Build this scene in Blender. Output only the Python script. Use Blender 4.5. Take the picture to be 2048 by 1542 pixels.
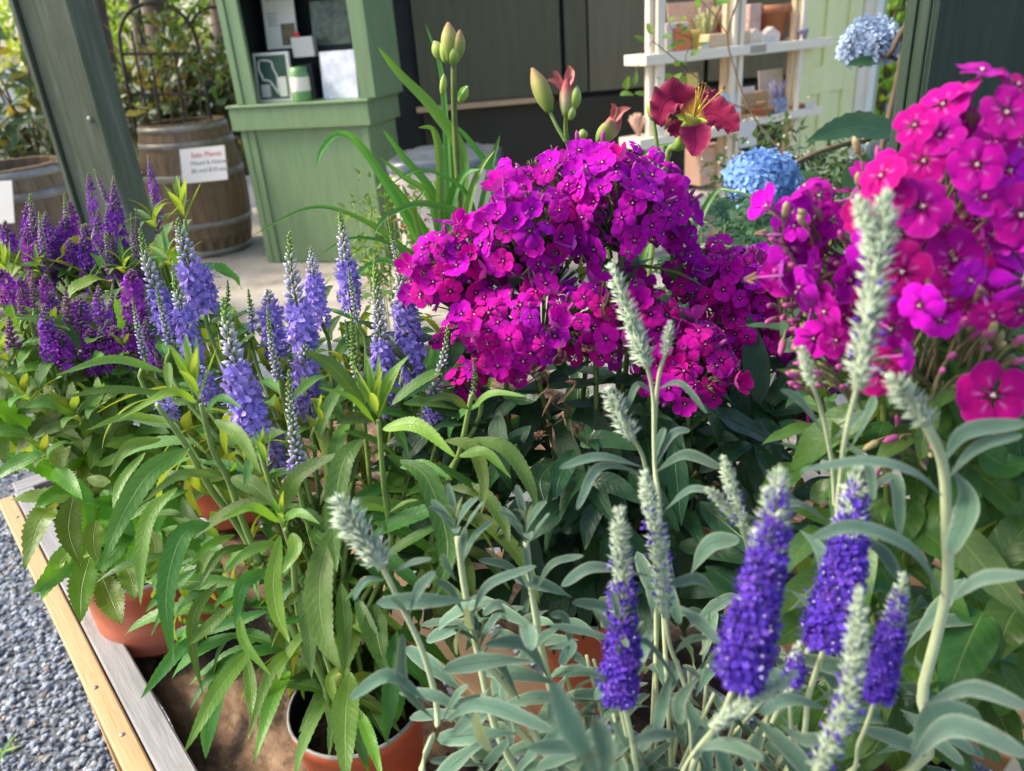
import bpy, math, random
import numpy as np
from mathutils import Matrix, Vector
for _o in list(bpy.data.objects): bpy.data.objects.remove(_o)
random.seed(7); rng = np.random.default_rng(11)
SC = bpy.context.scene; COL = SC.collection
# ------------------------------------------------------------------ camera
FP = 1540.0                                   # focal length in photo pixels (2048 wide)
VP = np.array([1280-1024, 4080-771, FP]); GD = VP/np.linalg.norm(VP)      # vertical vanishing point -> world down in camera axes
WZ = -GD; WY = np.array([0, 0, 1.0])-GD[2]*GD; WY /= np.linalg.norm(WY); WX = np.cross(WY, WZ)
CAM = np.array([0, 0, 1.35])
def ray(x, y):
    v = np.array([x-1024, y-771, FP])/FP
    return np.array([v@WX, v@WY, v@WZ])
def P(x, y, d): return CAM+ray(x, y)*d         # point seen at photo pixel x,y at depth d (m)
def G(x, y, z=0.0):
    r = ray(x, y); return CAM+r*((z-CAM[2])/r[2])
def onplane(x, y, O, n):
    r = ray(x, y); return CAM+r*(np.dot(np.asarray(O)-CAM, n)/np.dot(r, n))
cd = bpy.data.cameras.new('camera'); co = bpy.data.objects.new('camera', cd); COL.objects.link(co)
cx = np.array([WX[0], WY[0], WZ[0]]); cy = -np.array([WX[1], WY[1], WZ[1]]); cz = -np.array([WX[2], WY[2], WZ[2]])
co.matrix_world = Matrix([[cx[0], cy[0], cz[0], CAM[0]], [cx[1], cy[1], cz[1], CAM[1]], [cx[2], cy[2], cz[2], CAM[2]], [0, 0, 0, 1]])
cd.sensor_width = 36; cd.lens = FP/2048*36; cd.clip_start = 0.02; cd.clip_end = 900
cd.dof.use_dof = True; cd.dof.focus_distance = 0.80; cd.dof.aperture_fstop = 7.0
SC.camera = co
# ------------------------------------------------------------------ light
SUN = np.array([-0.80, 0.06, 0.74]); SUN /= np.linalg.norm(SUN)
w = bpy.data.worlds.new('World'); SC.world = w; w.use_nodes = True
nt = w.node_tree; bg = nt.nodes['Background']; sky = nt.nodes.new('ShaderNodeTexSky')
sky.sky_type = 'NISHITA'; sky.sun_disc = False
sky.sun_elevation = math.asin(SUN[2]); sky.sun_rotation = math.atan2(SUN[0], SUN[1])
sky.dust_density = 3.0; sky.ozone_density = 1.0
nt.links.new(sky.outputs[0], bg.inputs[0]); bg.inputs[1].default_value = 0.15
sl = bpy.data.lights.new('sun', 'SUN'); sl.energy = 2.5; sl.angle = math.radians(20); sl.color = (1.0, 0.92, 0.78)
so = bpy.data.objects.new('sun', sl); COL.objects.link(so)
so.rotation_euler = Vector(SUN).to_track_quat('Z', 'Y').to_euler(); so.location = (-4, -2, 6)
SC.view_settings.view_transform = 'Standard'; SC.view_settings.look = 'None'
SC.view_settings.gamma = 1.0; SC.view_settings.exposure = 1.28
SC.cycles.max_bounces = 7; SC.cycles.diffuse_bounces = 3; SC.cycles.glossy_bounces = 2; SC.cycles.transmission_bounces = 5
# ------------------------------------------------------------------ helpers
def nrm(v):
    v = np.asarray(v, float); return v/(np.linalg.norm(v)+1e-12)
def spline(pts, n):
    p = np.asarray(pts, float)
    if len(p) == 2: return p[0]+(p[1]-p[0])*np.linspace(0, 1, n)[:, None]
    q = np.vstack([2*p[0]-p[1], p, 2*p[-1]-p[-2]]); out = []; m = len(p)-1
    for u in np.linspace(0, m, n):
        i = min(int(u), m-1); t = u-i; a, b, c, d = q[i:i+4]
        out.append(0.5*((2*b)+(c-a)*t+(2*a-5*b+4*c-d)*t*t+(3*b-a-3*c+d)*t**3))
    return np.array(out)
class MB:
    def __init__(s): s.V = []; s.F = []; s.U = []; s.C = []; s.M = []; s.n = 0
    def add(s, V, F, uv=None, col=None, mi=0):
        V = np.asarray(V, float)
        if isinstance(F, np.ndarray): FF = [F]
        else:
            d = {}
            for f in F: d.setdefault(len(f), []).append(f)
            FF = [np.array(x) for x in d.values()]
        for f in FF: s.F.append(f+s.n); s.M.append(np.full(len(f), mi))
        s.V.append(V); s.U.append(np.zeros((len(V), 2)) if uv is None else np.asarray(uv, float))
        c = np.ones((len(V), 3)); 
        if col is not None: c[:] = col
        s.C.append(c); s.n += len(V); return s
    def inst(s, tpl, mats, pos, cols=None, mi=0):
        V, F, C, U = tpl; n = len(pos); k = len(V)
        W = np.einsum('nij,kj->nki', mats, V)+np.asarray(pos)[:, None, :]
        FF = (F[None]+(np.arange(n)*k)[:, None, None]).reshape(-1, F.shape[1])
        c = np.broadcast_to(C[None], (n, k, 3))
        if cols is not None: c = c*np.asarray(cols)[:, None, :]
        return s.add(W.reshape(-1, 3), FF, np.tile(U, (n, 1)), c.reshape(-1, 3), mi)
    def mesh(s, name, mats, off=(0, 0, 0), smooth=True):
        me = bpy.data.meshes.new(name); V = np.concatenate(s.V)-np.asarray(off)
        me.vertices.add(len(V)); me.vertices.foreach_set('co', V.ravel())
        L = np.concatenate([f.ravel() for f in s.F]); tot = np.concatenate([np.full(len(f), f.shape[1]) for f in s.F])
        me.loops.add(len(L)); me.loops.foreach_set('vertex_index', L.astype(np.int32))
        me.polygons.add(len(tot)); st = np.concatenate([[0], np.cumsum(tot)[:-1]])
        me.polygons.foreach_set('loop_start', st.astype(np.int32))
        me.polygons.foreach_set('material_index', np.concatenate(s.M).astype(np.int32))
        me.polygons.foreach_set('use_smooth', np.full(len(tot), smooth))
        uv = me.uv_layers.new(name='UVMap'); uv.data.foreach_set('uv', np.concatenate(s.U)[L].ravel())
        C = np.concatenate(s.C)
        if (C != 1).any():
            ca = me.color_attributes.new('tint', 'FLOAT_COLOR', 'POINT')
            ca.data.foreach_set('color', np.hstack([C, np.ones((len(C), 1))]).ravel())
        for m in (mats if isinstance(mats, (list, tuple)) else [mats]): me.materials.append(m)
        me.update(calc_edges=True); me.validate(); return me
def link(name, me, parent=None, mat=None):
    o = bpy.data.objects.new(name, me); COL.objects.link(o)
    if parent is not None: o.parent = parent
    if mat is not None: o.matrix_local = mat
    return o
def tag(o, label, cat, group=None):
    o['label'] = label; o['category'] = cat
    if group: o['group'] = group
    return o
def thing(name, label, cat, loc, group=None):
    o = bpy.data.objects.new(name, None); COL.objects.link(o); o.location = loc; o.empty_display_size = 0.05
    return tag(o, label, cat, group)
def obj(name, mb, mats, root=None, smooth=True, base=None):
    off = np.array(root.location) if root is not None and base is None else (base if base is not None else np.zeros(3))
    return link(name, mb.mesh(name, mats, off, smooth), root)
def sub(name, mb, mats, part, root, smooth=True):          # sub-part: the part sits at the root's origin
    return link(name, mb.mesh(name, mats, np.array(root.location), smooth), part)
def frame(d, u):
    d = nrm(d); s = np.cross(d, u)
    if np.linalg.norm(s) < 1e-4: s = np.cross(d, [1, 0.3, 0.1])
    s = nrm(s); return s, d, np.cross(s, d)
def xf(p, d, u, sc=1.0):
    s, d, n = frame(d, u); sc = np.ones(3)*sc
    return Matrix([[s[0]*sc[0], d[0]*sc[1], n[0]*sc[2], p[0]], [s[1]*sc[0], d[1]*sc[1], n[1]*sc[2], p[1]], [s[2]*sc[0], d[2]*sc[1], n[2]*sc[2], p[2]], [0, 0, 0, 1]])
def tube(mb, pts, r0, r1, seg=6, n=None, mi=0, col=None, cap=True):
    p = spline(pts, n or max(4, 3*len(pts))); k = len(p); rr = np.linspace(r0, r1, k) if np.isscalar(r0) else np.asarray(r0)
    T = np.gradient(p, axis=0); V = []; u = np.array([0.31, 0.2, 0.93]); U = []
    for i in range(k):
        s, d, nn = frame(T[i], u); a = np.arange(seg)*2*math.pi/seg
        V.append(p[i]+rr[i]*(np.cos(a)[:, None]*s+np.sin(a)[:, None]*nn)); U += [(j/seg, i/(k-1)) for j in range(seg)]
    F = [(i*seg+j, i*seg+(j+1) % seg, (i+1)*seg+(j+1) % seg, (i+1)*seg+j) for i in range(k-1) for j in range(seg)]
    if cap: F += [tuple(range(seg-1, -1, -1)), tuple((k-1)*seg+j for j in range(seg))]
    return mb.add(np.concatenate(V), F, U, col, mi)
def box(mb, c, ex, ey, ez, hx, hy, hz, bev=0.0, mi=0, col=None):
    """box with centre c, unit axes ex,ey,ez, half sizes; small bevel"""
    c = np.asarray(c, float); E = np.array([ex, ey, ez], float); H = np.array([hx, hy, hz], float)
    b = min(bev, 0.45*H.min())
    if b <= 0:
        S = np.array([[x, y, z] for x in (-1, 1) for y in (-1, 1) for z in (-1, 1)], float)
        F = [(0, 1, 3, 2), (4, 6, 7, 5), (0, 4, 5, 1), (2, 3, 7, 6), (0, 2, 6, 4), (1, 5, 7, 3)]
        return mb.add(c+(S*H)@E, F, S[:, :2]*.5+.5, col, mi)
    V = []; idx = {}
    for sx in (-1, 1):
        for sy in (-1, 1):
            for sz in (-1, 1):
                s = np.array([sx, sy, sz])
                for ax in range(3):
                    q = s*(H-b); q[ax] = s[ax]*H[ax]; idx[(sx, sy, sz, ax)] = len(V); V.append(q)
    F = []
    for ax in range(3):
        o = [i for i in range(3) if i != ax]
        for s in (-1, 1):
            q = []
            for (p_, r_) in ((-1, -1), (1, -1), (1, 1), (-1, 1)):
                k = [0, 0, 0]; k[ax] = s; k[o[0]] = p_; k[o[1]] = r_; q.append(idx[(*k, ax)])
            F.append(tuple(q))
    for ax in range(3):
        o = [i for i in range(3) if i != ax]
        for p_ in (-1, 1):
            for r_ in (-1, 1):
                k1 = [0, 0, 0]; k1[o[0]] = p_; k1[o[1]] = r_; k2 = list(k1); k1[ax] = -1; k2[ax] = 1
                F.append((idx[(*k1, o[0])], idx[(*k2, o[0])], idx[(*k2, o[1])], idx[(*k1, o[1])]))
    for sx in (-1, 1):
        for sy in (-1, 1):
            for sz in (-1, 1): F.append(tuple(idx[(sx, sy, sz, a)] for a in range(3)))
    V = np.array(V)
    # orient faces outward
    F2 = []
    for f in F:
        a, b_, c_ = V[f[0]], V[f[1]], V[f[2]]
        F2.append(f if np.dot(np.cross(b_-a, c_-a), V[list(f)].mean(0)) > 0 else f[::-1])
    return mb.add(c+V@E, F2, V[:, :2], col, mi)
EX, EY, EZ = np.eye(3)
def abox(mb, x0, x1, y0, y1, z0, z1, bev=0.0, mi=0, col=None):
    return box(mb, ((x0+x1)/2, (y0+y1)/2, (z0+z1)/2), EX, EY, EZ, abs(x1-x0)/2, abs(y1-y0)/2, abs(z1-z0)/2, bev, mi, col)
def lathe(mb, prof, c, seg=32, mi=0, axis=None, col=None, mis=None):
    prof = np.asarray(prof, float); k = len(prof); a = np.arange(seg)*2*math.pi/seg
    V = np.array([[r*math.cos(t), r*math.sin(t), z] for r, z in prof for t in a])+np.asarray(c)
    U = [(j/seg, i/(k-1)) for i in range(k) for j in range(seg)]
    n0 = mb.n; 
    for i in range(k-1):
        F = np.array([(i*seg+j, i*seg+(j+1) % seg, (i+1)*seg+(j+1) % seg, (i+1)*seg+j) for j in range(seg)])
        if i == 0: mb.add(V, F, U, col, mi if mis is None else mis[0])
        else: mb.F.append(F+n0); mb.M.append(np.full(len(F), mi if mis is None else mis[i]))
    return mb
# ------------------------------------------------------------------ materials
def mat(name):
    m = bpy.data.materials.new(name); m.use_nodes = True; t = m.node_tree
    return m, t, t.nodes, t.links, t.nodes['Principled BSDF']
def N(t, typ, **kw):
    n = t.nodes.new(typ)
    for k, v in kw.items():
        if hasattr(n, k): setattr(n, k, v)
        else: n.inputs[k].default_value = v
    return n
def ramp(t, stops):
    n = t.nodes.new('ShaderNodeValToRGB'); e = n.color_ramp.elements
    while len(e) < len(stops): e.new(0.5)
    for i, (p, c) in enumerate(stops): e[i].position = p; e[i].color = (*c, 1)
    return n
def mixc(t, fac, a, b, mode='MIX'):
    n = t.nodes.new('ShaderNodeMix'); n.data_type = 'RGBA'; n.blend_type = mode
    for i, v in ((0, fac), (6, a), (7, b)):
        if hasattr(v, 'is_output'): t.links.new(v, n.inputs[i])
        elif i == 0: n.inputs[0].default_value = v
        else: n.inputs[i].default_value = (*v, 1)
    return n.outputs[2]
def mth(t, op, a, b=None):
    n = t.nodes.new('ShaderNodeMath'); n.operation = op
    for i, v in enumerate((a, b)):
        if v is None: continue
        if hasattr(v, 'is_output'): t.links.new(v, n.inputs[i])
        else: n.inputs[i].default_value = v
    return n.outputs[0]
def plain(name, col, rough=0.6, var=0.12, scale=8.0, bump=0.0, spec=0.4, metal=0.0, stretch=None, dirt=None, coords='Object'):
    m, t, ns, L, b = mat(name)
    tc = N(t, 'ShaderNodeTexCoord'); mp = N(t, 'ShaderNodeMapping'); L.new(tc.outputs[coords], mp.inputs[0])
    if stretch: mp.inputs['Scale'].default_value = stretch
    no = N(t, 'ShaderNodeTexNoise', Scale=scale, Detail=6.0, Roughness=0.6); L.new(mp.outputs[0], no.inputs['Vector'])
    c = np.array(col); r = ramp(t, [(0.25, tuple(c*(1-var*1.6))), (0.75, tuple(np.minimum(c*(1+var*1.2), 1)))])
    L.new(no.outputs[0], r.inputs[0]); out = r.outputs[0]
    if dirt:
        n2 = N(t, 'ShaderNodeTexNoise', Scale=scale*0.37, Detail=8.0, Roughness=0.7); L.new(tc.outputs[coords], n2.inputs['Vector'])
        r2 = ramp(t, [(0.48, (0, 0, 0)), (0.7, (1, 1, 1))]); L.new(n2.outputs[0], r2.inputs[0])
        out = mixc(t, mth(t, 'MULTIPLY', r2.outputs[0], dirt[1]), out, dirt[0])
    oi = N(t, 'ShaderNodeObjectInfo'); hs = N(t, 'ShaderNodeHueSaturation'); L.new(out, hs.inputs['Color'])
    L.new(mth(t, 'ADD', mth(t, 'MULTIPLY', oi.outputs['Random'], var*0.8), 1-var*0.4), hs.inputs['Value'])
    L.new(hs.outputs[0], b.inputs['Base Color'])
    b.inputs['Roughness'].default_value = rough; b.inputs['Metallic'].default_value = metal; b.inputs['Specular IOR Level'].default_value = spec
    if bump:
        bp = N(t, 'ShaderNodeBump', Strength=bump, Distance=0.01); L.new(no.outputs[0], bp.inputs['Height']); L.new(bp.outputs[0], b.inputs['Normal'])
    return m
def woodmat(name, c1, c2, c3, rough=0.65, ring=14.0, dark=None, bump=0.3, stretch=(1, 12, 12)):
    """grain runs along object/UV x"""
    m, t, ns, L, b = mat(name)
    tc = N(t, 'ShaderNodeTexCoord'); mp = N(t, 'ShaderNodeMapping'); L.new(tc.outputs['Object'], mp.inputs[0]); mp.inputs['Scale'].default_value = stretch
    oi = N(t, 'ShaderNodeObjectInfo'); cmb = N(t, 'ShaderNodeCombineXYZ')
    for i in range(3): L.new(mth(t, 'MULTIPLY', oi.outputs['Random'], 37.0+i*11), cmb.inputs[i])
    ad = N(t, 'ShaderNodeVectorMath', operation='ADD'); L.new(mp.outputs[0], ad.inputs[0]); L.new(cmb.outputs[0], ad.inputs[1])
    n1 = N(t, 'ShaderNodeTexNoise', Scale=2.2, Detail=4.0, Distortion=0.8); L.new(ad.outputs[0], n1.inputs['Vector'])
    wv = N(t, 'ShaderNodeTexNoise', Scale=ring, Detail=8.0, Roughness=0.65, Distortion=0.3); L.new(ad.outputs[0], wv.inputs['Vector'])
    r = ramp(t, [(0.3, c1), (0.5, c2), (0.72, c3)]); L.new(mth(t, 'ADD', mth(t, 'MULTIPLY', n1.outputs[0], 0.55), mth(t, 'MULTIPLY', wv.outputs[0], 0.45)), r.inputs[0])
    out = r.outputs[0]
    if dark:
        n2 = N(t, 'ShaderNodeTexNoise', Scale=dark[2], Detail=9.0, Roughness=0.72, Distortion=0.6); L.new(tc.outputs['Object'], n2.inputs['Vector'])
        r2 = ramp(t, [(dark[1], (0, 0, 0)), (dark[1]+0.14, (1, 1, 1))]); L.new(n2.outputs[0], r2.inputs[0]); out = mixc(t, mth(t, 'MULTIPLY', r2.outputs[0], 0.9), out, dark[0])
    L.new(out, b.inputs['Base Color']); b.inputs['Roughness'].default_value = rough; b.inputs['Specular IOR Level'].default_value = 0.3
    bp = N(t, 'ShaderNodeBump', Strength=bump, Distance=0.004); L.new(wv.outputs[0], bp.inputs['Height']); L.new(bp.outputs[0], b.inputs['Normal'])
    return m
def leafmat(name, top, under, vein, trans=0.35, rough=0.42, nv=9.0, margin=None, hv=0.05, vv=0.5, spec=0.5, tcol=None, blotch=0.25, bump=0.5, sheen=0.0, spots=38.0, felt=45.0):
    """leaf: UV.x across (0..1, midrib .5), UV.y along; the two sides of the blade have their own colours"""
    m, t, ns, L, b = mat(name)
    uv = N(t, 'ShaderNodeUVMap'); sp = N(t, 'ShaderNodeSeparateXYZ'); L.new(uv.outputs[0], sp.inputs[0])
    ax = mth(t, 'MULTIPLY', mth(t, 'ABSOLUTE', mth(t, 'SUBTRACT', sp.outputs[0], 0.5)), 2.0)
    mid = mth(t, 'MAXIMUM', 0.0, mth(t, 'SUBTRACT', 1.0, mth(t, 'MULTIPLY', ax, 17.0)))
    ph = mth(t, 'SUBTRACT', mth(t, 'MULTIPLY', sp.outputs[1], nv), mth(t, 'MULTIPLY', ax, 1.5))
    lat = mth(t, 'POWER', mth(t, 'ABSOLUTE', mth(t, 'COSINE', mth(t, 'MULTIPLY', ph, math.pi))), 9.0)
    veins = mth(t, 'MAXIMUM', mid, mth(t, 'MULTIPLY', lat, 0.10))
    tc = N(t, 'ShaderNodeTexCoord'); oi = N(t, 'ShaderNodeObjectInfo')
    no = N(t, 'ShaderNodeTexNoise', Scale=felt, Detail=5.0, Roughness=0.7); L.new(tc.outputs['UV' if felt < 20 else 'Object'], no.inputs['Vector'])
    nb = N(t, 'ShaderNodeTexNoise', Scale=14.0, Detail=3.0); L.new(tc.outputs['Object'], nb.inputs['Vector'])
    geo = N(t, 'ShaderNodeNewGeometry')
    base = mixc(t, geo.outputs['Backfacing'], top, under)
    hs = N(t, 'ShaderNodeHueSaturation'); L.new(base, hs.inputs['Color'])
    rnd = oi.outputs['Random']; r2 = mth(t, 'FRACT', mth(t, 'MULTIPLY', rnd, 17.31))
    L.new(mth(t, 'ADD', 0.5-hv*0.5, mth(t, 'MULTIPLY', r2, hv)), hs.inputs['Hue'])
    val = mth(t, 'ADD', 1-vv*0.5-blotch*0.5, mth(t, 'ADD', mth(t, 'MULTIPLY', rnd, vv), mth(t, 'MULTIPLY', nb.outputs[0], blotch)))
    L.new(val, hs.inputs['Value'])
    c = mixc(t, mth(t, 'MULTIPLY', veins, 0.75), hs.outputs[0], vein)
    if felt < 20: c = mixc(t, mth(t, 'MULTIPLY', mth(t, 'SUBTRACT', no.outputs[0], 0.35), 0.35), c, under)
    if margin: c = mixc(t, mth(t, 'MULTIPLY', mth(t, 'POWER', ax, 6.0), 0.8), c, margin)
    if spots:
        ns_ = N(t, 'ShaderNodeTexNoise', Scale=spots, Detail=3.0, Roughness=0.7); av = N(t, 'ShaderNodeVectorMath', operation='ADD'); cv = N(t, 'ShaderNodeCombineXYZ'); L.new(mth(t, 'MULTIPLY', rnd, 91.0), cv.inputs[0]); L.new(tc.outputs['Object'], av.inputs[0]); L.new(cv.outputs[0], av.inputs[1]); L.new(av.outputs[0], ns_.inputs['Vector'])
        rs = ramp(t, [(0.66, (0, 0, 0)), (0.74, (1, 1, 1))]); L.new(mth(t, 'ADD', ns_.outputs[0], mth(t, 'MULTIPLY', mth(t, 'POWER', ax, 5.0), 0.06)), rs.inputs[0]); c = mixc(t, mth(t, 'MULTIPLY', rs.outputs[0], 0.6), c, (0.20, 0.15, 0.055))
    at = N(t, 'ShaderNodeAttribute', attribute_name='tint')
    hasT = mth(t, 'GREATER_THAN', at.outputs['Fac'], 0.001)
    c = mixc(t, hasT, c, mixc(t, 1.0, c, at.outputs['Color'], 'MULTIPLY'))
    L.new(c, b.inputs['Base Color']); b.inputs['Roughness'].default_value = rough; b.inputs['Specular IOR Level'].default_value = spec
    if sheen: b.inputs['Sheen Weight'].default_value = sheen
    bp = N(t, 'ShaderNodeBump', Strength=bump, Distance=0.002)
    L.new(mth(t, 'ADD', mth(t, 'MULTIPLY', mth(t, 'MAXIMUM', mid, mth(t, 'MULTIPLY', lat, 0.16)), -0.6), mth(t, 'MULTIPLY', no.outputs[0], 1.1)), bp.inputs['Height']); L.new(bp.outputs[0], b.inputs['Normal'])
    tr = N(t, 'ShaderNodeBsdfTranslucent'); L.new(mixc(t, 1.0, c, tcol or (1.5, 1.35, 0.35), 'MULTIPLY'), tr.inputs[0])
    mx = N(t, 'ShaderNodeMixShader'); mx.inputs[0].default_value = trans
    L.new(b.outputs[0], mx.inputs[1]); L.new(tr.outputs[0], mx.inputs[2])
    L.new(mx.outputs[0], ns['Material Output'].inputs[0]); return m
def tintmat(name, rough=0.55, trans=0.3, spec=0.3, sheen=0.0, vv=0.25):
    m, t, ns, L, b = mat(name); at = N(t, 'ShaderNodeAttribute', attribute_name='tint'); oi = N(t, 'ShaderNodeObjectInfo')
    hs = N(t, 'ShaderNodeHueSaturation'); L.new(at.outputs['Color'], hs.inputs['Color'])
    L.new(mth(t, 'ADD', 1-vv/2, mth(t, 'MULTIPLY', oi.outputs['Random'], vv)), hs.inputs['Value'])
    L.new(hs.outputs[0], b.inputs['Base Color']); b.inputs['Roughness'].default_value = rough; b.inputs['Specular IOR Level'].default_value = spec
    b.inputs['Sheen Weight'].default_value = sheen
    tr = N(t, 'ShaderNodeBsdfTranslucent'); L.new(hs.outputs[0], tr.inputs[0]); mx = N(t, 'ShaderNodeMixShader'); mx.inputs[0].default_value = trans
    L.new(b.outputs[0], mx.inputs[1]); L.new(tr.outputs[0], mx.inputs[2]); L.new(mx.outputs[0], ns['Material Output'].inputs[0]); return m
def petalmat(name, body, back, eye, streak, trans=0.25, rough=0.45):
    """phlox corolla: UV = polar (x angle within petal, y radius)"""
    m, t, ns, L, b = mat(name); uv = N(t, 'ShaderNodeUVMap'); sp = N(t, 'ShaderNodeSeparateXYZ'); L.new(uv.outputs[0], sp.inputs[0])
    geo = N(t, 'ShaderNodeNewGeometry'); oi = N(t, 'ShaderNodeObjectInfo'); tc = N(t, 'ShaderNodeTexCoord')
    rr = sp.outputs[1]; ax = mth(t, 'ABSOLUTE', mth(t, 'SUBTRACT', sp.outputs[0], 0.5))
    hs = N(t, 'ShaderNodeHueSaturation'); hs.inputs['Color'].default_value = (*body, 1)
    L.new(mth(t, 'ADD', 0.470, mth(t, 'MULTIPLY', oi.outputs['Random'], 0.055)), hs.inputs['Hue'])
    no = N(t, 'ShaderNodeTexNoise', Scale=2.6, Detail=5.0, Roughness=0.65); L.new(tc.outputs['Object'], no.inputs['Vector'])
    r3 = mth(t, 'FRACT', mth(t, 'MULTIPLY', oi.outputs['Random'], 23.7))
    L.new(mth(t, 'ADD', 0.42, mth(t, 'ADD', mth(t, 'MULTIPLY', no.outputs[0], 0.7), mth(t, 'MULTIPLY', r3, 0.35))), hs.inputs['Value'])
    st = mth(t, 'MULTIPLY', mth(t, 'MULTIPLY', mth(t, 'MAXIMUM', 0.0, mth(t, 'SUBTRACT', 1.0, mth(t, 'MULTIPLY', ax, 7.0))), mth(t, 'MAXIMUM', 0.0, mth(t, 'SUBTRACT', 1.0, mth(t, 'MULTIPLY', mth(t, 'ABSOLUTE', mth(t, 'SUBTRACT', rr, 0.33)), 4.5)))), 0.75)
    c = mixc(t, st, hs.outputs[0], streak)
    er = ramp(t, [(0.10, (1, 1, 1)), (0.2, (0, 0, 0))]); L.new(rr, er.inputs[0]); c = mixc(t, er.outputs[0], c, eye)
    ed = ramp(t, [(0.9, (0, 0, 0)), (1.0, (1, 1, 1))]); L.new(rr, ed.inputs[0]); c = mixc(t, mth(t, 'MULTIPLY', ed.outputs[0], 0.35), c, back)
    c = mixc(t, mth(t, 'MULTIPLY', geo.outputs['Backfacing'], 0.8), c, back)
    at = N(t, 'ShaderNodeAttribute', attribute_name='tint'); hasT = mth(t, 'GREATER_THAN', at.outputs['Fac'], 0.001)
    c = mixc(t, hasT, c, mixc(t, 1.0, c, at.outputs['Color'], 'MULTIPLY'))
    L.new(c, b.inputs['Base Color']); b.inputs['Roughness'].default_value = 0.7; b.inputs['Specular IOR Level'].default_value = 0.10; b.inputs['Sheen Weight'].default_value = 0.03
    w = N(t, 'ShaderNodeTexWave', Scale=5.0, Distortion=2.0, Detail=2.0); bp = N(t, 'ShaderNodeBump', Strength=0.45, Distance=0.002); L.new(uv.outputs[0], w.inputs['Vector']); L.new(w.outputs['Fac'], bp.inputs['Height']); L.new(bp.outputs[0], b.inputs['Normal'])
    tr = N(t, 'ShaderNodeBsdfTranslucent'); L.new(c, tr.inputs[0]); mx = N(t, 'ShaderNodeMixShader'); mx.inputs[0].default_value = trans
    L.new(b.outputs[0], mx.inputs[1]); L.new(tr.outputs[0], mx.inputs[2]); L.new(mx.outputs[0], ns['Material Output'].inputs[0]); return m
M = {}
M['speed_leaf'] = leafmat('speedwell_leaf', (0.090, 0.215, 0.036), (0.21, 0.29, 0.07), (0.28, 0.40, 0.12), 0.40, 0.46, 16, hv=0.07, vv=0.9, spec=0.45)
M['lime_leaf'] = leafmat('young_leaf', (0.15, 0.33, 0.035), (0.26, 0.38, 0.09), (0.32, 0.45, 0.10), 0.40, 0.40, 16, hv=0.04, vv=0.5)
M['broad_leaf'] = leafmat('broad_speedwell_leaf', (0.115, 0.240, 0.030), (0.19, 0.26, 0.06), (0.27, 0.36, 0.09), 0.40, 0.42, 12, hv=0.07, vv=0.9)
M['silver_leaf'] = leafmat('silver_sage_leaf', (0.120, 0.245, 0.165), (0.38, 0.45, 0.28), (0.20, 0.33, 0.23), 0.22, 0.8, 10, margin=(0.50, 0.58, 0.42), hv=0.05, vv=0.6, spec=0.1, tcol=(1.15, 1.1, 0.6), sheen=0.2, blotch=0.6, bump=1.0, felt=16.0, spots=60.0)
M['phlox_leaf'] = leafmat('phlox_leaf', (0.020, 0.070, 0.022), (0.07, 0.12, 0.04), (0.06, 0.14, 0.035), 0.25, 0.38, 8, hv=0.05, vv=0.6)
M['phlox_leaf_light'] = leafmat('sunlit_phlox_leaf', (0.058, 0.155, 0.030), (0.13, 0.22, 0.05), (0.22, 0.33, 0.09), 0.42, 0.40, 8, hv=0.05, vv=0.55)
M['lily_leaf'] = leafmat('daylily_leaf', (0.085, 0.215, 0.030), (0.13, 0.24, 0.07), (0.14, 0.29, 0.05), 0.35, 0.36, 1, hv=0.05, vv=0.5)
M['hyd_leaf'] = leafmat('hydrangea_leaf', (0.035, 0.10, 0.035), (0.10, 0.17, 0.07), (0.10, 0.19, 0.06), 0.3, 0.45, 8)
M['rhodo_leaf'] = leafmat('rhododendron_leaf', (0.105, 0.175, 0.085), (0.28, 0.26, 0.08), (0.15, 0.19, 0.08), 0.25, 0.34, 1, hv=0.08, vv=0.9)
M['cut_leaf'] = leafmat('cut_leaf', (0.035, 0.105, 0.040), (0.09, 0.15, 0.07), (0.08, 0.16, 0.06), 0.25, 0.5, 5)
M['vine_leaf'] = leafmat('vine_leaf', (0.13, 0.26, 0.03), (0.2, 0.3, 0.06), (0.25, 0.35, 0.08), 0.45, 0.45, 5)
M['tree_leaf'] = leafmat('tree_foliage', (0.16, 0.30, 0.035), (0.28, 0.40, 0.05), (0.14, 0.25, 0.04), 0.5, 0.5, 1, vv=0.3, tcol=(1.7, 1.5, 0.3))
M['fir_leaf'] = leafmat('dark_foliage', (0.035, 0.075, 0.03), (0.06, 0.10, 0.04), (0.05, 0.09, 0.03), 0.3, 0.5, 1, vv=0.3)
M['stem'] = plain('green_stem', (0.20, 0.30, 0.075), 0.5, 0.25, 30)
M['stem_dark'] = plain('dark_green_stem', (0.115, 0.155, 0.035), 0.5, 0.3, 25)
M['stem_silver'] = plain('felted_stem', (0.46, 0.52, 0.30), 0.8, 0.15, 30, spec=0.15)
M['twig'] = plain('brown_twig', (0.14, 0.10, 0.06), 0.8, 0.3, 30)
M['spike'] = tintmat('spike_florets', 0.6, 0.28, 0.2, 0.1)
M['soft'] = tintmat('soft_petals', 0.55, 0.3, 0.25, 0.1, 0.2)
M['phlox_warm'] = petalmat('warm_magenta_petals', (0.70, 0.003, 0.36), (0.42, 0.05, 0.34), (0.16, 0.0, 0.06), (0.68, 0.06, 0.46))
M['phlox_mid'] = petalmat('magenta_petals', (0.56, 0.003, 0.44), (0.36, 0.05, 0.42), (0.14, 0.0, 0.07), (0.62, 0.05, 0.50))
M['phlox_hot'] = petalmat('hot_pink_petals', (0.50, 0.002, 0.245), (0.40, 0.07, 0.34), (0.20, 0.0, 0.05), (0.78, 0.22, 0.56))
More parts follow.
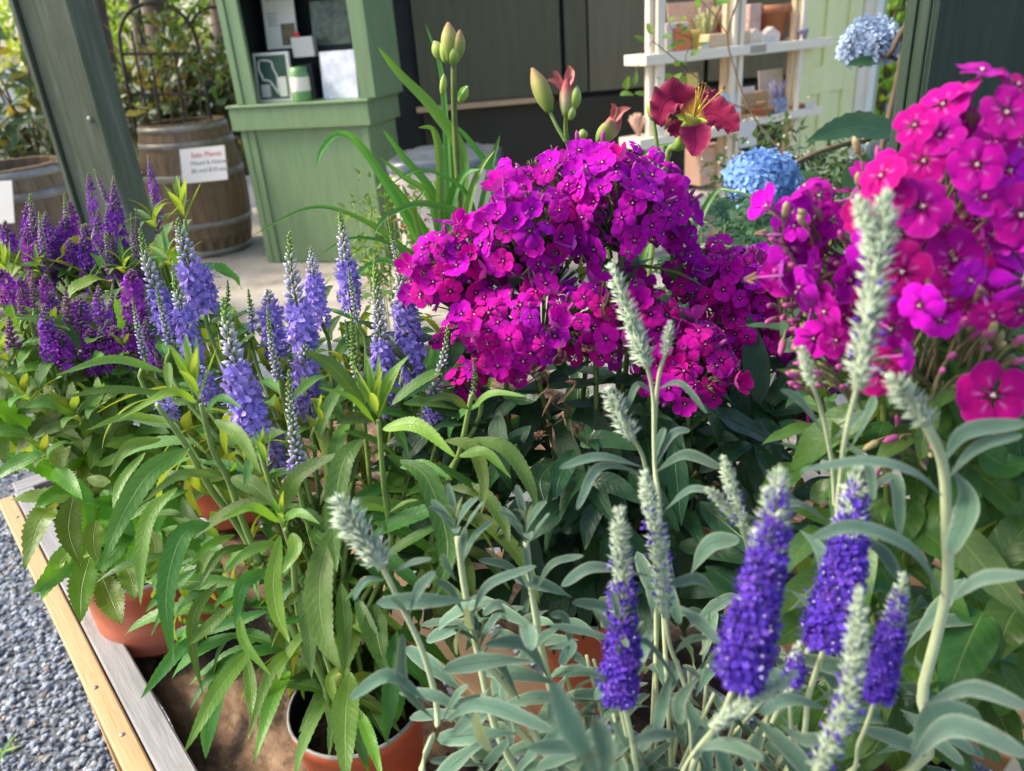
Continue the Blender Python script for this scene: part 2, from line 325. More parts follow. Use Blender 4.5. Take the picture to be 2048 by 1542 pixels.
M['pot'] = plain('terracotta_plastic', (0.54, 0.118, 0.048), 0.34, 0.06, 6, spec=0.5, dirt=((0.60, 0.36, 0.26), 0.5))
M['black'] = plain('black_plastic', (0.018, 0.018, 0.018), 0.4, 0.2, 20)
M['rimgrey'] = plain('worn_rim', (0.32, 0.31, 0.29), 0.35, 0.3, 40)
M['soil'] = plain('potting_soil', (0.030, 0.020, 0.013), 0.95, 0.6, 90, bump=1.0, spec=0.1)
# ================================================================== ground, building, background
M['gravel_ground'] = plain('gravel_bed', (0.15, 0.16, 0.175), 0.85, 0.5, 120, bump=1.0)
M['concrete'] = plain('concrete', (0.40, 0.355, 0.29), 0.85, 0.12, 5, bump=0.15, dirt=((0.10, 0.085, 0.07), 0.95))
M['olive'] = plain('olive_paint', (0.115, 0.116, 0.068), 0.55, 0.10, 3, stretch=(6, 6, 0.6)); M['olive_light'] = plain('lighter_olive', (0.19, 0.175, 0.115), 0.55, 0.10, 3, stretch=(6, 6, 0.6))  # panels behind the shelves get a lighter olive
M['olive_dark'] = plain('dark_olive_paint', (0.048, 0.045, 0.031), 0.6, 0.12, 3)
M['recess'] = plain('dark_recess_paint', (0.022, 0.028, 0.030), 0.7, 0.15, 4)  # near-black tone for the backing wall between the panels
M['sage'] = plain('sage_green_paint', (0.180, 0.270, 0.132), 0.5, 0.10, 5, spec=0.35, bump=0.08, stretch=(7, 7, 0.8), dirt=((0.17, 0.22, 0.12), 0.35))
M['sage_in'] = plain('dark_interior', (0.016, 0.024, 0.024), 0.8, 0.15, 5)  # near-black tone for the inside of the hutch and the display box
M['cream'] = plain('cream_paint', (0.80, 0.70, 0.54), 0.5, 0.05, 6)
M['tan'] = woodmat('pine_side', (0.55, 0.38, 0.21), (0.64, 0.46, 0.27), (0.70, 0.53, 0.33), stretch=(10, 10, 1))
M['yellow_door'] = plain('pale_yellow_paint', (0.76, 0.75, 0.36), 0.45, 0.05, 4)
M['white_trim'] = plain('white_trim', (0.78, 0.76, 0.66), 0.5, 0.05, 5)
M['paleg_wall'] = plain('pale_green_paint', (0.36, 0.44, 0.27), 0.5, 0.06, 5)
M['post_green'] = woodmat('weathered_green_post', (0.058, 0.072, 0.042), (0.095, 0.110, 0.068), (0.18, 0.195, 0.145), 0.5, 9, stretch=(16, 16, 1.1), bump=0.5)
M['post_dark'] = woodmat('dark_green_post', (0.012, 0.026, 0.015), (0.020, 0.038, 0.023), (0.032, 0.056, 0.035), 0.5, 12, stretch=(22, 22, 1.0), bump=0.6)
M['stave'] = woodmat('oak_stave', (0.11, 0.070, 0.038), (0.20, 0.135, 0.080), (0.27, 0.195, 0.125), 0.75, 10, stretch=(9, 9, 1.0), dark=((0.05, 0.035, 0.022), 0.55, 5.0))
M['hoop'] = plain('galvanised_hoop', (0.30, 0.285, 0.25), 0.5, 0.25, 12, metal=0.35, dirt=((0.16, 0.11, 0.07), 0.7))
M['card'] = plain('white_card', (0.60, 0.57, 0.51), 0.6, 0.03, 5)
M['ink_red'] = plain('red_ink', (0.55, 0.10, 0.09), 0.7, 0.05)
M['ink'] = plain('grey_ink', (0.16, 0.16, 0.15), 0.7, 0.05)
M['iron'] = plain('rusty_iron', (0.055, 0.040, 0.030), 0.6, 0.35, 30)
M['bark'] = woodmat('fir_bark', (0.060, 0.045, 0.035), (0.13, 0.098, 0.075), (0.22, 0.165, 0.12), 0.9, 6, stretch=(9, 9, 1.2), bump=1.0)
M['grey_rail'] = woodmat('weathered_grey_board', (0.155, 0.150, 0.150), (0.245, 0.24, 0.24), (0.33, 0.325, 0.325), 0.75, 12, stretch=(1.5, 16, 16), dark=((0.20, 0.155, 0.10), 0.56, 9.0))
M['fresh'] = woodmat('fresh_pine', (0.36, 0.205, 0.095), (0.46, 0.285, 0.14), (0.55, 0.36, 0.19), 0.6, 8, stretch=(1.2, 18, 18), bump=0.3, dark=((0.27, 0.13, 0.055), 0.60, 6.0))
M['fresh_leg'] = woodmat('pine_leg', (0.46, 0.24, 0.09), (0.58, 0.33, 0.13), (0.68, 0.42, 0.18), 0.6, 8, stretch=(14, 14, 1.2), bump=0.15)
M['slab'] = woodmat('old_stained_slab', (0.040, 0.024, 0.015), (0.17, 0.105, 0.062), (0.40, 0.28, 0.18), 0.9, 9, stretch=(3.5, 10, 10), dark=((0.010, 0.007, 0.005), 0.45, 8.0), bump=0.45)
def card_mesh(mb, p00, p10, p11, p01, th, mi=0):
    """thin upright panel from 4 corners (bl, br, tr, tl)"""
    q = np.array([p00, p10, p11, p01], float); n = nrm(np.cross(q[1]-q[0], q[3]-q[0]))*th
    V = np.vstack([q, q+n]); F = [(0, 3, 2, 1), (4, 5, 6, 7), (0, 1, 5, 4), (1, 2, 6, 5), (2, 3, 7, 6), (3, 0, 4, 7)]
    return mb.add(V, F, [(0, 0), (1, 0), (1, 1), (0, 1)]*2, None, mi)
def text_obj(name, body, size, origin, ex, ez, material, parent, root, align='LEFT', lift=0.002):
    cu = bpy.data.curves.new(name, 'FONT'); cu.body = body; cu.size = size; cu.align_x = align
    tmp = bpy.data.objects.new('tmp_text', cu); COL.objects.link(tmp); dg = bpy.context.evaluated_depsgraph_get()
    me = bpy.data.meshes.new_from_object(tmp.evaluated_get(dg)); bpy.data.objects.remove(tmp); me.name = name
    ex = nrm(ex); n = nrm(np.cross(ex, ez)); ez = np.cross(n, ex); o = np.asarray(origin)+n*lift-np.array(root.location)
    me.transform(Matrix([[ex[0], ez[0], n[0], o[0]], [ex[1], ez[1], n[1], o[1]], [ex[2], ez[2], n[2], o[2]], [0, 0, 0, 1]]))
    me.materials.clear(); me.materials.append(material); return link(name, me, parent)
# ---- ground
mb = MB(); S_ = 400.0
mb.add([(-S_, -S_, 0), (S_, -S_, 0), (S_, S_, 0), (-S_, S_, 0)], [(0, 1, 2, 3)]); g = obj('ground', mb, M['gravel_ground']); g['kind'] = 'structure'
mb = MB(); abox(mb, -3.6, 3.2, 3.55, 7.2, -0.1, 0.012, 0.004); g = obj('concrete_floor', mb, M['concrete']); g['kind'] = 'structure'
# gravel stones, real geometry where the photo shows them
def stone_tpl(seed):
    r = np.random.default_rng(seed); t = (1+5**.5)/2
    V = np.array([(-1, t, 0), (1, t, 0), (-1, -t, 0), (1, -t, 0), (0, -1, t), (0, 1, t), (0, -1, -t), (0, 1, -t), (t, 0, -1), (t, 0, 1), (-t, 0, -1), (-t, 0, 1)], float)/2
    V *= r.uniform(0.75, 1.2, (12, 1)); F = np.array([(0, 11, 5), (0, 5, 1), (0, 1, 7), (0, 7, 10), (0, 10, 11), (1, 5, 9), (5, 11, 4), (11, 10, 2), (10, 7, 6), (7, 1, 8), (3, 9, 4), (3, 4, 2), (3, 2, 6), (3, 6, 8), (3, 8, 9), (4, 9, 5), (2, 4, 11), (6, 2, 10), (8, 6, 7), (9, 8, 1)])
    return V, F, np.ones((12, 3)), np.zeros((12, 2))
def rot_mats(n, sx, sy, sz):
    a = rng.uniform(0, 6.28, n); tx = rng.normal(0, .35, n); ty = rng.normal(0, .35, n)
    Rz = np.zeros((n, 3, 3)); Rz[:, 0, 0] = np.cos(a); Rz[:, 0, 1] = -np.sin(a); Rz[:, 1, 0] = np.sin(a); Rz[:, 1, 1] = np.cos(a); Rz[:, 2, 2] = 1
    Rx = np.zeros((n, 3, 3)); Rx[:, 0, 0] = 1; Rx[:, 1, 1] = np.cos(tx); Rx[:, 1, 2] = -np.sin(tx); Rx[:, 2, 1] = np.sin(tx); Rx[:, 2, 2] = np.cos(tx)
    Ry = np.zeros((n, 3, 3)); Ry[:, 1, 1] = 1; Ry[:, 0, 0] = np.cos(ty); Ry[:, 0, 2] = np.sin(ty); Ry[:, 2, 0] = -np.sin(ty); Ry[:, 2, 2] = np.cos(ty)
    D = np.zeros((n, 3, 3)); D[:, 0, 0] = sx; D[:, 1, 1] = sy; D[:, 2, 2] = sz
    return Rz@Rx@Ry@D
mb = MB(); cols = np.array([(0.20, 0.225, 0.26), (0.27, 0.295, 0.33), (0.36, 0.38, 0.41), (0.13, 0.145, 0.165), (0.30, 0.30, 0.29), (0.26, 0.21, 0.17)])
for k, (n, x0, x1, y0, y1) in enumerate([(9500, -2.3, -0.55, 0.9, 2.9), (10500, -1.9, -0.3, 0.75, 2.2), (3200, -0.6, 1.0, 0.5, 1.6), (1600, -3.2, -1.2, 2.4, 3.6)]):
    s = rng.uniform(0.0040, 0.0100, n); pos = np.stack([rng.uniform(x0, x1, n), rng.uniform(y0, y1, n), s*rng.uniform(0.1, 1.0, n)], 1)
    mb.inst(stone_tpl(k), rot_mats(n, s*rng.uniform(.8, 1.4, n), s*rng.uniform(.8, 1.2, n), s*rng.uniform(.5, .8, n)), pos, cols[rng.choice(6, n, p=[.3, .28, .16, .12, .09, .05])]*rng.uniform(.95, 1.25, (n, 1)))
M['stone'] = tintmat('gravel_stone', 0.75, 0.0, 0.35)
g = obj('gravel', mb, M['stone'], smooth=False); g['kind'] = 'stuff'; tag(g, 'loose blue-grey gravel chips beside and under the display table', 'gravel')
# ---- display table: frame (a along the left rail towards us, b to the right and back)
C0 = np.array([-0.90, 1.20, 0]); TA = np.array([0.628, -0.778, 0]); TB = np.array([0.778, 0.628, 0])
def T(a, b, z): return C0+TA*a+TB*b+EZ*z
tbl = thing('display_table', 'low slatted timber display table with grey rails and pale pine trim under the potted plants', 'table', T(0.68, 0.5, 0))
def tboard(name, a0, a1, b0, b1, z0, z1, m, bev=0.002):
    L_ = (a1-a0, b1-b0, z1-z0); c = T((a0+a1)/2, (b0+b1)/2, (z0+z1)/2); along_b = (b1-b0) > (a1-a0) and (b1-b0) > (z1-z0)
    mb = MB()
    if along_b: box(mb, (0, 0, 0), EX, EY, EZ, L_[1]/2, L_[0]/2, L_[2]/2, bev); e = TB; f = -TA
    else: box(mb, (0, 0, 0), EX, EY, EZ, L_[0]/2, L_[1]/2, L_[2]/2, bev); e = TA; f = TB
    c = c-np.array(tbl.location)
    return link(name, mb.mesh(name, m, smooth=False), tbl, Matrix([[e[0], f[0], 0, c[0]], [e[1], f[1], 0, c[1]], [0, 0, 1, c[2]], [0, 0, 0, 1]]))
tboard('side_rail', 0.0, 1.42, -0.004, 0.028, 0.565, 0.660, M['grey_rail'])
tboard('trim_strip', -0.012, 1.44, -0.031, -0.006, 0.620, 0.651, M['fresh'])
tboard('end_rail', -0.046, -0.002, 0.0, 1.10, 0.565, 0.6585, M['grey_rail'])
tboard('side_rail', 0.0, 1.42, 1.056, 1.10, 0.565, 0.660, M['grey_rail'])
tboard('end_rail', 1.422, 1.452, -0.04, 1.10, 0.565, 0.645, M['fresh'])
tboard('end_rail', 1.385, 1.419, 0.049, 1.053, 0.565, 0.6595, M['tan'])
for a in (0.12, 0.66, 1.235): tboard('cross_bar', a, a+0.085, 0.049, 1.053, 0.528, 0.566, M['fresh'])
for b in (0.335, 0.455, 0.575, 0.695, 0.815, 0.935): tboard('slat', 0.004, 1.382, b, b+0.082, 0.568, 0.598, M['fresh'] if b in (0.335, 0.695) else M['slab'])
for a in (0.08, 0.34, 0.60, 0.70, 0.92, 1.2):
    mb = MB(); lathe(mb, [(0, 0.0012), (0.003, 0.001), (0.0034, 0)], T(a, -0.018+0.004*math.sin(a*9), 0.651), 8); obj('nail_head', mb, M['hoop'], tbl)
# old slab: uneven live-edged board
mb = MB(); na, nb = 170, 30; V = []; U = []
from mathutils import noise as mnoise
def fbm(x, y): return sum(mnoise.noise((x*f_, y*f_, f_))/f_**.8 for f_ in (1, 2.1, 4.3, 9.1))
for i in range(na+1):
    a = 0.006+1.37*i/na
    w0 = 0.036+0.004*math.sin(a*23); w1 = 0.315+0.012*math.sin(a*11)+0.008*math.sin(a*31+1)
    for j in range(nb+1):
        f = j/nb; z = 0.603+0.004*math.sin(a*14+f*5)+0.0065*fbm(a*9, f*4)-0.010*max(0, fbm(a*5+7, f*7)-.35)-0.012*(abs(f-0.5)*2)**6
        V.append(T(a, w0+(w1-w0)*f, z)); U.append((a, f))
F = [(i*(nb+1)+j, (i+1)*(nb+1)+j, (i+1)*(nb+1)+j+1, i*(nb+1)+j+1) for i in range(na) for j in range(nb)]
Vb = [v-EZ*0.03 for v in V]; n0 = len(V); k = nb+1
Fb = [tuple(n0+x for x in f[::-1]) for f in F]
Fs = [(i*k, n0+i*k, n0+(i+1)*k, (i+1)*k) for i in range(na)]+[(i*k+nb, (i+1)*k+nb, n0+(i+1)*k+nb, n0+i*k+nb) for i in range(na)]+[(j, j+1, n0+j+1, n0+j) for j in range(nb)]+[(na*k+j, n0+na*k+j, n0+na*k+j+1, na*k+j+1) for j in range(nb)]
lf = lambda p: np.array([np.dot(p-T(0, 0, 0), TA), np.dot(p-T(0, 0, 0), TB), p[2]])
mb.add([lf(p) for p in V+Vb], F+Fb+Fs, U+U)
c = T(0, 0, 0)-np.array(tbl.location)
link('old_slab', mb.mesh('old_slab', M['slab']), tbl, Matrix([[TA[0], TB[0], 0, c[0]], [TA[1], TB[1], 0, c[1]], [0, 0, 1, c[2]], [0, 0, 0, 1]]))
for (a, b) in ((0.515, -0.0305), (1.25, -0.0305), (1.1, 1.102), (0.25, 1.102)):
    tboard('leg', a, a+0.045, b, b+0.0245, 0.0, 0.6185, M['fresh_leg'])
# ---- left post (squared timber turned 40 degrees) and right post
def post(name, label, foot, face_dir, w1, w2, h, m, extras=True):
    r = thing(name, label, 'post', (foot[0], foot[1], 0)); e = nrm([*face_dir, 0]); f = np.array([-e[1], e[0], 0])
    mb = MB(); box(mb, (foot[0], foot[1], h/2), e, f, EZ, w1/2, w2/2, h/2, 0.006); o = obj('shaft', mb, m, r, smooth=False)
    return r, e, f
# left post: visible left face and right face
pL = P(165, 180, 2.35)
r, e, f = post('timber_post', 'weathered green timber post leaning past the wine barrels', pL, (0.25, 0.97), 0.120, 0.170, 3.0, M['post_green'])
tag(r, 'weathered olive green timber post between the two barrels', 'post')
mb = MB(); box(mb, np.array([pL[0], pL[1], 1.5])-e*0.0605+f*0.094, e, f, EZ, 0.012, 0.008, 1.5, 0.002); obj('corner_trim', mb, M['post_green'], r, smooth=False)
mb = MB(); bc = onplane(180, 238, np.array([pL[0], pL[1], 0])-e*0.060, e); lathe(mb, [(0.0, 0), (0.008, 0.0), (0.009, 0.003), (0.006, 0.006), (0.0, 0.007)], (0, 0, 0), 10)
o = link('bolt_head', mb.mesh('bolt_head', M['hoop']), r, xf(bc-np.array(r.location), f, -e))
KP = P(1853, 150, 1.27); e_ = nrm([0.97, 0.24, 0]); f_ = np.array([-e_[1], e_[0], 0]); pR = KP+e_*0.15+f_*0.036
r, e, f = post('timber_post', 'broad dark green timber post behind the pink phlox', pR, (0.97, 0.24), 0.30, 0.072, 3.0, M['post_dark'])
for q in (-0.018, 0.012):
    mb = MB(); box(mb, np.array([pR[0], pR[1], 1.5])-e*0.151+f*q, e, f, EZ, 0.0035, 0.009, 1.5, 0.002); obj('ridge_board', mb, M['post_dark'], r, smooth=False)
# ---- shop building: wall panels, added roof, door
shop = thing('shop_building', 'dark olive panelled shop front with roof behind the cabinet and shelves', 'building', (0.5, 6.0, 0))
WO = P(1000, 100, 5.9); WD = nrm([1.0, 0.10, 0]); WN = np.array([WD[1], -WD[0], 0])      # wall line and its outward normal
def wpt(x, y): return onplane(x, y, WO, WN)
def wallpanel(name, x0, x1, z0, z1, m, off, th=0.02, ref=150, bev=0.003):
    a = np.dot(wpt(x0, ref)-WO, WD); b = np.dot(wpt(x1, ref)-WO, WD)
    mb = MB(); box(mb, WO*np.array([1, 1, 0])+WD*(a+b)/2+WN*(off+th/2)+EZ*(z0+z1)/2, WD, WN, EZ, abs(b-a)/2, th/2, (z1-z0)/2, bev)
    return obj(name, mb, m, shop, smooth=False)
zl = wpt(960, 205)[2]
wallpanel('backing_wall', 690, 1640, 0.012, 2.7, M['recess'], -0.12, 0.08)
for (x0, x1) in ((838, 1122), (1131, 1174), (1178, 1405), (1414, 1650)): wallpanel('panel', x0, x1, zl+0.012, 2.69, M['olive'] if x0 < 1170 else M['olive_light'], 0.0, 0.03)
for (x0, x1) in ((838, 1122), (1131, 1405), (1414, 1650)): wallpanel('lower_panel', x0, x1, 0.014, zl-0.03, M['olive_dark'], 0.0, 0.02)
wallpanel('ledge', 825, 1100, zl-0.028, zl+0.008, M['tan'], 0.02, 0.10)
mb = MB(); abox(mb, -3.6, 3.4, 5.5, 8.5, 2.72, 2.86); obj('roof', mb, M['olive_dark'], shop, smooth=False)  # added roof out of view; keeps light from above off the shop wall
# yellow door and its trim
DO = P(1660, 150, 5.3); DD = nrm([1.0, 0.75, 0]); DN = np.array([DD[1], -DD[0], 0])
def dpt(x, y): return onplane(x, y, DO, DN)
def dbox(mb, x0, x1, z0, z1, off, th, ref=150, bev=0.004):
    a = np.dot(dpt(x0, ref)-DO, DD); b = np.dot(dpt(x1, ref)-DO, DD)
    box(mb, DO*np.array([1, 1, 0])+DD*(a+b)/2+DN*(off+th/2)+EZ*(z0+z1)/2, DD, DN, EZ, abs(b-a)/2, th/2, (z1-z0)/2, bev)
door = thing('panelled_door', 'pale yellow panelled door at the right end of the shelves', 'door', dpt(1655, 150)*np.array([1, 1, 0]))
mb = MB(); dbox(mb, 1588, 1700, 0.02, 2.3, 0, 0.03); obj('door_leaf', mb, M['yellow_door'], door, smooth=False)
zA = dpt(1655, 128)[2]; zB = dpt(1655, 182)[2]
for (x0, x1) in ((1590, 1608), (1632, 1648), (1676, 1699)):
    mb = MB(); dbox(mb, x0, x1, 0.03, 2.28, 0.03, 0.018); obj('stile', mb, M['yellow_door'], door, smooth=False)
for (z0, z1) in ((zB, zA), (0.03, 0.25), (2.1, 2.28)):
    mb = MB(); dbox(mb, 1608.5, 1675.5, z0, z1, 0.03, 0.0165); obj('rail', mb, M['yellow_door'], door, smooth=False)
trim = thing('door_frame', 'white door frame with pale green return beside the yellow door', 'door frame', dpt(1715, 150)*np.array([1, 1, 0]))
for n_, x0, x1, m_, th in (('jamb', 1701, 1718, 'cream', 0.06), ('casing', 1718.3, 1729, 'white_trim', 0.085), ('return_board', 1729.3, 1745, 'paleg_wall', 0.05)):
    mb = MB(); dbox(mb, x0, x1, 0.01, 2.6, 0.0, th); obj(n_, mb, M[m_], trim, smooth=False)
# ---- display cabinet
CE = nrm([-0.955, 0.297, 0]); CN = -np.array([-CE[1], CE[0], 0]); CN = CN if CN[1] < 0 else -CN
CO = G(774, 528, 0.012)
def cpt(x, y): return onplane(x, y, CO, CN)
def cs(x, y): return np.dot(cpt(x, y)-CO, CE)
cab = thing('display_cabinet', 'tall sage green display cabinet with an open hutch of books and maps', 'cabinet', CO)
def cbox(name, s0, s1, z0, z1, d0, d1, m, par=None):
    """s along the front to the left, d into the cabinet"""
    mb = MB(); box(mb, CO*np.array([1, 1, 0])+CE*(s0+s1)/2-CN*(d0+d1)/2+EZ*(z0+z1)/2, CE, -CN, EZ, abs(s1-s0)/2, abs(d1-d0)/2, (z1-z0)/2, 0.003)
    return obj(name, mb, M[m], cab, smooth=False)
sW = cs(535, 522); zT = cpt(620, 203)[2]; zB2 = cpt(620, 255)[2]; DP = 0.42
cbox('front_panel', 0.045, sW-0.10, 0.02, zB2+0.01, 0.012, 0.03, 'sage')
for s0, s1 in ((-0.001, 0.044), (sW-0.099, sW-0.05), (sW-0.045, sW)): cbox('stile', s0, s1, 0.015, zB2+0.012, 0.0, 0.031, 'sage')
cbox('side_panel', 0.0, 0.03, 0.016, zB2+0.01, 0.033, DP, 'sage'); cbox('side_panel', sW-0.03, sW-0.001, 0.016, zB2+0.01, 0.033, DP, 'sage')
cbox('counter_band', -0.035, sW+0.035, zB2, zT-0.018, -0.03, DP+0.01, 'sage')
cbox('counter_top', -0.045, sW+0.045, zT-0.016, zT, -0.042, DP+0.012, 'sage')
sa, sb = cs(752, 197), cs(720, 197); sc_, sd = cs(511, 197), cs(474, 201)
cbox('hutch_stile', sa, sb, zT+0.001, 2.3, 0.0, 0.03, 'sage'); cbox('hutch_stile', sc_, sd-0.05, zT+0.001, 2.3, 0.0, 0.03, 'sage'); cbox('hutch_stile', sd-0.046, sd, zT+0.001, 2.3, -0.008, 0.03, 'sage')
cbox('hutch_side', sa, sa+0.02, zT+0.001, 2.3, 0.031, DP, 'sage'); cbox('hutch_side', sd-0.02, sd, zT+0.001, 2.3, 0.031, DP, 'sage')
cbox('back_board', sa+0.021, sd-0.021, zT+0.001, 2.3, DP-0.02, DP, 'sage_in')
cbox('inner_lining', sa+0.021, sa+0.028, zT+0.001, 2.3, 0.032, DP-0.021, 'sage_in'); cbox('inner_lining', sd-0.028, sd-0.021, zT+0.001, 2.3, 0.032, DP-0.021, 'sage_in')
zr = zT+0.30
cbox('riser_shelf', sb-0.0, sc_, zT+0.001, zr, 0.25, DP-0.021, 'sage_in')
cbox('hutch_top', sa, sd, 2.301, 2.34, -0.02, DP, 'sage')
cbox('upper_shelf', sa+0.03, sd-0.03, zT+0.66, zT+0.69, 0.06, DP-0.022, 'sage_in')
# items in the hutch: (name,label,cat, px quad left,top,right,bottom, z0, depth offset d, thickness, material, tilt)
M['cream_paper'] = plain('cream_paper', (0.88, 0.83, 0.66), 0.6, 0.05, 6)
M['dark_cover'] = plain('dark_green_cover', (0.035, 0.09, 0.055), 0.5, 0.15, 10)
M['tin_green'] = plain('green_tin', (0.16, 0.34, 0.12), 0.4, 0.1, 8)
M['map_print'] = plain('pale_map_print', (0.74, 0.74, 0.76), 0.5, 0.25, 14, dirt=((0.42, 0.46, 0.80), 0.8))
M['photo_dark'] = plain('dark_picture', (0.075, 0.10, 0.065), 0.35, 0.6, 26, dirt=((0.16, 0.21, 0.09), 0.8))
M['photo_mix'] = plain('colour_picture', (0.16, 0.13, 0.08), 0.5, 0.8, 30, dirt=((0.30, 0.19, 0.05), 0.9))
M['red'] = plain('red_dot', (0.55, 0.02, 0.03), 0.5, 0.05)
def hut(name, label, cat, l, t_, r_, b_, z0, d, th, m, tilt=0.12):
    # s-extents from the front plane scaled for the deeper position
    OO = CO-CN*d; h = onplane(l, t_, OO, CN)[2]-onplane(l, b_, OO, CN)[2]
    c = CO*np.array([1, 1, 0])-CN*d+EZ*z0; e = -CE
    p0 = onplane(l, b_, OO, CN); p1 = onplane(r_, b_, OO, CN); p0[2] = p1[2] = z0; up = EZ*h*math.cos(tilt)-CN*h*math.sin(tilt)
    rt = thing(name, label, cat, (p0+p1)/2); mb = MB(); card_mesh(mb, p0, p1, p1+up, p0+up, -th); obj('cover', mb, m, rt, smooth=False)
    return rt, p0, p1, up
def decal(name, rt, p0, p1, up, u0, u1, v0, v1, m, lift=0.003, par=None):
    e = p1-p0; n = nrm(np.cross(e, up))*lift; q = lambda u, v: p0+e*u+up*v+n
    mb = MB(); card_mesh(mb, q(u0, v0), q(u1, v0), q(u1, v1), q(u0, v1), 0.001); return obj(name, mb, m, rt, smooth=False)
Z_ = zT+0.002
rt, p0, p1, up = hut('booklet', 'tall cream booklet with a small picture at its lower corner in the cabinet', 'booklet', 541, 12, 603, 130, zr+0.002, 0.25, 0.012, M['cream_paper'])
decal('picture', rt, p0, p1, up, 0.52, 0.96, 0.05, 0.42, M['photo_mix'])
text_obj('title', 'Garden  Stories', 0.028, p0+(p1-p0)*0.12+up*0.83, p1-p0, up, M['ink'], rt, rt)
for k_ in range(5): decal('text_line', rt, p0, p1, up, 0.12, 0.44-0.05*(k_ % 2), 0.60-k_*0.05, 0.612-k_*0.05, M['ink'], 0.0025)
rt, p0, p1, up = hut('map_book', 'dark green book with a pale map outline and cream border in the cabinet', 'book', 516, 98, 586, 198, Z_, 0.10, 0.02, M['cream_paper'])
decal('green_field', rt, p0, p1, up, 0.08, 0.92, 0.06, 0.94, M['dark_cover'])
mb = MB(); e_ = p1-p0; n_ = nrm(np.cross(e_, up))*0.005
o1 = [(0.18, 0.86), (0.50, 0.82), (0.55, 0.68), (0.62, 0.55), (0.64, 0.42), (0.62, 0.15)]; o2 = [(0.16, 0.84), (0.14, 0.66), (0.20, 0.56), (0.24, 0.46), (0.42, 0.42), (0.60, 0.20)]
for o_ in (o1, o2): tube(mb, [p0+e_*u+up*v+n_ for u, v in o_], 0.0055, 0.0055, 5, 20)
obj('map_outline', mb, M['cream_paper'], rt); decal('caption_box', rt, p0, p1, up, 0.14, 0.40, 0.10, 0.36, M['card'], 0.004); decal('figure', rt, p0, p1, up, 0.66, 0.88, 0.10, 0.50, M['cream_paper'], 0.004)
rt, p0, p1, up = hut('map_sheet', 'pale lilac and white map print standing at the right of the cabinet', 'map', 648, 101, 717, 197, Z_, 0.09, 0.015, M['map_print'])
rt, p0, p1, up = hut('picture_book', 'dark leafy picture book at the back of the cabinet', 'book', 632, 28, 706, 118, zr+0.002, 0.27, 0.015, M['photo_dark'])
rt, p0, p1, up = hut('price_card', 'small cream card with a red dot above the green tin', 'card', 590, 88, 632, 128, Z_+0.245, 0.17, 0.05, M['card'], 0.0)
decal('red_dot', rt, p0, p1, up, 0.2, 0.45, 1.0, 1.25, M['red'])
rt, p0, p1, up = hut('display_box', 'dark box carrying the small cream card in the cabinet', 'box', 588, 128, 634, 198, Z_, 0.17, 0.06, M['sage_in'], 0.0)
c = (CO*np.array([1, 1, 0])+CE*cs(601, 198)-CN*0.03); rt = thing('tea_tin', 'green tin with a cream label standing in front of the map book', 'tin', c+EZ*Z_)
mb = MB(); hh = cpt(600, 128)[2]-cpt(600, 198)[2]; lathe(mb, [(0.0, 0), (0.052, 0.0), (0.055, 0.006), (0.055, hh*0.78), (0.05, hh*0.84), (0.05, hh*0.99), (0.0, hh)], c+EZ*Z_, 20); obj('body', mb, M['tin_green'], rt)
mb = MB(); lathe(mb, [(0.0555, hh*0.3), (0.0562, hh*0.31), (0.0562, hh*0.70), (0.0555, hh*0.71)], c+EZ*Z_, 20); obj('paper_label', mb, M['cream_paper'], rt)
# ---- storage bin with dark lid
BO = P(905, 440, 4.35); rt = thing('storage_bin', 'pale plastic storage bin with a dark smoky lid under the wall ledge', 'bin', (BO[0], BO[1], 0.012))
M['bin'] = plain('pale_plastic', (0.60, 0.52, 0.47), 0.4, 0.05, 5); M['lid'] = plain('smoky_plastic', (0.10, 0.115, 0.13), 0.25, 0.2, 12)
zb0 = P(905, 310, 4.3)[2]; ww = (1005-795)*4.3/FP/2; be = nrm([0.96, -0.1, 0]); bf = np.array([-be[1], be[0], 0])
V = []; 
for (z, k) in ((0.013, 0.86), (0.05, 0.9), (zb0-0.05, 1.0), (zb0, 1.0)):
    for i in range(24):
        a = i/24*6.2832; cx_, sx_ = math.cos(a), math.sin(a); q = (abs(cx_)**6+abs(sx_)**6)**(-1/6)
        V.append(np.array([BO[0], BO[1], z])+be*cx_*q*ww*k+bf*sx_*q*0.25*k)
mb = MB(); mb.add(V, [(r_*24+i, r_*24+(i+1) % 24, (r_+1)*24+(i+1) % 24, (r_+1)*24+i) for r_ in range(3) for i in range(24)]+[tuple(range(23, -1, -1))]); obj('tub', mb, M['bin'], rt)
V = []
for (z, k) in ((zb0-0.03, 1.03), (zb0+0.012, 1.03), (zb0+0.03, 0.95), (zb0+0.02, 0.85), (zb0+0.055, 0.6), (zb0+0.06, 0.02)):
    for i in range(24):
        a = i/24*6.2832; cx_, sx_ = math.cos(a), math.sin(a); q = (abs(cx_)**6+abs(sx_)**6)**(-1/6); V.append(np.array([BO[0], BO[1], z])+be*cx_*q*ww*k+bf*sx_*q*0.25*k)
mb = MB(); mb.add(V, [(r_*24+i, r_*24+(i+1) % 24, (r_+1)*24+(i+1) % 24, (r_+1)*24+i) for r_ in range(5) for i in range(24)]); obj('lid', mb, M['lid'], rt)
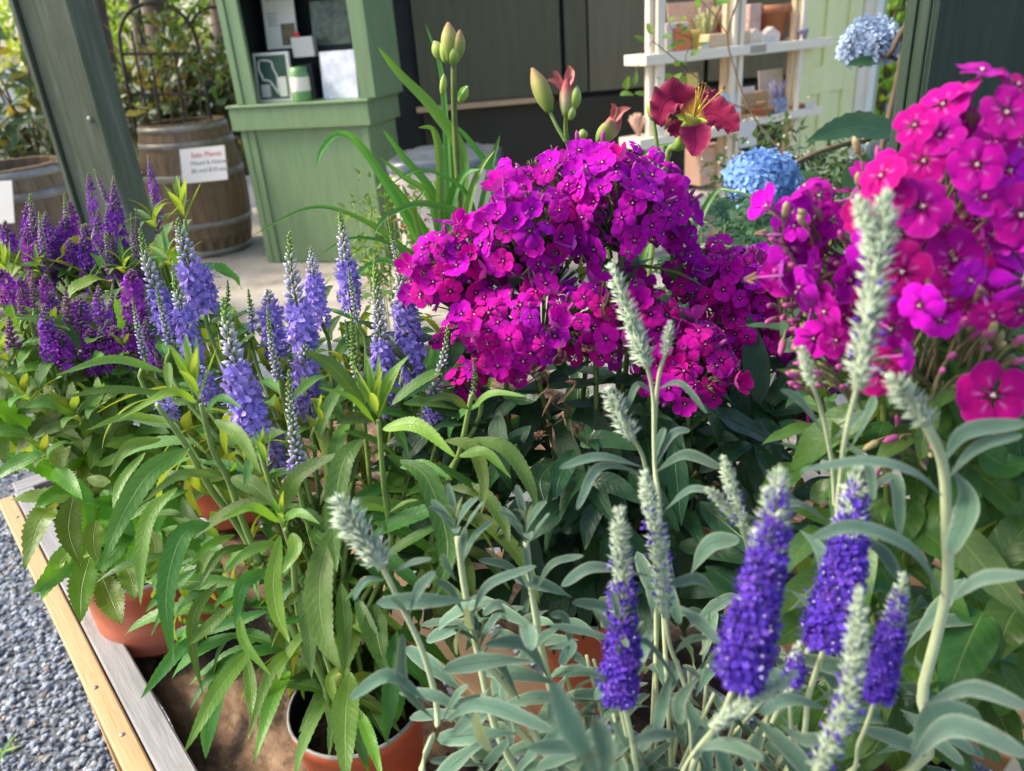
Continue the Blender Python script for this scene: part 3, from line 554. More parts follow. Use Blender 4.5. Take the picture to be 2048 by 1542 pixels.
# ---- ladder shelves
S1 = P(1256, 112, 4.2); S2 = P(1667, 69, 4.9); SD = nrm((S2-S1)*np.array([1, 1, 0])); SN = np.array([SD[1], -SD[0], 0])
def spt(x, y): return onplane(x, y, S1, SN)
def ss(x, y): return np.dot(spt(x, y)-S1, SD)
def sbox(mb, s0, s1, z0, z1, d0, d1, bev=0.003): box(mb, S1*np.array([1, 1, 0])+SD*(s0+s1)/2-SN*(d0+d1)/2+EZ*(z0+z1)/2, SD, -SN, EZ, abs(s1-s0)/2, abs(d1-d0)/2, (z1-z0)/2, bev)
shA = thing('ladder_shelf', 'cream ladder shelf of stationery behind the burgundy daylily', 'shelf', spt(1390, 200)*np.array([1, 1, 0])+EZ*0.012)
shB = thing('ladder_shelf', 'cream ladder shelf of pots and cards next to the yellow door', 'shelf', spt(1560, 200)*np.array([1, 1, 0])+EZ*0.012)
def upright(rt, x, y, w_px, m1='cream', m2='tan'):
    s = ss(x, y); w_ = w_px*4.4/FP
    mb = MB(); sbox(mb, s-w_*0.5, s+w_*0.5, 0.013, 2.2, 0.03, 0.06); obj('upright', mb, M[m1], rt, smooth=False)
    mb = MB(); sbox(mb, s-w_*0.5-0.035, s-w_*0.5-0.001, 0.013, 2.2, 0.062, 0.10); obj('side_board', mb, M[m2], rt, smooth=False)
upright(shA, 1330, 100, 20, 'cream', 'cream'); upright(shA, 1478, 100, 12); upright(shB, 1492, 100, 11, 'cream', 'cream'); upright(shB, 1612, 100, 11)
def shelf(rt, x0, y0, x1, th_px, d0=0.0, d1=0.20):
    z = spt(x0, y0)[2]; mb = MB(); sbox(mb, ss(x0, y0), ss(x1, y0-(x1-x0)*0.09), z-th_px*4.4/FP, z, d0, d1); obj('shelf_board', mb, M['cream'], rt, smooth=False); return z
zS1 = shelf(shA, 1292, 110, 1534, 20); zS3 = shelf(shA, 1280, 280, 1500, 20); shelf(shA, 1230, 430, 1490, 20)
zS2 = shelf(shB, 1500, 91, 1667, 19); zS4 = shelf(shB, 1515, 234, 1646, 17); shelf(shB, 1500, 380, 1630, 17)
MC = {n: plain(n+'_paint', c_, 0.55, 0.2, 120, dirt=d_) for n, c_, d_ in (
    ('peach_card', (0.62, 0.42, 0.32), ((0.75, 0.25, 0.08), 0.9)), ('floral', (0.66, 0.48, 0.40), ((0.55, 0.10, 0.10), 0.9)), ('terracotta', (0.42, 0.16, 0.075), None),
    ('orange', (0.72, 0.20, 0.04), None), ('pink', (0.72, 0.25, 0.30), None), ('blush', (0.74, 0.60, 0.50), None), ('crate', (0.52, 0.31, 0.14), None), ('lav', (0.30, 0.26, 0.40), None),
    ('navy', (0.16, 0.20, 0.30), ((0.7, 0.7, 0.72), 0.8)), ('yellow', (0.78, 0.55, 0.12), None), ('lime', (0.42, 0.45, 0.16), ((0.6, 0.55, 0.3), 0.8)), ('teal', (0.10, 0.22, 0.19), None), ('bluegrey', (0.50, 0.56, 0.60), None))}
def sitem(name, label, cat, l, t_, r_, b_, z0, m, d=0.12, th=0.06, kind='box', group=None):
    OO = S1-SN*d; q0 = onplane(l, b_, OO, SN); q1 = onplane(r_, b_, OO, SN); s0 = np.dot(q0-S1, SD); s1 = np.dot(q1-S1, SD); h = onplane(l, t_, OO, SN)[2]-q0[2]
    c = S1*np.array([1, 1, 0])+SD*(s0+s1)/2-SN*(d+th/2)+EZ*z0; rt = thing(name, label, cat, c, group); hw = (s1-s0)/2; mb = MB()
    if kind == 'box': box(mb, c+EZ*h/2, SD, -SN, EZ, hw, th/2, h/2, 0.004); obj('body', mb, m, rt, smooth=False)
    elif kind == 'card':
        card_mesh(mb, c-SD*hw, c+SD*hw, c+SD*hw+EZ*h*0.98-SN*h*0.15, c-SD*hw+EZ*h*0.98-SN*h*0.15, 0.004); obj('sheet', mb, m, rt, smooth=False)
        mb = MB(); card_mesh(mb, c-SD*0.01+SN*-0.002, c+SD*0.01+SN*-0.002, c+SD*0.01-SN*h*0.5, c-SD*0.01-SN*h*0.5, 0.003); obj('easel_back', mb, M['card'], rt, smooth=False)
    elif kind == 'pot':
        lathe(mb, [(0, 0), (hw*0.72, 0), (hw*0.95, h*0.76), (hw*1.08, h*0.77), (hw*1.1, h), (hw*0.98, h), (hw*0.92, h*0.8), (0.0, h*0.78)], c, 24); obj('body', mb, m, rt)
    elif kind == 'house':
        for q in (-0.5, 0.5):
            mb = MB(); cc = c+SD*hw*q; V = []
            for dd in (0, th):
                for (u, v) in ((-0.46, 0), (0.46, 0), (0.46, 0.55), (0, 1), (-0.46, 0.55)): V.append(cc+SD*hw*u-SN*dd+EZ*h*v)
            mb.add(V, [(0, 1, 2, 3, 4), (9, 8, 7, 6, 5)]+[(i, 5+i, 5+(i+1) % 5, (i+1) % 5) for i in range(5)]); obj('house_block', mb, m, rt, smooth=False)
    elif kind == 'crate':
        for i in range(2): mb = MB(); box(mb, c+EZ*(h*(0.25+0.5*i)), SD, -SN, EZ, hw, 0.006, h*0.22, 0.003); obj('slat', mb, m, rt, smooth=False)
        for i in range(2): mb = MB(); box(mb, c+EZ*(h*(0.25+0.5*i))-SN*th, SD, -SN, EZ, hw, 0.006, h*0.22, 0.003); obj('slat', mb, m, rt, smooth=False)
        for q in (-1, 1): mb = MB(); box(mb, c+EZ*h*0.47+SD*q*(hw-0.008)-SN*th/2, SD, -SN, EZ, 0.007, th/2-0.007, h*0.47, 0.002); obj('end_board', mb, m, rt, smooth=False)
    elif kind == 'bunch':
        for i in range(26):
            a = rng.uniform(0, 6.28); q = c+SD*hw*rng.uniform(-.3, .3); e_ = c+SD*hw*rng.uniform(-1, 1)-SN*rng.uniform(-.04, .06)+EZ*h*rng.uniform(.6, 1); tube(mb, [q, e_], 0.002, 0.006, 4, 3)
        obj('stalks', mb, m, rt)
    return rt
sitem('gift_card', 'peach card printed with orange flowers on the upper shelf', 'card', 1341, 16, 1400, 112, zS1+.002, MC['peach_card'], 0.2, 0.01, 'card')
sitem('flower_box', 'small blush box with orange blossoms on the upper shelf', 'box', 1332, 55, 1375, 112, zS1+.002, MC['blush'], 0.06, 0.06)
sitem('seed_bag', 'tall floral patterned bag beside the peach card on the upper shelf', 'bag', 1398, 0, 1425, 104, zS1+.002, MC['floral'], 0.2, 0.05)
sitem('flower_jar', 'yellow green dried flowers in a jar on the upper shelf', 'flowers', 1402, 20, 1440, 103, zS1+.002, MC['lime'], 0.12, 0.06, 'bunch')
sitem('wooden_stand', 'low wooden stand at the end of the upper shelf', 'stand', 1418, 76, 1500, 102, zS1+.002, M['tan'], 0.05, 0.10)
sitem('price_card', 'white price card beside the wooden stand', 'card', 1403, 92, 1418, 105, zS1+.002, M['card'], 0.02, 0.005, 'card')
sitem('floral_bag', 'floral print bag at the left of the terracotta pot', 'bag', 1497, 5, 1520, 84, zS2+.002, MC['floral'], 0.18, 0.05)
sitem('terracotta_pot', 'terracotta pot with a white tag on the shelf by the door', 'pot', 1527, 8, 1575, 82, zS2+.002, MC['terracotta'], 0.16, 0.1, 'pot')
sitem('house_ornament', 'pair of pale wooden house ornaments in front of the terracotta pot', 'ornament', 1500, 50, 1567, 82, zS2+.002, MC['blush'], 0.04, 0.05, 'house')
sitem('price_card', 'white price card in front of the house ornaments', 'card', 1526, 70, 1550, 84, zS2+.002, M['card'], 0.01, 0.005, 'card')
sitem('seed_packet', 'orange packet leaning at the right of the terracotta pot', 'packet', 1580, 25, 1600, 80, zS2+.002, MC['orange'], 0.14, 0.02, 'card')
sitem('seed_packet', 'pink packet beside the orange packet', 'packet', 1594, 28, 1612, 76, zS2+.002, MC['pink'], 0.10, 0.02, 'card')
sitem('seed_packet', 'yellow packet with a dark green round behind the pink packet', 'packet', 1590, -2, 1616, 74, zS2+.002, MC['yellow'], 0.2, 0.02, 'card')
sitem('floral_bag', 'floral print bag at the right end of the shelf by the door', 'bag', 1618, 4, 1630, 74, zS2+.002, MC['floral'], 0.16, 0.05)
sitem('yarn_ball', 'small blue round pot at the right end of the shelf', 'pot', 1600, 56, 1618, 76, zS2+.002, MC['lav'], 0.03, 0.05, 'pot')
sitem('wooden_crate', 'honey coloured slatted crate on the lower shelf by the door', 'crate', 1479, 176, 1548, 222, zS4+.002, MC['crate'], 0.06, 0.12, 'crate')
sitem('note_card', 'small blush card standing in the slatted crate', 'card', 1487, 152, 1513, 200, zS4+.03, MC['blush'], 0.12, 0.01, 'card')
sitem('note_card', 'larger blush card tilted behind the slatted crate', 'card', 1521, 135, 1568, 215, zS4+.002, MC['blush'], 0.22, 0.01, 'card')
sitem('lavender_bunch', 'dried lavender bunch in a purple wrap right of the crate', 'flowers', 1552, 150, 1573, 212, zS4+.002, MC['lav'], 0.10, 0.05, 'bunch')
sitem('patterned_box', 'navy and white patterned box at the front of the lower shelf', 'box', 1548, 196, 1575, 224, zS4+.002, MC['navy'], 0.02, 0.04)
sitem('wooden_tray', 'flat dark wooden tray at the right end of the lower shelf', 'tray', 1578, 203, 1612, 211, zS4+.002, MC['terracotta'], 0.06, 0.08)
sitem('price_card', 'white price card at the right end of the lower shelf', 'card', 1612, 198, 1630, 209, zS4+.002, M['card'], 0.01, 0.005, 'card')
sitem('note_card', 'pale blue card behind the burgundy daylily petals', 'card', 1440, 178, 1478, 235, zS4+.002, MC['bluegrey'], 0.02, 0.01, 'card')
sitem('dried_flowers', 'peach dried flowers at the left end of the low shelf', 'flowers', 1272, 232, 1300, 279, zS3+.002, MC['peach_card'], 0.08, 0.08, 'bunch')
sitem('dried_flowers', 'orange dried flowers behind the daylily on the low shelf', 'flowers', 1318, 235, 1345, 275, zS3+.002, MC['orange'], 0.10, 0.08, 'bunch')
sitem('paper_lantern', 'bright orange paper ornament hanging above the daylily', 'ornament', 1377, 148, 1399, 182, spt(1388, 182)[2], MC['yellow'], 0.05, 0.02, 'card')
sitem('hang_tag', 'white hanging tag with a dark pink print beside the daylily', 'tag', 1481, 232, 1514, 285, spt(1498, 285)[2], M['card'], -0.12, 0.004, 'card')
sitem('flat_box', 'pale box with coral lid on the floor under the shelves', 'box', 1398, 352, 1452, 425, 0.35, MC['peach_card'], 0.1, 0.15)
sitem('greeting_card', 'small orange and pink card in front of the peach card', 'card', 1352, 62, 1382, 110, zS1+.002, MC['orange'], 0.03, 0.01, 'card')
sitem('glass_jar', 'small yellow jar on the upper shelf beside the seed bag', 'jar', 1380, 70, 1402, 108, zS1+.002, MC['yellow'], 0.05, 0.05, 'pot')
sitem('woven_basket', 'small brown basket behind the wooden stand', 'basket', 1440, 48, 1468, 100, zS1+.002, MC['crate'], 0.17, 0.08, 'pot')
sitem('paper_bag', 'coral paper bag at the top of the upper shelf', 'bag', 1428, -20, 1452, 98, zS1+.002, MC['pink'], 0.2, 0.05)
sitem('seed_packet', 'teal packet at the far end of the shelf by the door', 'packet', 1606, 2, 1622, 74, zS2+.002, MC['teal'], 0.17, 0.02, 'card')
sitem('soap_block', 'row of coral soap on the low shelf under the daylily', 'soap', 1350, 258, 1390, 276, zS3+.002, MC['pink'], 0.06, 0.05)
sitem('candle_jar', 'pale candle jar on the low shelf behind the daylily', 'jar', 1420, 225, 1445, 268, zS3+.002, MC['blush'], 0.1, 0.06, 'pot')
sitem('wooden_bowl', 'shallow brown bowl in front of the slatted crate', 'bowl', 1512, 214, 1546, 230, zS4+.002, MC['terracotta'], 0.005, 0.05, 'pot')
# ---- barrels
def barrel(label, c, r0, rb, h, group):
    rt = thing('wine_barrel', label, 'barrel', (c[0], c[1], 0.0), group); ns_ = 24
    def rad(z): u = z/h*2-1; return rb-(rb-r0)*u*u
    st = MB(); zz = np.linspace(0.004, h, 9); da = math.pi/ns_*0.965; V = []
    for z in zz:
        for a in (-da, da):
            for dr in (0, -0.028): V.append(((rad(z)+dr)*math.cos(a), (rad(z)+dr)*math.sin(a), z))
    F = []
    for i in range(8):
        b = i*4; F += [(b, b+2, b+6, b+4), (b+1, b+5, b+7, b+3), (b, b+4, b+5, b+1), (b+2, b+3, b+7, b+6)]
    F += [(0, 1, 3, 2), (32, 34, 35, 33)]; st.add(V, F); me = st.mesh('stave', M['stave'], smooth=False)
    for i in range(ns_):
        link('stave', me, rt, Matrix.Rotation(i*2*math.pi/ns_, 4, 'Z')@Matrix.Diagonal((1, 1, 1+random.uniform(-.004, .004), 1)))
    for (f0, f1) in ((0.02, 0.065), (0.24, 0.285), (0.60, 0.65), (0.83, 0.875), (0.945, 0.985)):
        mb = MB(); q = [(rad(h*f)+0.004-0.0055*(k in (0, 3)), h*f) for k, f in enumerate((f0, f0+0.002, f1-0.002, f1))]; lathe(mb, q, (0, 0, 0), 48); link('hoop', mb.mesh('hoop', M['hoop']), rt)
    mb = MB(); lathe(mb, [(0.0, h*0.86), (rad(h*.86)-0.03, h*0.86), (rad(h*.86)-0.03, h*0.80)], (0, 0, 0), 32); link('soil', mb.mesh('soil', M['soil']), rt)
    return rt, rad
bc1 = G(425, 500, 0.0); b1, rad1 = barrel('oak wine barrel with grey hoops and a sale sign beside the cabinet', bc1, 0.285, 0.345, 0.92, 'wine barrel planters')
bc2 = P(70, 520, 4.1); bc2[2] = 0; b2, rad2 = barrel('oak wine barrel at the left edge behind the purple spikes', bc2, 0.29, 0.35, 0.90, 'wine barrel planters')
def sign(label, x0, y0, x1, y1, x2, y2, x3, y3, dep, lines):
    a, b, c_, d = (P(x, y, dep) for x, y in ((x0, y0), (x1, y1), (x2, y2), (x3, y3))); rt = thing('paper_sign', label, 'sign', (a+b)/2)
    up = ((d-a)+(c_-b))/2; up = up-nrm(b-a)*np.dot(up, nrm(b-a)); ex = b-a
    mb = MB(); card_mesh(mb, a, b, b+up, a+up, 0.004); obj('card', mb, M['card'], rt, smooth=False)
    for body, sz, u, v, m in lines: text_obj('lettering', body, sz, a+ex*u+up*v+nrm(np.cross(ex, up))*0.004, ex, up, m, rt, rt)
zf = np.linalg.norm((bc1-CAM)[:2])
dS = 4.86
sign('white card sign with red heading fixed to the barrel by the cabinet', 366, 368, 456, 359, 438, 293, 349, 299, dS, [('Sale Plants', 0.046, 0.24, 0.72, M['ink_red']), ('Mixed & Natives', 0.036, 0.22, 0.50, M['ink']), ('$5 and $10 each', 0.036, 0.22, 0.28, M['ink'])])
sign('blank looking white card on the barrel at the left edge', -60, 452, 30, 446, 10, 362, -75, 368, 3.50, [])
# ---- arched trellis in the barrel
tr = thing('arched_trellis', 'rusty arched wire trellis standing in the barrel by the cabinet', 'trellis', (bc1[0], bc1[1], 0.8))
def tp(x, y): return onplane(x, y, bc1, np.array([0.15, -1, 0]))
def bar(name, pts, r=0.013): mb = MB(); tube(mb, [tp(*p) for p in pts], r, r, 6, 6*len(pts)); obj(name, mb, M['iron'], tr)
bar('arch', [(275, 270), (245, 120), (240, 60), (262, 20), (300, 7), (345, 16), (380, 50), (400, 110), (425, 265)])
bar('arch', [(380, 50), (395, 28), (425, 14), (470, 22)], 0.010)
bar('cross_bar', [(246, 108), (402, 108)], 0.010); bar('cross_bar', [(262, 188), (415, 190)], 0.009)
for p, q in (((300, 108), (325, 262)), ((350, 108), (372, 262)), ((262, 60), (300, 262))): bar('upright_bar', [p, q], 0.009)
# ---- foliage generators
KITE = (np.array([(0, 0, 0), (0.22, 0.35, 0.05), (0, 0.5, -0.02), (-0.22, 0.35, 0.05), (0.0, 1.0, -0.10)]), np.array([(0, 1, 2), (0, 2, 3), (1, 4, 2), (2, 4, 3)]), np.ones((5, 3)), np.array([(0.5, 0), (1, .35), (.5, .5), (0, .35), (.5, 1)]))
def dirmats(D, sc, up=None):
    n = len(D); D = D/np.linalg.norm(D, axis=1, keepdims=True); u = rng.normal(0, 0.6, (n, 3))+np.array([0, 0, 1.0]) if up is None else up
    s = np.cross(D, u); s /= np.linalg.norm(s, axis=1, keepdims=True)+1e-9; nn = np.cross(s, D)
    return np.stack([s, D, nn], 2)*np.asarray(sc).reshape(-1, 1, 1)
def clump_leaves(mb, c, rad, nclump, per, leaf, spread, droop=0.3, col=None, surf=0.65):
    c = np.asarray(c); d = rng.normal(0, 1, (nclump, 3)); d /= np.linalg.norm(d, axis=1, keepdims=True); r = rng.uniform(surf, 1, (nclump, 1))**0.7
    cc = c+d*r*np.asarray(rad)*rng.uniform(0.8, 1.12, (nclump, 1)); cb = rng.uniform(0.6, 1.25, (nclump, 1))
    p = np.repeat(cc, per, 0)+rng.normal(0, spread, (nclump*per, 3)); n = len(p)
    D = rng.normal(0, 0.7, (n, 3))+np.repeat(d, per, 0)*0.7-np.array([0, 0, droop])
    cl = np.repeat(cb, per, 0)*rng.uniform(.8, 1.2, (n, 1))*np.ones(3)
    mb.inst(KITE, dirmats(D, leaf*rng.uniform(.6, 1.3, n)), p, cl if col is None else cl*np.asarray(col)); return cc
def tree(label, x, y, d, h, tr_r, crown_z, rad, n, per, leaf, m, base_px=None, group='trees behind the barrels'):
    c = P(x, y, d); rt = thing('tree', label, 'tree', (c[0], c[1], 0), group); mb = MB()
    pts = [(c[0], c[1], 0), (c[0]+.03*h, c[1], h*.35), (c[0]-.01*h, c[1], h*.7), (c[0]+.02*h, c[1], h)]
    tube(mb, pts, tr_r, tr_r*.4, 9, 18); cc = np.array([c[0], c[1], crown_z])
    for i in range(7):
        a = i*2.4; e = cc+np.array([math.cos(a)*rad[0]*.7, math.sin(a)*rad[1]*.7, rng.uniform(-.3, .5)*rad[2]]); tube(mb, [(c[0], c[1], min(h*.95, max(0.6, e[2]-.5*rad[2]))), (e+np.array([c[0], c[1], e[2]]))/2, e], tr_r*.35, tr_r*.08, 5, 7)
    obj('trunk', mb, M['bark'], rt); mb = MB(); clump_leaves(mb, cc, rad, n, per, leaf, leaf*1.6, surf=0.3); o = obj('crown', mb, m, rt, smooth=False); o['kind'] = 'stuff'
    return rt
tree('thick dark trunked tree at the far left behind the post', 150, 60, 8.0, 8, 0.20, 5.5, (1.7, 1.7, 1.6), 60, 14, 0.16, M['fir_leaf'])
tree('slender pale trunk rising at the left of the arched trellis', 238, 60, 6.6, 7, 0.055, 4.6, (1.3, 1.3, 1.2), 40, 12, 0.13, M['tree_leaf'])
tree('reddish trunk seen through the trellis arch', 285, 50, 9.0, 8, 0.17, 5.6, (1.6, 1.6, 1.4), 60, 12, 0.16, M['tree_leaf'])
tree('dark trunk against the left edge of the picture', 30, 60, 9.5, 8, 0.16, 5.8, (1.6, 1.6, 1.8), 60, 12, 0.16, M['tree_leaf'])
tree('brown trunk just left of the cabinet', 425, 80, 8.5, 8, 0.17, 5.4, (1.6, 1.6, 1.4), 60, 12, 0.16, M['fir_leaf'])
tree('sunlit yellow green maple far behind the trellis', 330, 40, 15, 6, 0.15, 2.2, (3.0, 2.0, 1.7), 160, 14, 0.20, M['tree_leaf'])
tree('sunlit light green tree far behind the left post', 60, 60, 17, 6, 0.15, 2.4, (3.0, 2.0, 1.8), 150, 14, 0.21, M['tree_leaf'])
tree('bright green tree seen in the gap beside the right post', 1760, 150, 9.5, 4, 0.10, 1.2, (1.5, 1.2, 1.3), 220, 18, 0.15, M['tree_leaf'], group='trees beyond the door')
tree('tall tree closing the view over the lane at the left', 200, 30, 24, 9, 0.2, 4.0, (6, 3, 3.0), 120, 14, 0.34, M['tree_leaf'])
# ---- leaf mesh generator (used from here on)
def leaf_mb(mb, spine, width, up, prof='lance', n=16, fold=0.25, serr=0.0, wave=0.0, twist=0.0, col=None, mi=0, ph=0.0):
    p = spline(spine, n+1); Tn = np.gradient(p, axis=0); V = []; U = []; L_ = np.linalg.norm(np.diff(p, axis=0), axis=1).sum()
    for i in range(n+1):
        t = i/n
        if prof == 'lance': w_ = (math.sin(math.pi*min(1, t**0.78))**0.85) if t < 1 else 0
        elif prof == 'oblong': w_ = min(1, 0.18+1.5*t)*(1-t**5)**0.5*(1 if t > 0.25 else 0.35+2.6*t)
        elif prof == 'ovate': w_ = math.sin(math.pi*t**0.62)**0.8 if t < 1 else 0
        elif prof == 'strap': w_ = min(1, 0.75+t)*(1-t**2.2)**0.7
        else: w_ = 1-t
        w_ = max(w_, 0.05 if i == 0 else 0.0)*width/2
        if serr and 0 < i < n: w_ *= (1+serr if i % 2 else 1-serr)
        s, d, nn = frame(Tn[i], up)
        if twist: a = twist*t; s, nn = s*math.cos(a)+nn*math.sin(a), nn*math.cos(a)-s*math.sin(a)
        for k, x in enumerate((-1, -0.5, 0, 0.5, 1)):
            lift = abs(x)*fold*w_+(wave*width*math.sin(t*17+ph+x*1.3)*abs(x) if wave else 0)
            V.append(p[i]+s*x*w_+nn*lift); U.append((0.5+x/2, t))
    F = np.array([(i*5+j, i*5+j+1, (i+1)*5+j+1, (i+1)*5+j) for i in range(n) for j in range(4)])
    return mb.add(np.array(V), F, U, col, mi)
LTPL = {}
def leaf_variants(name, m, prof, ratio, bends, n=14, fold=0.25, serr=0.0, wave=0.0):
    """unit-length leaves along +Y, face +Z, bending towards -Z"""
    out = []
    for k, b in enumerate(bends):
        q = [np.zeros(3)]; a = 0.0
        for i in range(6): a += b/6; q.append(q[-1]+np.array([0.02*math.sin(k*2+i), math.cos(a), -math.sin(a)])/6)
        mb = MB(); leaf_mb(mb, q, ratio*(0.9+0.2*((k*37) % 10)/10), (0, 0.2, 1), prof, n, fold, serr, wave, 0.25*math.sin(k*1.7), ph=k); out.append(mb.mesh(name, m)); LTPL[out[-1].name] = (np.concatenate(mb.V), np.concatenate(mb.F), np.concatenate(mb.C), np.concatenate(mb.U))
    return out
# ---- rhododendrons
LV_rhodo = leaf_variants('leaf', M['rhodo_leaf'], 'oblong', 0.30, (-0.2, 0.3, 0.7, 1.1), 8, 0.2)
def rhodo(label, spots, dep, seed, whorls, rad, group='rhododendrons'):
    cx_, cy_ = spots; c = P(cx_, cy_, dep); rt = thing('rhododendron_bush', label, 'bush', (c[0], c[1], 0), group); loc = np.array(rt.location); st = MB(); rad = np.asarray(rad); r_ = np.random.default_rng(seed)
    for i in range(whorls):
        d = nrm(r_.normal(0, 1, 3)+np.array([0, -0.9, 0.25])); p = c+d*rad*r_.uniform(0.75, 1.05); tube(st, [(c[0], c[1], max(0, c[2]-rad[2])), (c+p)/2-EZ*0.08, p], 0.012, 0.004, 5, 6)
        for k in range(7):
            a = k*0.9+r_.uniform(0, .4); dd = nrm(d*r_.uniform(.25, .9)+np.array([math.cos(a), math.sin(a)*.8, 0.35*math.sin(a*1.7)])); link('leaf', LV_rhodo[int(r_.integers(4))], rt, xf(p-loc, dd, nrm(d+EZ), r_.uniform(.09, .15)))
    obj('stems', st, M['twig'], rt); mb = MB(); clump_leaves(mb, c, rad*0.92, 110, 8, 0.13, 0.09, surf=0.2); o = obj('inner_foliage', mb, M['rhodo_leaf'], rt, smooth=False); o['kind'] = 'stuff'
rhodo('broad leaved rhododendron filling the left edge behind the barrel', (60, 255), 5.0, 1, 36, (0.75, 0.6, 0.62))
rhodo('rhododendron between the left post and the trellis', (300, 215), 6.3, 2, 30, (0.75, 0.4, 0.42))
rhodo('shaded rhododendron behind the trellis next to the cabinet', (420, 190), 6.4, 3, 24, (0.5, 0.4, 0.55))
# climber on the trellis
cl = thing('climbing_plant', 'leafy climber scrambling over the arched trellis', 'climber', (bc1[0], bc1[1], 0.8)); mb = MB()
for k in range(5):
    tube(mb, [tp(290+k*28, 262), tp(275+k*30, 170)+EY*.05, tp(290+k*26, 90), tp(270+k*35, 25)], 0.006, 0.002, 5, 14)
obj('stems', mb, M['twig'], cl); mb = MB()
for (x, y, q) in ((300, 60, 9), (350, 40, 8), (390, 90, 8), (330, 130, 5), (410, 150, 8), (420, 60, 9), (280, 20, 5), (450, 30, 6)): clump_leaves(mb, tp(x, y), (0.16, 0.1, 0.14), max(3, q-3), 7, 0.075, 0.05)
o = obj('foliage', mb, M['broad_leaf'], cl, smooth=False); o['kind'] = 'stuff'
# ================================================================== plants
TOCAM = lambda p: nrm(CAM-np.asarray(p))
def facing(p, wz=0.55, wc=0.75): return nrm(EZ*wz+TOCAM(p)*wc+rng.normal(0, 0.12, 3))
# ---- floret templates: local y outwards, z up
def tpl_floret(npet=4, pl=1.0, pw=0.55, cup=0.35, stam=2):
    V = []; F = []; C = []
    for k in range(npet):
        a = k*2*math.pi/npet+0.4; dx, dz = math.cos(a), math.sin(a); sx, sz = -dz, dx; b = len(V)
        for (r, w_, y, c_) in ((0.08, 0.10, 0.35, 0.80), (0.55*pl, pw/2, 0.35+cup*.65, 1.0), (pl, pw*0.22, 0.35+cup*.85, 1.12)):
            for q in (-1, 1): V.append((dx*r+sx*w_*q, y, dz*r+sz*w_*q)); C.append((c_,)*3)
        F += [(b, b+1, b+3), (b, b+3, b+2), (b+2, b+3, b+5), (b+2, b+5, b+4)]
    b = len(V)
    for k in range(3):
        a = k*2.09; V.append((0.10*math.cos(a), -0.15, 0.10*math.sin(a))); C.append((0.75,)*3)
    for k in range(3):
        a = k*2.09; V.append((0.12*math.cos(a), 0.42, 0.12*math.sin(a))); C.append((0.85,)*3)
    for k in range(3): k2 = (k+1) % 3; F += [(b+k, b+k2, b+3+k2), (b+k, b+3+k2, b+3+k)]
    for k in range(stam):
        b = len(V); a = k*math.pi+0.9; x, z = math.cos(a)*0.45, math.sin(a)*0.45+0.15
        V += [(0.03, 0.35, 0), (-0.03, 0.35, 0.03), (x, 1.5, z), (x+0.10, 1.6, z+.04)]; C += [(0.9,)*3]*2+[(1.25,)*3]*2; F += [(b, b+1, b+2), (b+1, b+3, b+2)]
    return np.array(V, float), np.array(F), np.array(C), np.zeros((len(V), 2))
def tpl_bud(w_=0.30, seg=5, base=0.8, tip=1.15):
    V = [(0, 0, 0)]; C = [(base,)*3]
    for y, r in ((0.35, w_), (0.75, w_*0.85)):
        for k in range(seg): a = k*2*math.pi/seg; V.append((r*math.cos(a), y, r*math.sin(a))); C.append(((base+tip)/2,)*3)
    V.append((0, 1, 0)); C.append((tip,)*3); F = []
    for k in range(seg):
        k2 = (k+1) % seg; F += [(0, 1+k2, 1+k), (1+k, 1+k2, 1+seg+k2), (1+k, 1+seg+k2, 1+seg+k), (1+seg+k, 1+seg+k2, 2*seg+1)]
    return np.array(V, float), np.array(F), np.array(C), np.zeros((len(V), 2))
def tpl_needle():
    V = np.array([(0.10, 0, 0), (-0.05, 0, 0.09), (-0.05, 0, -0.09), (0.085, 0.6, 0.0), (-0.05, 0.6, 0.07), (-0.05, 0.6, -0.07), (0, 1, 0.05)])
    F = np.array([(0, 1, 4), (0, 4, 3), (1, 2, 5), (1, 5, 4), (2, 0, 3), (2, 3, 5), (3, 4, 6), (4, 5, 6), (5, 3, 6)]); C = np.array([(0.7,)*3]*3+[(1.0,)*3]*3+[(1.2,)*3]); return V, F, C, np.zeros((7, 2))
BUD2 = tpl_bud(0.22, 5, 1.0, 1.0); BUD2[2][0] = (.35, .55, .22); BUD2[2][1:6] = (.62, .80, .48); BUD2[2][6:] = 1.12
FLO = tpl_floret(); FLO_D = tpl_floret(4, 0.9, 0.6, 0.5, 2); BUD = tpl_bud(); NEED = tpl_needle(); NEED2 = (NEED[0]*np.array([.72, 1, .72]), *NEED[1:])
def spine_at(sp, t):
    n = len(sp)-1; x = np.clip(t, 0, 1)*n; i = np.minimum(x.astype(int), n-1); f = (x-i)[:, None]
    return sp[i]*(1-f)+sp[i+1]*f, sp[i+1]-sp[i]
def radial(sp, t, ang):
    p, T_ = spine_at(sp, t); T_ /= np.linalg.norm(T_, axis=1, keepdims=True)
    s = np.cross(T_, np.array([0.3, 0.9, 0.2])); s /= np.linalg.norm(s, axis=1, keepdims=True); n = np.cross(s, T_)
    return p, T_, s*np.cos(ang)[:, None]+n*np.sin(ang)[:, None]
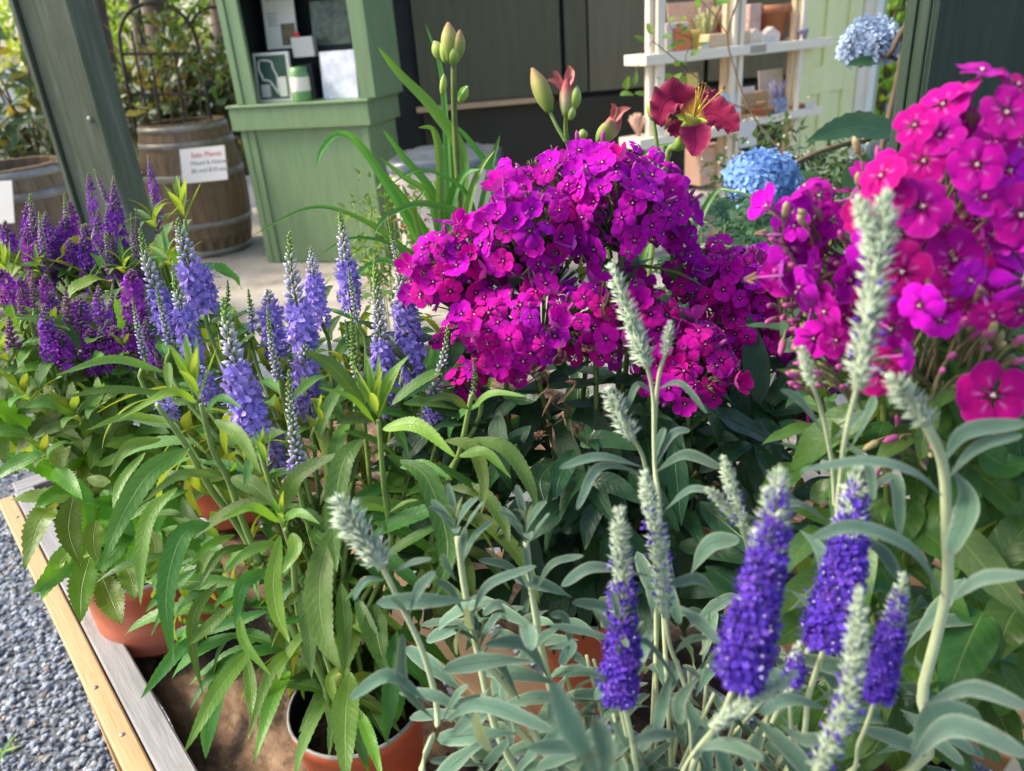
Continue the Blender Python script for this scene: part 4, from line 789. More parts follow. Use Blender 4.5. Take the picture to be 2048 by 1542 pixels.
def spike_blue(mb, pts, R, o=0.5, b=0.8, colo=(0.265, 0.205, 0.62), colb=(0.66, 0.60, 0.68), colg=(0.30, 0.44, 0.11), dens=1.0, tpl=FLO, axis=(0.14, 0.2, 0.07), fs=0.62):
    """o: open-flower fraction from the base, b: bud fraction end, then green tip"""
    sp = spline(pts, 24); L_ = np.linalg.norm(np.diff(sp, axis=0), axis=1).sum(); tube(mb, sp[::4].tolist()+[sp[-1]], R*0.10+0.0006, 0.0006, 5, 14, col=axis)
    def ring(t0, t1, step, r_of, elev, tp_, size, col, jit=0.12, inner=0.15):
        n = max(3, int((t1-t0)*L_/step*dens)); t = np.sort(rng.uniform(t0, t1, n)); ang = np.arange(n)*2.39996+rng.uniform(0, .5, n)
        p, T_, rd = radial(sp, t, ang); e = elev+rng.normal(0, 0.28, n); D = rd*np.cos(e)[:, None]+T_*np.sin(e)[:, None]; rr = r_of(t)
        c_ = np.asarray(col(t))*(1+rng.normal(0, jit, (n, 1))); sz = size(t)*rng.uniform(.65, 1.2, n)
        mb.inst(tp_, dirmats(D, sz, T_), p+rd*(rr*inner)[:, None], np.clip(c_, 0, 1))
    co, cb_, cg = (np.array(x) for x in (colo, colb, colg))
    if o > 0.02:
        q0 = rng.uniform(0, 6); ro = lambda t: R*(1+.06*np.sin(t*19+q0)+.04*np.sin(t*41+2*q0))*np.where(t < 0.12, 0.75+2*t, 1.0)*np.where(t > o-0.12, 1-(t-o+0.12)*1.6, 1.0)
        ring(0.0, o, L_*0.0 + 0.0060*R**0*0.16, ro, 0.15, tpl, lambda t: ro(t)*fs, lambda t: co[None]*(0.9+0.3*rng.uniform(0, 1, (len(t), 1)))+np.array([.10, .06, .04])*rng.uniform(0, 1, (len(t), 1)), inner=0.42)
    # buds: one continuous taper from the open flowers to the tip
    o0 = max(0.0, o-0.04); n = max(20, int((1-o0)*L_/(R*0.0125+0.00022)*0.36)); f = (np.arange(n)+.5)/n; f = f**0.92; t = o0+(1-o0)*f; ang = np.arange(n)*2.39996
    p, T_, rd = radial(sp, np.clip(t, 0, .999), ang); rr = R*(0.60*(1-f)**0.80+0.12); e = 0.50+0.55*f+rng.normal(0, .10, n); D = rd*np.cos(e)[:, None]+T_*np.sin(e)[:, None]
    g1 = np.clip((t-o0)/(b-o0+1e-6), 0, 1)[:, None] if b > o0+.03 else np.ones((n, 1)); g2 = np.clip((t-b+.06)/0.16, 0, 1)[:, None]
    cc = (co*.7+.3*cb_)[None]*(1-g1)**1.3+cb_[None]*(1-(1-g1)**1.3); cc = cc*(1-g2)+cg[None]*g2
    mb.inst(BUD2, dirmats(D, rr*1.0*rng.uniform(.88, 1.12, n)+.0009, T_), p+rd*(rr*.15)[:, None], np.clip(cc*rng.uniform(.85, 1.15, (n, 1)), 0, 1))
    return sp
def spike_silver(mb, pts, R, v0=0.0, v1=0.0, dots=0.0, colv=(0.075, 0.028, 0.37), colp=(0.50, 0.58, 0.41), fuzz=1.0):
    sp = spline(pts, 24); L_ = np.linalg.norm(np.diff(sp, axis=0), axis=1).sum(); tube(mb, sp[::4].tolist()+[sp[-1]], R*0.30, R*0.15, 6, 14, col=(0.42, 0.49, 0.31))
    cp = np.array(colp); nw = max(8, int(L_/(R*0.46))); prof = lambda t: R*np.where(t < 0.1, 0.8+2*t, 1.0)*np.where(t > 0.55, 1-(t-0.55)**1.6*1.15, 1)
    n = int(nw*34*fuzz); t = (rng.integers(0, nw, n)+0.5+rng.normal(0, .13, n))/nw; t = np.clip(t, 0, 1); ang = rng.uniform(0, 6.283, n)
    p, T_, rd = radial(sp, t, ang); e = 0.55+rng.normal(0, .25, n)+0.5*(t > 0.9); D = rd*np.cos(e)[:, None]+T_*np.sin(e)[:, None]
    c_ = cp[None]*(0.8+0.45*rng.uniform(0, 1, (n, 1)))+np.array([0.0, 0.02, 0.06])*rng.uniform(0, 1, (n, 1))
    mb.inst(NEED2, dirmats(D, prof(t)*rng.uniform(.70, 1.12, n), T_), p, np.clip(c_, 0, 1))
    for (a0, a1, dn, sz, tpx) in ((v0, v1, 52, 0.42, FLO_D), (0.06, 0.9, dots*9, 0.34, BUD)):
        if a1 <= a0 or dn <= 0: continue
        n = int(nw*dn*(a1-a0)); u_ = rng.uniform(0, 1, n); u_ = u_[(u_ < .60) | (rng.uniform(0, 1, n) < .30)]; n = len(u_); t = (np.floor((a0+(a1-a0)*u_)*nw)+0.5+rng.normal(0, .22, n))/nw; ang = rng.uniform(0, 6.283, n)
        p, T_, rd = radial(sp, np.clip(t, 0, 1), ang); e = 0.3+rng.normal(0, .35, n); D = rd*np.cos(e)[:, None]+T_*np.sin(e)[:, None]; pr = prof(t)*(np.clip(1.12-.62*np.clip(t, 0, 1), .4, 1.1) if sz > .4 else 1.0)*rng.uniform(.74, 1.16, n)
        c_ = np.array(colv)[None]*(0.7+0.7*rng.uniform(0, 1, (n, 1)))+np.array([.10, .04, .10])*(rng.uniform(0, 1, (n, 1))**3)
        mb.inst(tpx, dirmats(D, pr*sz*rng.uniform(.8, 1.15, n), T_), p+rd*(pr*(0.66 if sz > .4 else 0.62))[:, None], np.clip(c_, 0, 1))
        if sz > .4:      # pale throats
            m_ = int(n*0.16); mb.inst(BUD, dirmats(D[:m_], pr[:m_]*0.15, T_[:m_]), p[:m_]+rd[:m_]*(pr[:m_]*.98)[:, None], np.full((m_, 3), (0.78, 0.74, 0.85)))
    return sp
# ---- pots
def make_pot(root, c, r, h, rb, style='tall'):
    mb = MB(); z0 = 0.0
    if style == 'tall':
        prof = [(0.0, 0.0), (rb*.96, 0.0), (rb, 0.004), (r*0.985, h*0.90), (r, h*0.905), (r*1.01, h*0.985), (r*1.0, h), (r*0.965, h), (r*0.955, h*0.97), (r*0.93, h*0.72)]
        mis = [0, 0, 0, 0, 0, 1, 1, 2, 2]
    else:
        prof = [(0.0, 0.0), (rb*.62, 0.0), (rb*.66, 0.012), (rb*.74, 0.014), (rb*0.98, h*0.22), (r*0.99, h*0.50), (r*1.0, h*0.86), (r*1.03, h*0.865), (r*1.035, h*0.985), (r*1.02, h), (r*0.975, h), (r*0.96, h*0.95), (r*0.94, h*0.75)]
        mis = [0, 0, 0, 0, 0, 0, 0, 0, 1, 1, 2, 2]
    lathe(mb, prof, c, 40, mis=mis); obj('pot', mb, [M['pot'], M['rimgrey'], M['black']], root)
    mb = MB(); k = 20; V = [c+np.array([0, 0, h*0.86])]; 
    for q in (0.5, 0.94):
        for i in range(k): a = i*2*math.pi/k; V.append(c+np.array([math.cos(a)*r*q*.99, math.sin(a)*r*q*.99, h*0.83+rng.normal(0, 0.003)]))
    F = [(0, 1+i, 1+(i+1) % k) for i in range(k)]+[(1+i, 1+k+i, 1+k+(i+1) % k, 1+(i+1) % k) for i in range(k)]; mb.add(V, F); obj('soil', mb, M['soil'], root)
def hero_leaf(root, px, d0, d1, wpx, m, prof='lance', serr=0.055, fold=0.22, n=40, up=None, wave=0.03, name='leaf'):
    k = len(px); pts = [P(x, y, d0+(d1-d0)*i/(k-1)) for i, (x, y) in enumerate(px)]
    mid = pts[k//2]; dm = (d0+d1)/2; wpx = wpx*(.88 if prof == 'lance' else 1); mb = MB(); u = facing(mid) if up is None else nrm(up)
    leaf_mb(mb, pts, wpx*dm/FP, u, prof, n, fold, serr, wave, rng.normal(0, .12), ph=rng.uniform(0, 6)); return obj(name, mb, m, root)
def stem(root, px, d0, d1, w0, w1, m, name='stem', n=None):
    k = len(px); pts = [P(x, y, d0+(d1-d0)*i/(k-1)) for i, (x, y) in enumerate(px)]; mb = MB(); dm = (d0+d1)/2
    tube(mb, pts, w0/2*dm/FP, w1/2*dm/FP, 7, n or 5*k); obj(name, mb, m, root); return spline(pts, 24)
def whorl_leaves(root, sp, t0, t1, step, lv, l0, l1, pair=2, elev=0.5, up=EZ, tips=None, cap=999, prob=1.0, outward=None):
    """leaves in opposite pairs along a stem polyline sp (base->top)"""
    L_ = np.linalg.norm(np.diff(sp, axis=0), axis=1).sum(); n = max(1, int((t1-t0)*L_/step)); loc = np.array(root.location); cnt = 0; a0 = rng.uniform(0, 6)
    for i in range(n):
        t = t0+(t1-t0)*(i+0.5)/n; p, T_ = spine_at(sp, np.array([t])); p = p[0]; T_ = nrm(T_[0]); s, _, nn = frame(T_, (0.3, 0.9, 0.2))
        for k in range(pair):
            if rng.uniform() > prob: continue
            a = a0+i*1.5708+k*2*math.pi/pair+rng.normal(0, .25); d = nrm((s*math.cos(a)+nn*math.sin(a))*math.cos(elev)+T_*math.sin(elev)+rng.normal(0, .08, 3)); 
            ll = (l0+(l1-l0)*t)*rng.uniform(.75, 1.15); link('leaf', lv[int(rng.integers(len(lv)))], root, xf(p-loc, d, nrm(T_+EZ*.4+rng.normal(0, .15, 3)), ll)); cnt += 1
            if cnt >= cap: return cnt
    return cnt
def fill_leaves(root, lv, n, x0, x1, y0, y1, d0, d1, l0, l1, droop=0.35, axis=None, m=None):
    """leaves through a plant's volume; single leaf parts up to the limit, the rest joined"""
    loc = np.array(root.location); have = sum(1 for q in root.children if q.name.startswith('leaf')); mb = MB()
    for k in range(n):
        x, y = rng.uniform(x0, x1), rng.uniform(y0, y1); p = P(x, y, rng.uniform(d0, d1)); out = p-(axis if axis is not None else loc); out[2] = 0
        dd = nrm(nrm(out)*0.8+rng.normal(0, .45, 3)+EZ*rng.uniform(-droop, .35)); u = nrm(EZ*.8+TOCAM(p)*.5+rng.normal(0, .25, 3)); me = lv[int(rng.integers(len(lv)))]; L_ = rng.uniform(l0, l1)
        if have < 296: link('leaf', me, root, xf(p-loc, dd, u, L_)); have += 1
        else: mb.inst(LTPL[me.name], dirmats(np.array([dd]), [L_], np.array([u])), [p], np.full((1, 3), rng.uniform(.7, 1.25)))
    if mb.n: o = obj('foliage', mb, m or lv[0].materials[0], root); o['kind'] = 'stuff'
LV_speed = leaf_variants('leaf', M['speed_leaf'], 'lance', 0.165, (0.5, 0.9, 1.3, 1.7, 2.1, 1.1), 26, 0.28, 0.06, 0.02)
LV_lime = leaf_variants('leaf', M['lime_leaf'], 'lance', 0.17, (0.0, 0.25, 0.5, -0.2), 14, 0.35, 0.06)
LV_broad = leaf_variants('leaf', M['broad_leaf'], 'lance', 0.32, (0.5, 0.9, 1.4, 1.8, 0.2), 24, 0.22, 0.08, 0.05)
LV_silver = leaf_variants('leaf', M['silver_leaf'], 'oblong', 0.21, (0.1, 0.5, 0.9, 1.3, 0.7), 14, 0.30, 0.025, 0.03)
LV_phlox = leaf_variants('leaf', M['phlox_leaf'], 'lance', 0.27, (0.3, 0.7, 1.1, 1.5, 0.0), 14, 0.22, 0.0, 0.04)
LV_phloxL = leaf_variants('leaf', M['phlox_leaf_light'], 'lance', 0.30, (0.3, 0.7, 1.1, 1.5, 0.0), 14, 0.22, 0.0, 0.04)
# ------------------------------------------------------------------ blue speedwell in the front pot
pc = G(711, 1398, 0.752); pc[2] = 0.598
sw = thing('potted_speedwell', 'lavender blue speedwell in the tall terracotta pot at the front', 'plant', pc, 'speedwells in terracotta pots')
make_pot(sw, pc, 0.0675, 0.153, 0.050, 'tall')
potP = lambda c, h, r: c+np.array([rng.uniform(-r, r), rng.uniform(-r, r), h])
def spike_part(root, potc, px, hw, dep, st='blue', kw=None, base_h=0.13, base_r=0.035, stemw=0.0022, mats=None, name='flower_spike', leafset=None, llen=(0.09, 0.05), step=0.055, prob=0.8, bend=0.5, lv_top=0.9, nostem=False, pott=None):
    kw = kw or {}; k = len(px); pts = [P(x, y, dep+0.025*(1-i/(k-1)) if k > 1 else dep) for i, (x, y) in enumerate(px[::-1])]   # base -> tip
    mb = MB(); R = hw*dep/FP; (spike_blue if st == 'blue' else spike_silver)(mb, pts, R, **kw); obj(name, mb, M['spike'], root)
    b = pts[0]; dirv = nrm(pts[0]-pts[1]) if k > 1 else -EZ; q = potP(potc, base_h, base_r) if pott is None else pott; Ls = np.linalg.norm(b-q)
    sp = spline([q, q+(EZ*0.6+nrm(b-q)*0.4)*Ls*0.33, b+(dirv*0.7-EZ*0.3)*Ls*0.25*bend, b+nrm(pts[1]-pts[0])*R*0.5], 20)
    if not nostem:
        mb = MB(); tube(mb, sp[::3].tolist()+[sp[-1]], stemw*1.4, stemw*0.8, 6, 20); obj('stem', mb, mats or M['stem'], root)
        if leafset: whorl_leaves(root, sp, 0.10, lv_top, step, leafset, llen[0], llen[1], prob=prob, elev=0.35)
    return sp
BL = dict(o=0.55, b=0.80)
BSP = [  # (tip..base pixels), half width, depth, open fraction, bud fraction
 ([(356, 439), (372, 505), (395, 570), (412, 625)], 33, 0.76, 0.55, 0.85), ([(579, 465), (585, 560), (600, 640), (612, 695)], 33, 0.73, 0.50, 0.80),
 ([(622, 495), (630, 570), (646, 655)], 22, 0.80, 0.62, 0.9), ([(680, 425), (692, 520), (703, 620)], 26, 0.78, 0.45, 0.78), ([(697, 537), (706, 590), (716, 648)], 13, 0.72, 0.0, 0.55),
 ([(446, 596), (462, 690), (490, 790), (513, 872)], 36, 0.645, 0.52, 0.78), ([(535, 612), (543, 690), (560, 765)], 17, 0.70, 0.0, 0.6), ([(535, 580), (543, 640), (556, 720)], 26, 0.82, 0.75, 0.95),
 ([(577, 741), (582, 820), (593, 905), (596, 940)], 27, 0.63, 0.12, 0.72), ([(348, 550), (362, 610), (382, 690), (392, 755)], 25, 0.74, 0.62, 0.75), ([(279, 458), (300, 540), (325, 620), (350, 680)], 28, 0.78, 0.50, 0.75),
 ([(313, 572), (326, 630), (342, 695)], 16, 0.72, 0.0, 0.6), ([(265, 598), (277, 660), (292, 720)], 15, 0.74, 0.0, 0.75), ([(703, 628), (708, 690), (717, 760)], 18, 0.69, 0.0, 0.1), ([(690, 640), (700, 690), (712, 740)], 14, 0.70, 0.0, 0.1),
 ([(750, 509), (756, 610), (765, 720), (778, 835)], 27, 0.72, 0.42, 0.70), ([(776, 434), (788, 490), (802, 560)], 13, 0.80, 0.0, 0.5), ([(794, 503), (806, 600), (820, 690), (832, 775)], 30, 0.74, 0.62, 0.82),
 ([(897, 648), (885, 730), (868, 800), (862, 860)], 22, 0.70, 0.40, 0.80), ([(947, 717), (950, 750), (946, 788)], 10, 0.66, 0.0, 0.05), ([(610, 690), (612, 760), (620, 835)], 29, 0.74, 0.80, 0.95), ([(545, 860), (550, 905), (560, 945)], 26, 0.72, 0.85, 0.97),
 ([(455, 560), (456, 590), (450, 625)], 11, 0.84, 0.0, 0.05), ([(496, 578), (502, 620), (506, 660)], 14, 0.82, 0.2, 0.5), ([(320, 790), (335, 815), (350, 835)], 18, 0.72, 0.9, 0.98), ([(395, 735), (410, 770), (425, 800)], 22, 0.74, 0.85, 0.97), ([(760, 690), (770, 760), (782, 850)], 24, 0.79, 0.8, 0.95)]
for px, hw, dep, o_, b_ in BSP:
    kw = dict(o=o_, b=b_); 
    if hw < 16 and b_ < 0.2: kw['colg'] = (0.16, 0.30, 0.07)
    spike_part(sw, pc, px, hw, dep, 'blue', kw, leafset=LV_speed, llen=(0.105, 0.06), step=0.06, prob=0.62)
# leafy shoots
for px, d0, d1 in (([(402, 809), (426, 902), (458, 962), (505, 1090), (620, 1330)], .60, .72), ([(757, 841), (767, 962), (775, 1022), (783, 1123), (755, 1340)], .61, .74), ([(571, 1058), (585, 1110), (592, 1190), (608, 1270), (655, 1380)], .62, .73), ([(943, 790), (920, 902), (891, 982), (800, 1300)], .63, .76), ([(314, 809), (374, 894), (422, 978), (498, 1090), (630, 1350)], .62, .75)):
    sp = stem(sw, px, d0, d1, 9, 17, M['stem'])
HL = [  # base..tip pixels, d0, d1, width px, material
 ([(330, 745), (225, 719), (111, 751)], .64, .60, 22, 'speed'), ([(345, 790), (225, 779), (125, 796)], .63, .59, 20, 'speed'), ([(395, 806), (340, 786), (237, 839)], .60, .56, 27, 'lime'), ([(334, 845), (257, 833), (171, 861)], .62, .58, 20, 'speed'),
 ([(410, 822), (442, 797), (484, 816)], .60, .57, 24, 'speed'), ([(380, 896), (300, 945), (240, 1040), (207, 1131)], .61, .55, 52, 'speed'), ([(438, 954), (362, 950), (277, 1012)], .62, .58, 24, 'speed'), ([(355, 975), (300, 1030), (283, 1110), (281, 1212)], .62, .58, 36, 'speed'),
 ([(420, 1046), (362, 1075), (332, 1190), (346, 1328)], .63, .57, 50, 'speed'), ([(322, 878), (257, 894), (219, 954)], .64, .60, 27, 'speed'), ([(290, 905), (240, 970), (229, 1044)], .66, .62, 24, 'broad'), ([(430, 840), (478, 872), (523, 950)], .60, .57, 33, 'speed'),
 ([(462, 955), (510, 975), (555, 1018)], .64, .62, 46, 'speed'), ([(726, 805), (665, 735), (605, 701)], .62, .60, 37, 'speed'), ([(750, 846), (702, 797), (639, 775)], .61, .58, 22, 'lime'), ([(760, 835), (774, 765), (820, 708)], .61, .60, 26, 'lime'),
 ([(765, 858), (835, 852), (916, 918)], .60, .57, 36, 'lime'), ([(800, 920), (852, 955), (890, 1060), (892, 1130), (868, 1200)], .60, .55, 54, 'speed'), ([(724, 878), (684, 930), (668, 1050), (674, 1145)], .61, .57, 52, 'speed'), ([(670, 1050), (640, 1150), (645, 1260), (682, 1342)], .62, .57, 66, 'speed'),
 ([(561, 1025), (598, 950), (693, 902)], .63, .61, 42, 'speed'), ([(938, 818), (895, 795), (839, 806)], .63, .60, 25, 'speed'), ([(945, 816), (985, 787), (1056, 793)], .63, .60, 20, 'speed'), ([(918, 912), (970, 906), (1022, 956)], .63, .60, 28, 'lime'),
 ([(945, 876), (1012, 898), (1055, 960), (1078, 1026)], .65, .62, 36, 'speed'), ([(890, 880), (945, 895), (968, 960), (962, 1032)], .65, .63, 33, 'broad'), ([(560, 1070), (546, 1160), (555, 1230), (579, 1286)], .61, .57, 40, 'lime'), ([(583, 1066), (590, 1100), (563, 1150)], .61, .59, 33, 'lime'),
 ([(560, 1045), (505, 1015), (436, 1040)], .61, .58, 22, 'lime'), ([(563, 1040), (598, 1026), (640, 1048)], .61, .59, 23, 'lime'), ([(555, 1085), (500, 1102), (442, 1152)], .62, .59, 27, 'speed'), ([(535, 1139), (485, 1172), (470, 1258)], .62, .59, 35, 'speed'),
 ([(466, 1210), (410, 1260), (374, 1293)], .64, .61, 30, 'speed'), ([(436, 1165), (392, 1220), (384, 1290), (406, 1390)], .65, .60, 28, 'speed'), ([(505, 1294), (440, 1375), (368, 1506)], .66, .58, 42, 'speed'), ([(603, 1296), (545, 1340), (495, 1482)], .69, .62, 30, 'speed'),
 ([(578, 1342), (548, 1395), (507, 1526)], .68, .60, 40, 'lime'), ([(491, 1302), (502, 1380), (503, 1442)], .70, .66, 28, 'broad'), ([(603, 1180), (618, 1260), (623, 1358)], .66, .63, 38, 'speed'), ([(700, 1345), (690, 1440), (692, 1575)], .66, .58, 60, 'speed'),
 ([(716, 1418), (740, 1480), (766, 1560)], .68, .63, 30, 'lime'), ([(478, 1228), (490, 1286), (543, 1353)], .62, .60, 22, 'lime'), ([(748, 1208), (752, 1264), (768, 1326)], .66, .62, 54, 'speed'), ([(330, 1100), (332, 1190), (302, 1273)], .66, .62, 17, 'broad'),
 ([(800, 935), (850, 930), (905, 960)], .66, .64, 24, 'speed'), ([(775, 1020), (735, 1015), (700, 1035)], .63, .61, 18, 'lime'), ([(778, 1025), (812, 1005), (840, 1000)], .63, .62, 14, 'speed'), ([(900, 975), (960, 985), (1005, 1040), (1020, 1090)], .70, .66, 34, 'speed'), ([(900, 1020), (980, 1050), (1050, 1130), (1080, 1210)], .72, .66, 36, 'speed'),
 ([(880, 1080), (930, 1130), (950, 1200)], .72, .68, 34, 'speed'), ([(905, 1085), (975, 1120), (1020, 1180)], .73, .70, 26, 'speed'), ([(680, 1330), (660, 1360), (672, 1400), (690, 1440)], .67, .64, 22, 'lime'), ([(742, 1345), (700, 1375), (660, 1500)], .69, .66, 26, 'broad'), ([(620, 1230), (590, 1240), (540, 1250)], .67, .65, 18, 'speed'),
 ([(650, 1170), (600, 1190), (560, 1220)], .68, .66, 24, 'broad'), ([(470, 1070), (420, 1090), (380, 1130)], .66, .63, 20, 'lime'), ([(500, 1090), (440, 1110), (395, 1180)], .67, .63, 22, 'speed'), ([(690, 1200), (730, 1170), (770, 1160)], .66, .65, 22, 'speed'), ([(690, 1230), (720, 1250), (770, 1290)], .68, .66, 28, 'lime')]
LM = {'speed': M['speed_leaf'], 'lime': M['lime_leaf'], 'broad': M['broad_leaf']}
for px, d0, d1, w_, m_ in HL: hero_leaf(sw, px, d0, d1, w_, LM[m_])
def shoot(root, x, y, dep, lv, n=9, L0=0.05, spread=0.55, up=EZ):
    p = P(x, y, dep)-np.array(root.location)
    for i in range(n):
        a = i*2.4; e = spread*(1-i/n*0.8); d = nrm(up+np.array([math.cos(a), math.sin(a), 0])*e); link('leaf', lv[i % len(lv)], root, xf(p+up*0.003*i, d, nrm(up-np.array([math.cos(a), math.sin(a), 0])*2), L0*(1-0.05*i)*rng.uniform(.8, 1.1)))
shoot(sw, 399, 800, .60, LV_lime, 8, 0.048); shoot(sw, 756, 838, .61, LV_lime, 8, 0.050); shoot(sw, 571, 1056, .62, LV_lime, 6, 0.03); shoot(sw, 535, 930, .63, LV_lime, 6, 0.03, 0.3); shoot(sw, 648, 855, .66, LV_lime, 6, 0.025, 0.3)
fill_leaves(sw, LV_speed, 120, 340, 880, 800, 1230, .66, .80, .07, .10)
fill_leaves(sw, LV_speed, 70, 380, 820, 1000, 1320, .68, .78, .07, .10, 0.7)
fill_leaves(sw, LV_speed, 100, 360, 840, 630, 780, .88, 1.02, .07, .10)
fill_leaves(sw, LV_speed, 110, 340, 830, 640, 880, .80, .92, .06, .09)
fill_leaves(sw, LV_speed, 80, 780, 1010, 700, 1000, .80, .98, .07, .10)
# ------------------------------------------------------------------ purple speedwells (squat pot at the left, and one behind)
PSP = [([(227, 354), (233, 440), (246, 535)], 18, 0), ([(189, 338), (203, 370), (218, 410)], 10, 1), ([(177, 346), (183, 390), (190, 450)], 12, 0), ([(296, 312), (308, 380), (320, 462)], 11, 0), ([(58, 396), (58, 450), (62, 505)], 17, 0), ([(90, 430), (90, 460), (92, 495)], 16, 0), ([(133, 432), (132, 465), (133, 505)], 21, 0), ([(10, 442), (16, 485), (28, 530)], 20, 0),
 ([(110, 495), (113, 520), (118, 550)], 24, 2), ([(171, 450), (174, 485), (178, 525)], 23, 0), ([(197, 418), (196, 470), (194, 525)], 13, 0), ([(211, 458), (220, 490), (232, 530)], 12, 1), ([(189, 488), (210, 520), (233, 556)], 10, 1), ([(139, 478), (142, 500), (146, 525)], 15, 0), ([(272, 415), (275, 450), (276, 490)], 9, 1), ([(305, 360), (312, 410), (318, 470)], 10, 0), ([(60, 430), (66, 470), (70, 520)], 18, 0)]
PSP2 = [([(263, 541), (266, 590), (269, 645)], 25, 2), ([(103, 585), (104, 610), (107, 640)], 17, 0), ([(161, 594), (161, 620), (162, 650)], 21, 0), ([(197, 572), (198, 610), (201, 650)], 14, 0), ([(225, 584), (227, 620), (229, 650)], 14, 0), ([(173, 652), (181, 685), (193, 725)], 21, 2), ([(229, 655), (231, 695), (234, 740)], 25, 2), ([(135, 618), (141, 670), (150, 730)], 13, 3), ([(64, 543), (66, 580), (69, 622)], 11, 3), ([(36, 580), (41, 605), (47, 632)], 10, 3), ([(-2, 540), (12, 570), (28, 605)], 22, 2), ([(310, 705), (316, 725), (322, 745)], 10, 3), ([(255, 640), (262, 690), (272, 740)], 20, 2), ([(290, 640), (300, 690), (310, 740)], 18, 0), ([(215, 640), (215, 680), (217, 730)], 18, 0)]
PK = [dict(o=.62, b=.88, colo=(0.23, 0.035, 0.43), colb=(0.38, 0.16, 0.46), colg=(0.40, 0.34, 0.22), tpl=FLO_D, fs=.5, dens=1.2), dict(o=.15, b=.75, colo=(0.24, 0.06, 0.38), colb=(0.52, 0.34, 0.50), colg=(0.36, 0.46, 0.16)), dict(o=.75, b=.92, colo=(0.30, 0.018, 0.42), colb=(0.35, 0.10, 0.38), colg=(0.40, 0.22, 0.30), tpl=FLO_D, fs=.5, dens=1.2), dict(o=.1, b=.8, colo=(0.3, 0.05, 0.34), colb=(0.44, 0.17, 0.40), colg=(0.44, 0.34, 0.28))]
for k in range(15):
    x = rng.uniform(-10, 270); y = rng.uniform(375, 470); L_ = rng.uniform(90, 150); PSP.append(([(x, y), (x+L_*.06, y+L_*.5), (x+L_*.16, y+L_)], rng.uniform(11, 17), int(rng.choice([0, 0, 2, 1]))))
for k in range(9):
    x = rng.uniform(-10, 300); y = rng.uniform(550, 670); L_ = rng.uniform(60, 100); PSP2.append(([(x, y), (x+L_*.06, y+L_*.5), (x+L_*.16, y+L_)], rng.uniform(13, 22), int(rng.choice([0, 2, 2, 3]))))
pc2 = G(292, 1098, 0.748); pc2[2] = 0.606
pw = thing('potted_speedwell', 'purple speedwell with broad leaves in the squat terracotta pot at the left', 'plant', pc2, 'speedwells in terracotta pots'); make_pot(pw, pc2, 0.086, 0.142, 0.086, 'squat')
pc3 = T(0.28, 0.28, 0.600)
pw2 = thing('potted_speedwell', 'darker purple speedwell standing behind the squat pot by the barrels', 'plant', pc3, 'speedwells in terracotta pots'); make_pot(pw2, pc3, 0.086, 0.142, 0.086, 'squat')
for px, hw, k in PSP2: spike_part(pw, pc2, px, hw*1.05, 0.80+rng.uniform(-.02, .03), 'blue', PK[k], leafset=LV_broad, llen=(0.085, 0.05), step=0.05, prob=0.45, base_r=0.05)
for px, hw, k in PSP: spike_part(pw2, pc3, px, hw*1.05, 0.98+rng.uniform(-.03, .04), 'blue', PK[k], leafset=LV_broad, llen=(0.085, 0.055), step=0.05, prob=0.4, base_r=0.05, base_h=0.12)
PL = [([(108, 1016), (78, 1045), (48, 1140)], .80, .76, 60, 'broad'), ([(146, 992), (137, 1063), (161, 1134)], .80, .76, 54, 'broad'), ([(180, 1112), (163, 1175), (161, 1246)], .83, .78, 58, 'broad'), ([(200, 1145), (222, 1200), (243, 1250)], .83, .79, 60, 'broad'), ([(192, 1040), (186, 1080), (194, 1126)], .82, .8, 44, 'broad'),
 ([(108, 936), (133, 960), (165, 1000)], .78, .75, 40, 'broad'), ([(92, 908), (30, 930), (-25, 966)], .78, .76, 38, 'broad'), ([(250, 1130), (262, 1160), (270, 1200)], .84, .81, 44, 'broad'), ([(60, 870), (10, 862), (-40, 880)], .80, .78, 34, 'broad'), ([(175, 955), (205, 965), (222, 965)], .80, .78, 28, 'broad'),
 ([(150, 830), (100, 805), (40, 815)], .79, .76, 38, 'speed'), ([(150, 845), (190, 800), (215, 770)], .79, .78, 30, 'broad'), ([(160, 850), (110, 855), (60, 880)], .79, .77, 30, 'speed'), ([(165, 700), (110, 650), (30, 630)], .82, .80, 34, 'speed'), ([(100, 770), (60, 735), (0, 745)], .82, .8, 34, 'broad'), ([(105, 690), (85, 640), (40, 610)], .84, .82, 30, 'broad'), ([(110, 690), (125, 640), (140, 610)], .84, .83, 24, 'lime'),
 ([(140, 1100), (120, 1125), (125, 1135)], .83, .82, 44, 'lime'), ([(240, 905), (215, 925), (185, 930)], .78, .76, 26, 'broad'), ([(300, 1060), (310, 1100), (300, 1160)], .80, .78, 34, 'broad'), ([(20, 620), (35, 580), (30, 560)], .86, .85, 26, 'lime')]
for px, d0, d1, w_, m_ in PL: hero_leaf(pw, px, d0, d1, w_, LM[m_], serr=0.10, n=30)
for (x, y, d, L0) in ((115, 690, .84, .05), (160, 850, .79, .045), (100, 930, .78, .04), (260, 720, .82, .03), (20, 730, .82, .05), (60, 810, .80, .05), (210, 830, .80, .045)): shoot(pw, x, y, d, LV_broad, 7, L0, 0.8)
for (x, y, d, L0) in ((395, 590, 1.0, .06), (315, 470, 1.0, .07), (370, 440, 1.02, .06), (255, 560, .98, .06), (345, 545, .96, .06), (85, 560, .98, .05), (20, 560, .98, .05)):
    shoot(pw2, x, y, d, LV_speed if x % 2 else LV_lime, 9, L0, 0.7)
    q = P(x, y, d); mb = MB(); tube(mb, [pc3+np.array([0, 0, .12]), (pc3+q)/2+EZ*.06, q], 0.004, 0.0025, 6, 12); obj('stem', mb, M['stem'], pw2)
fill_leaves(pw, LV_broad, 95, -20, 330, 660, 900, .82, .96, .06, .085)
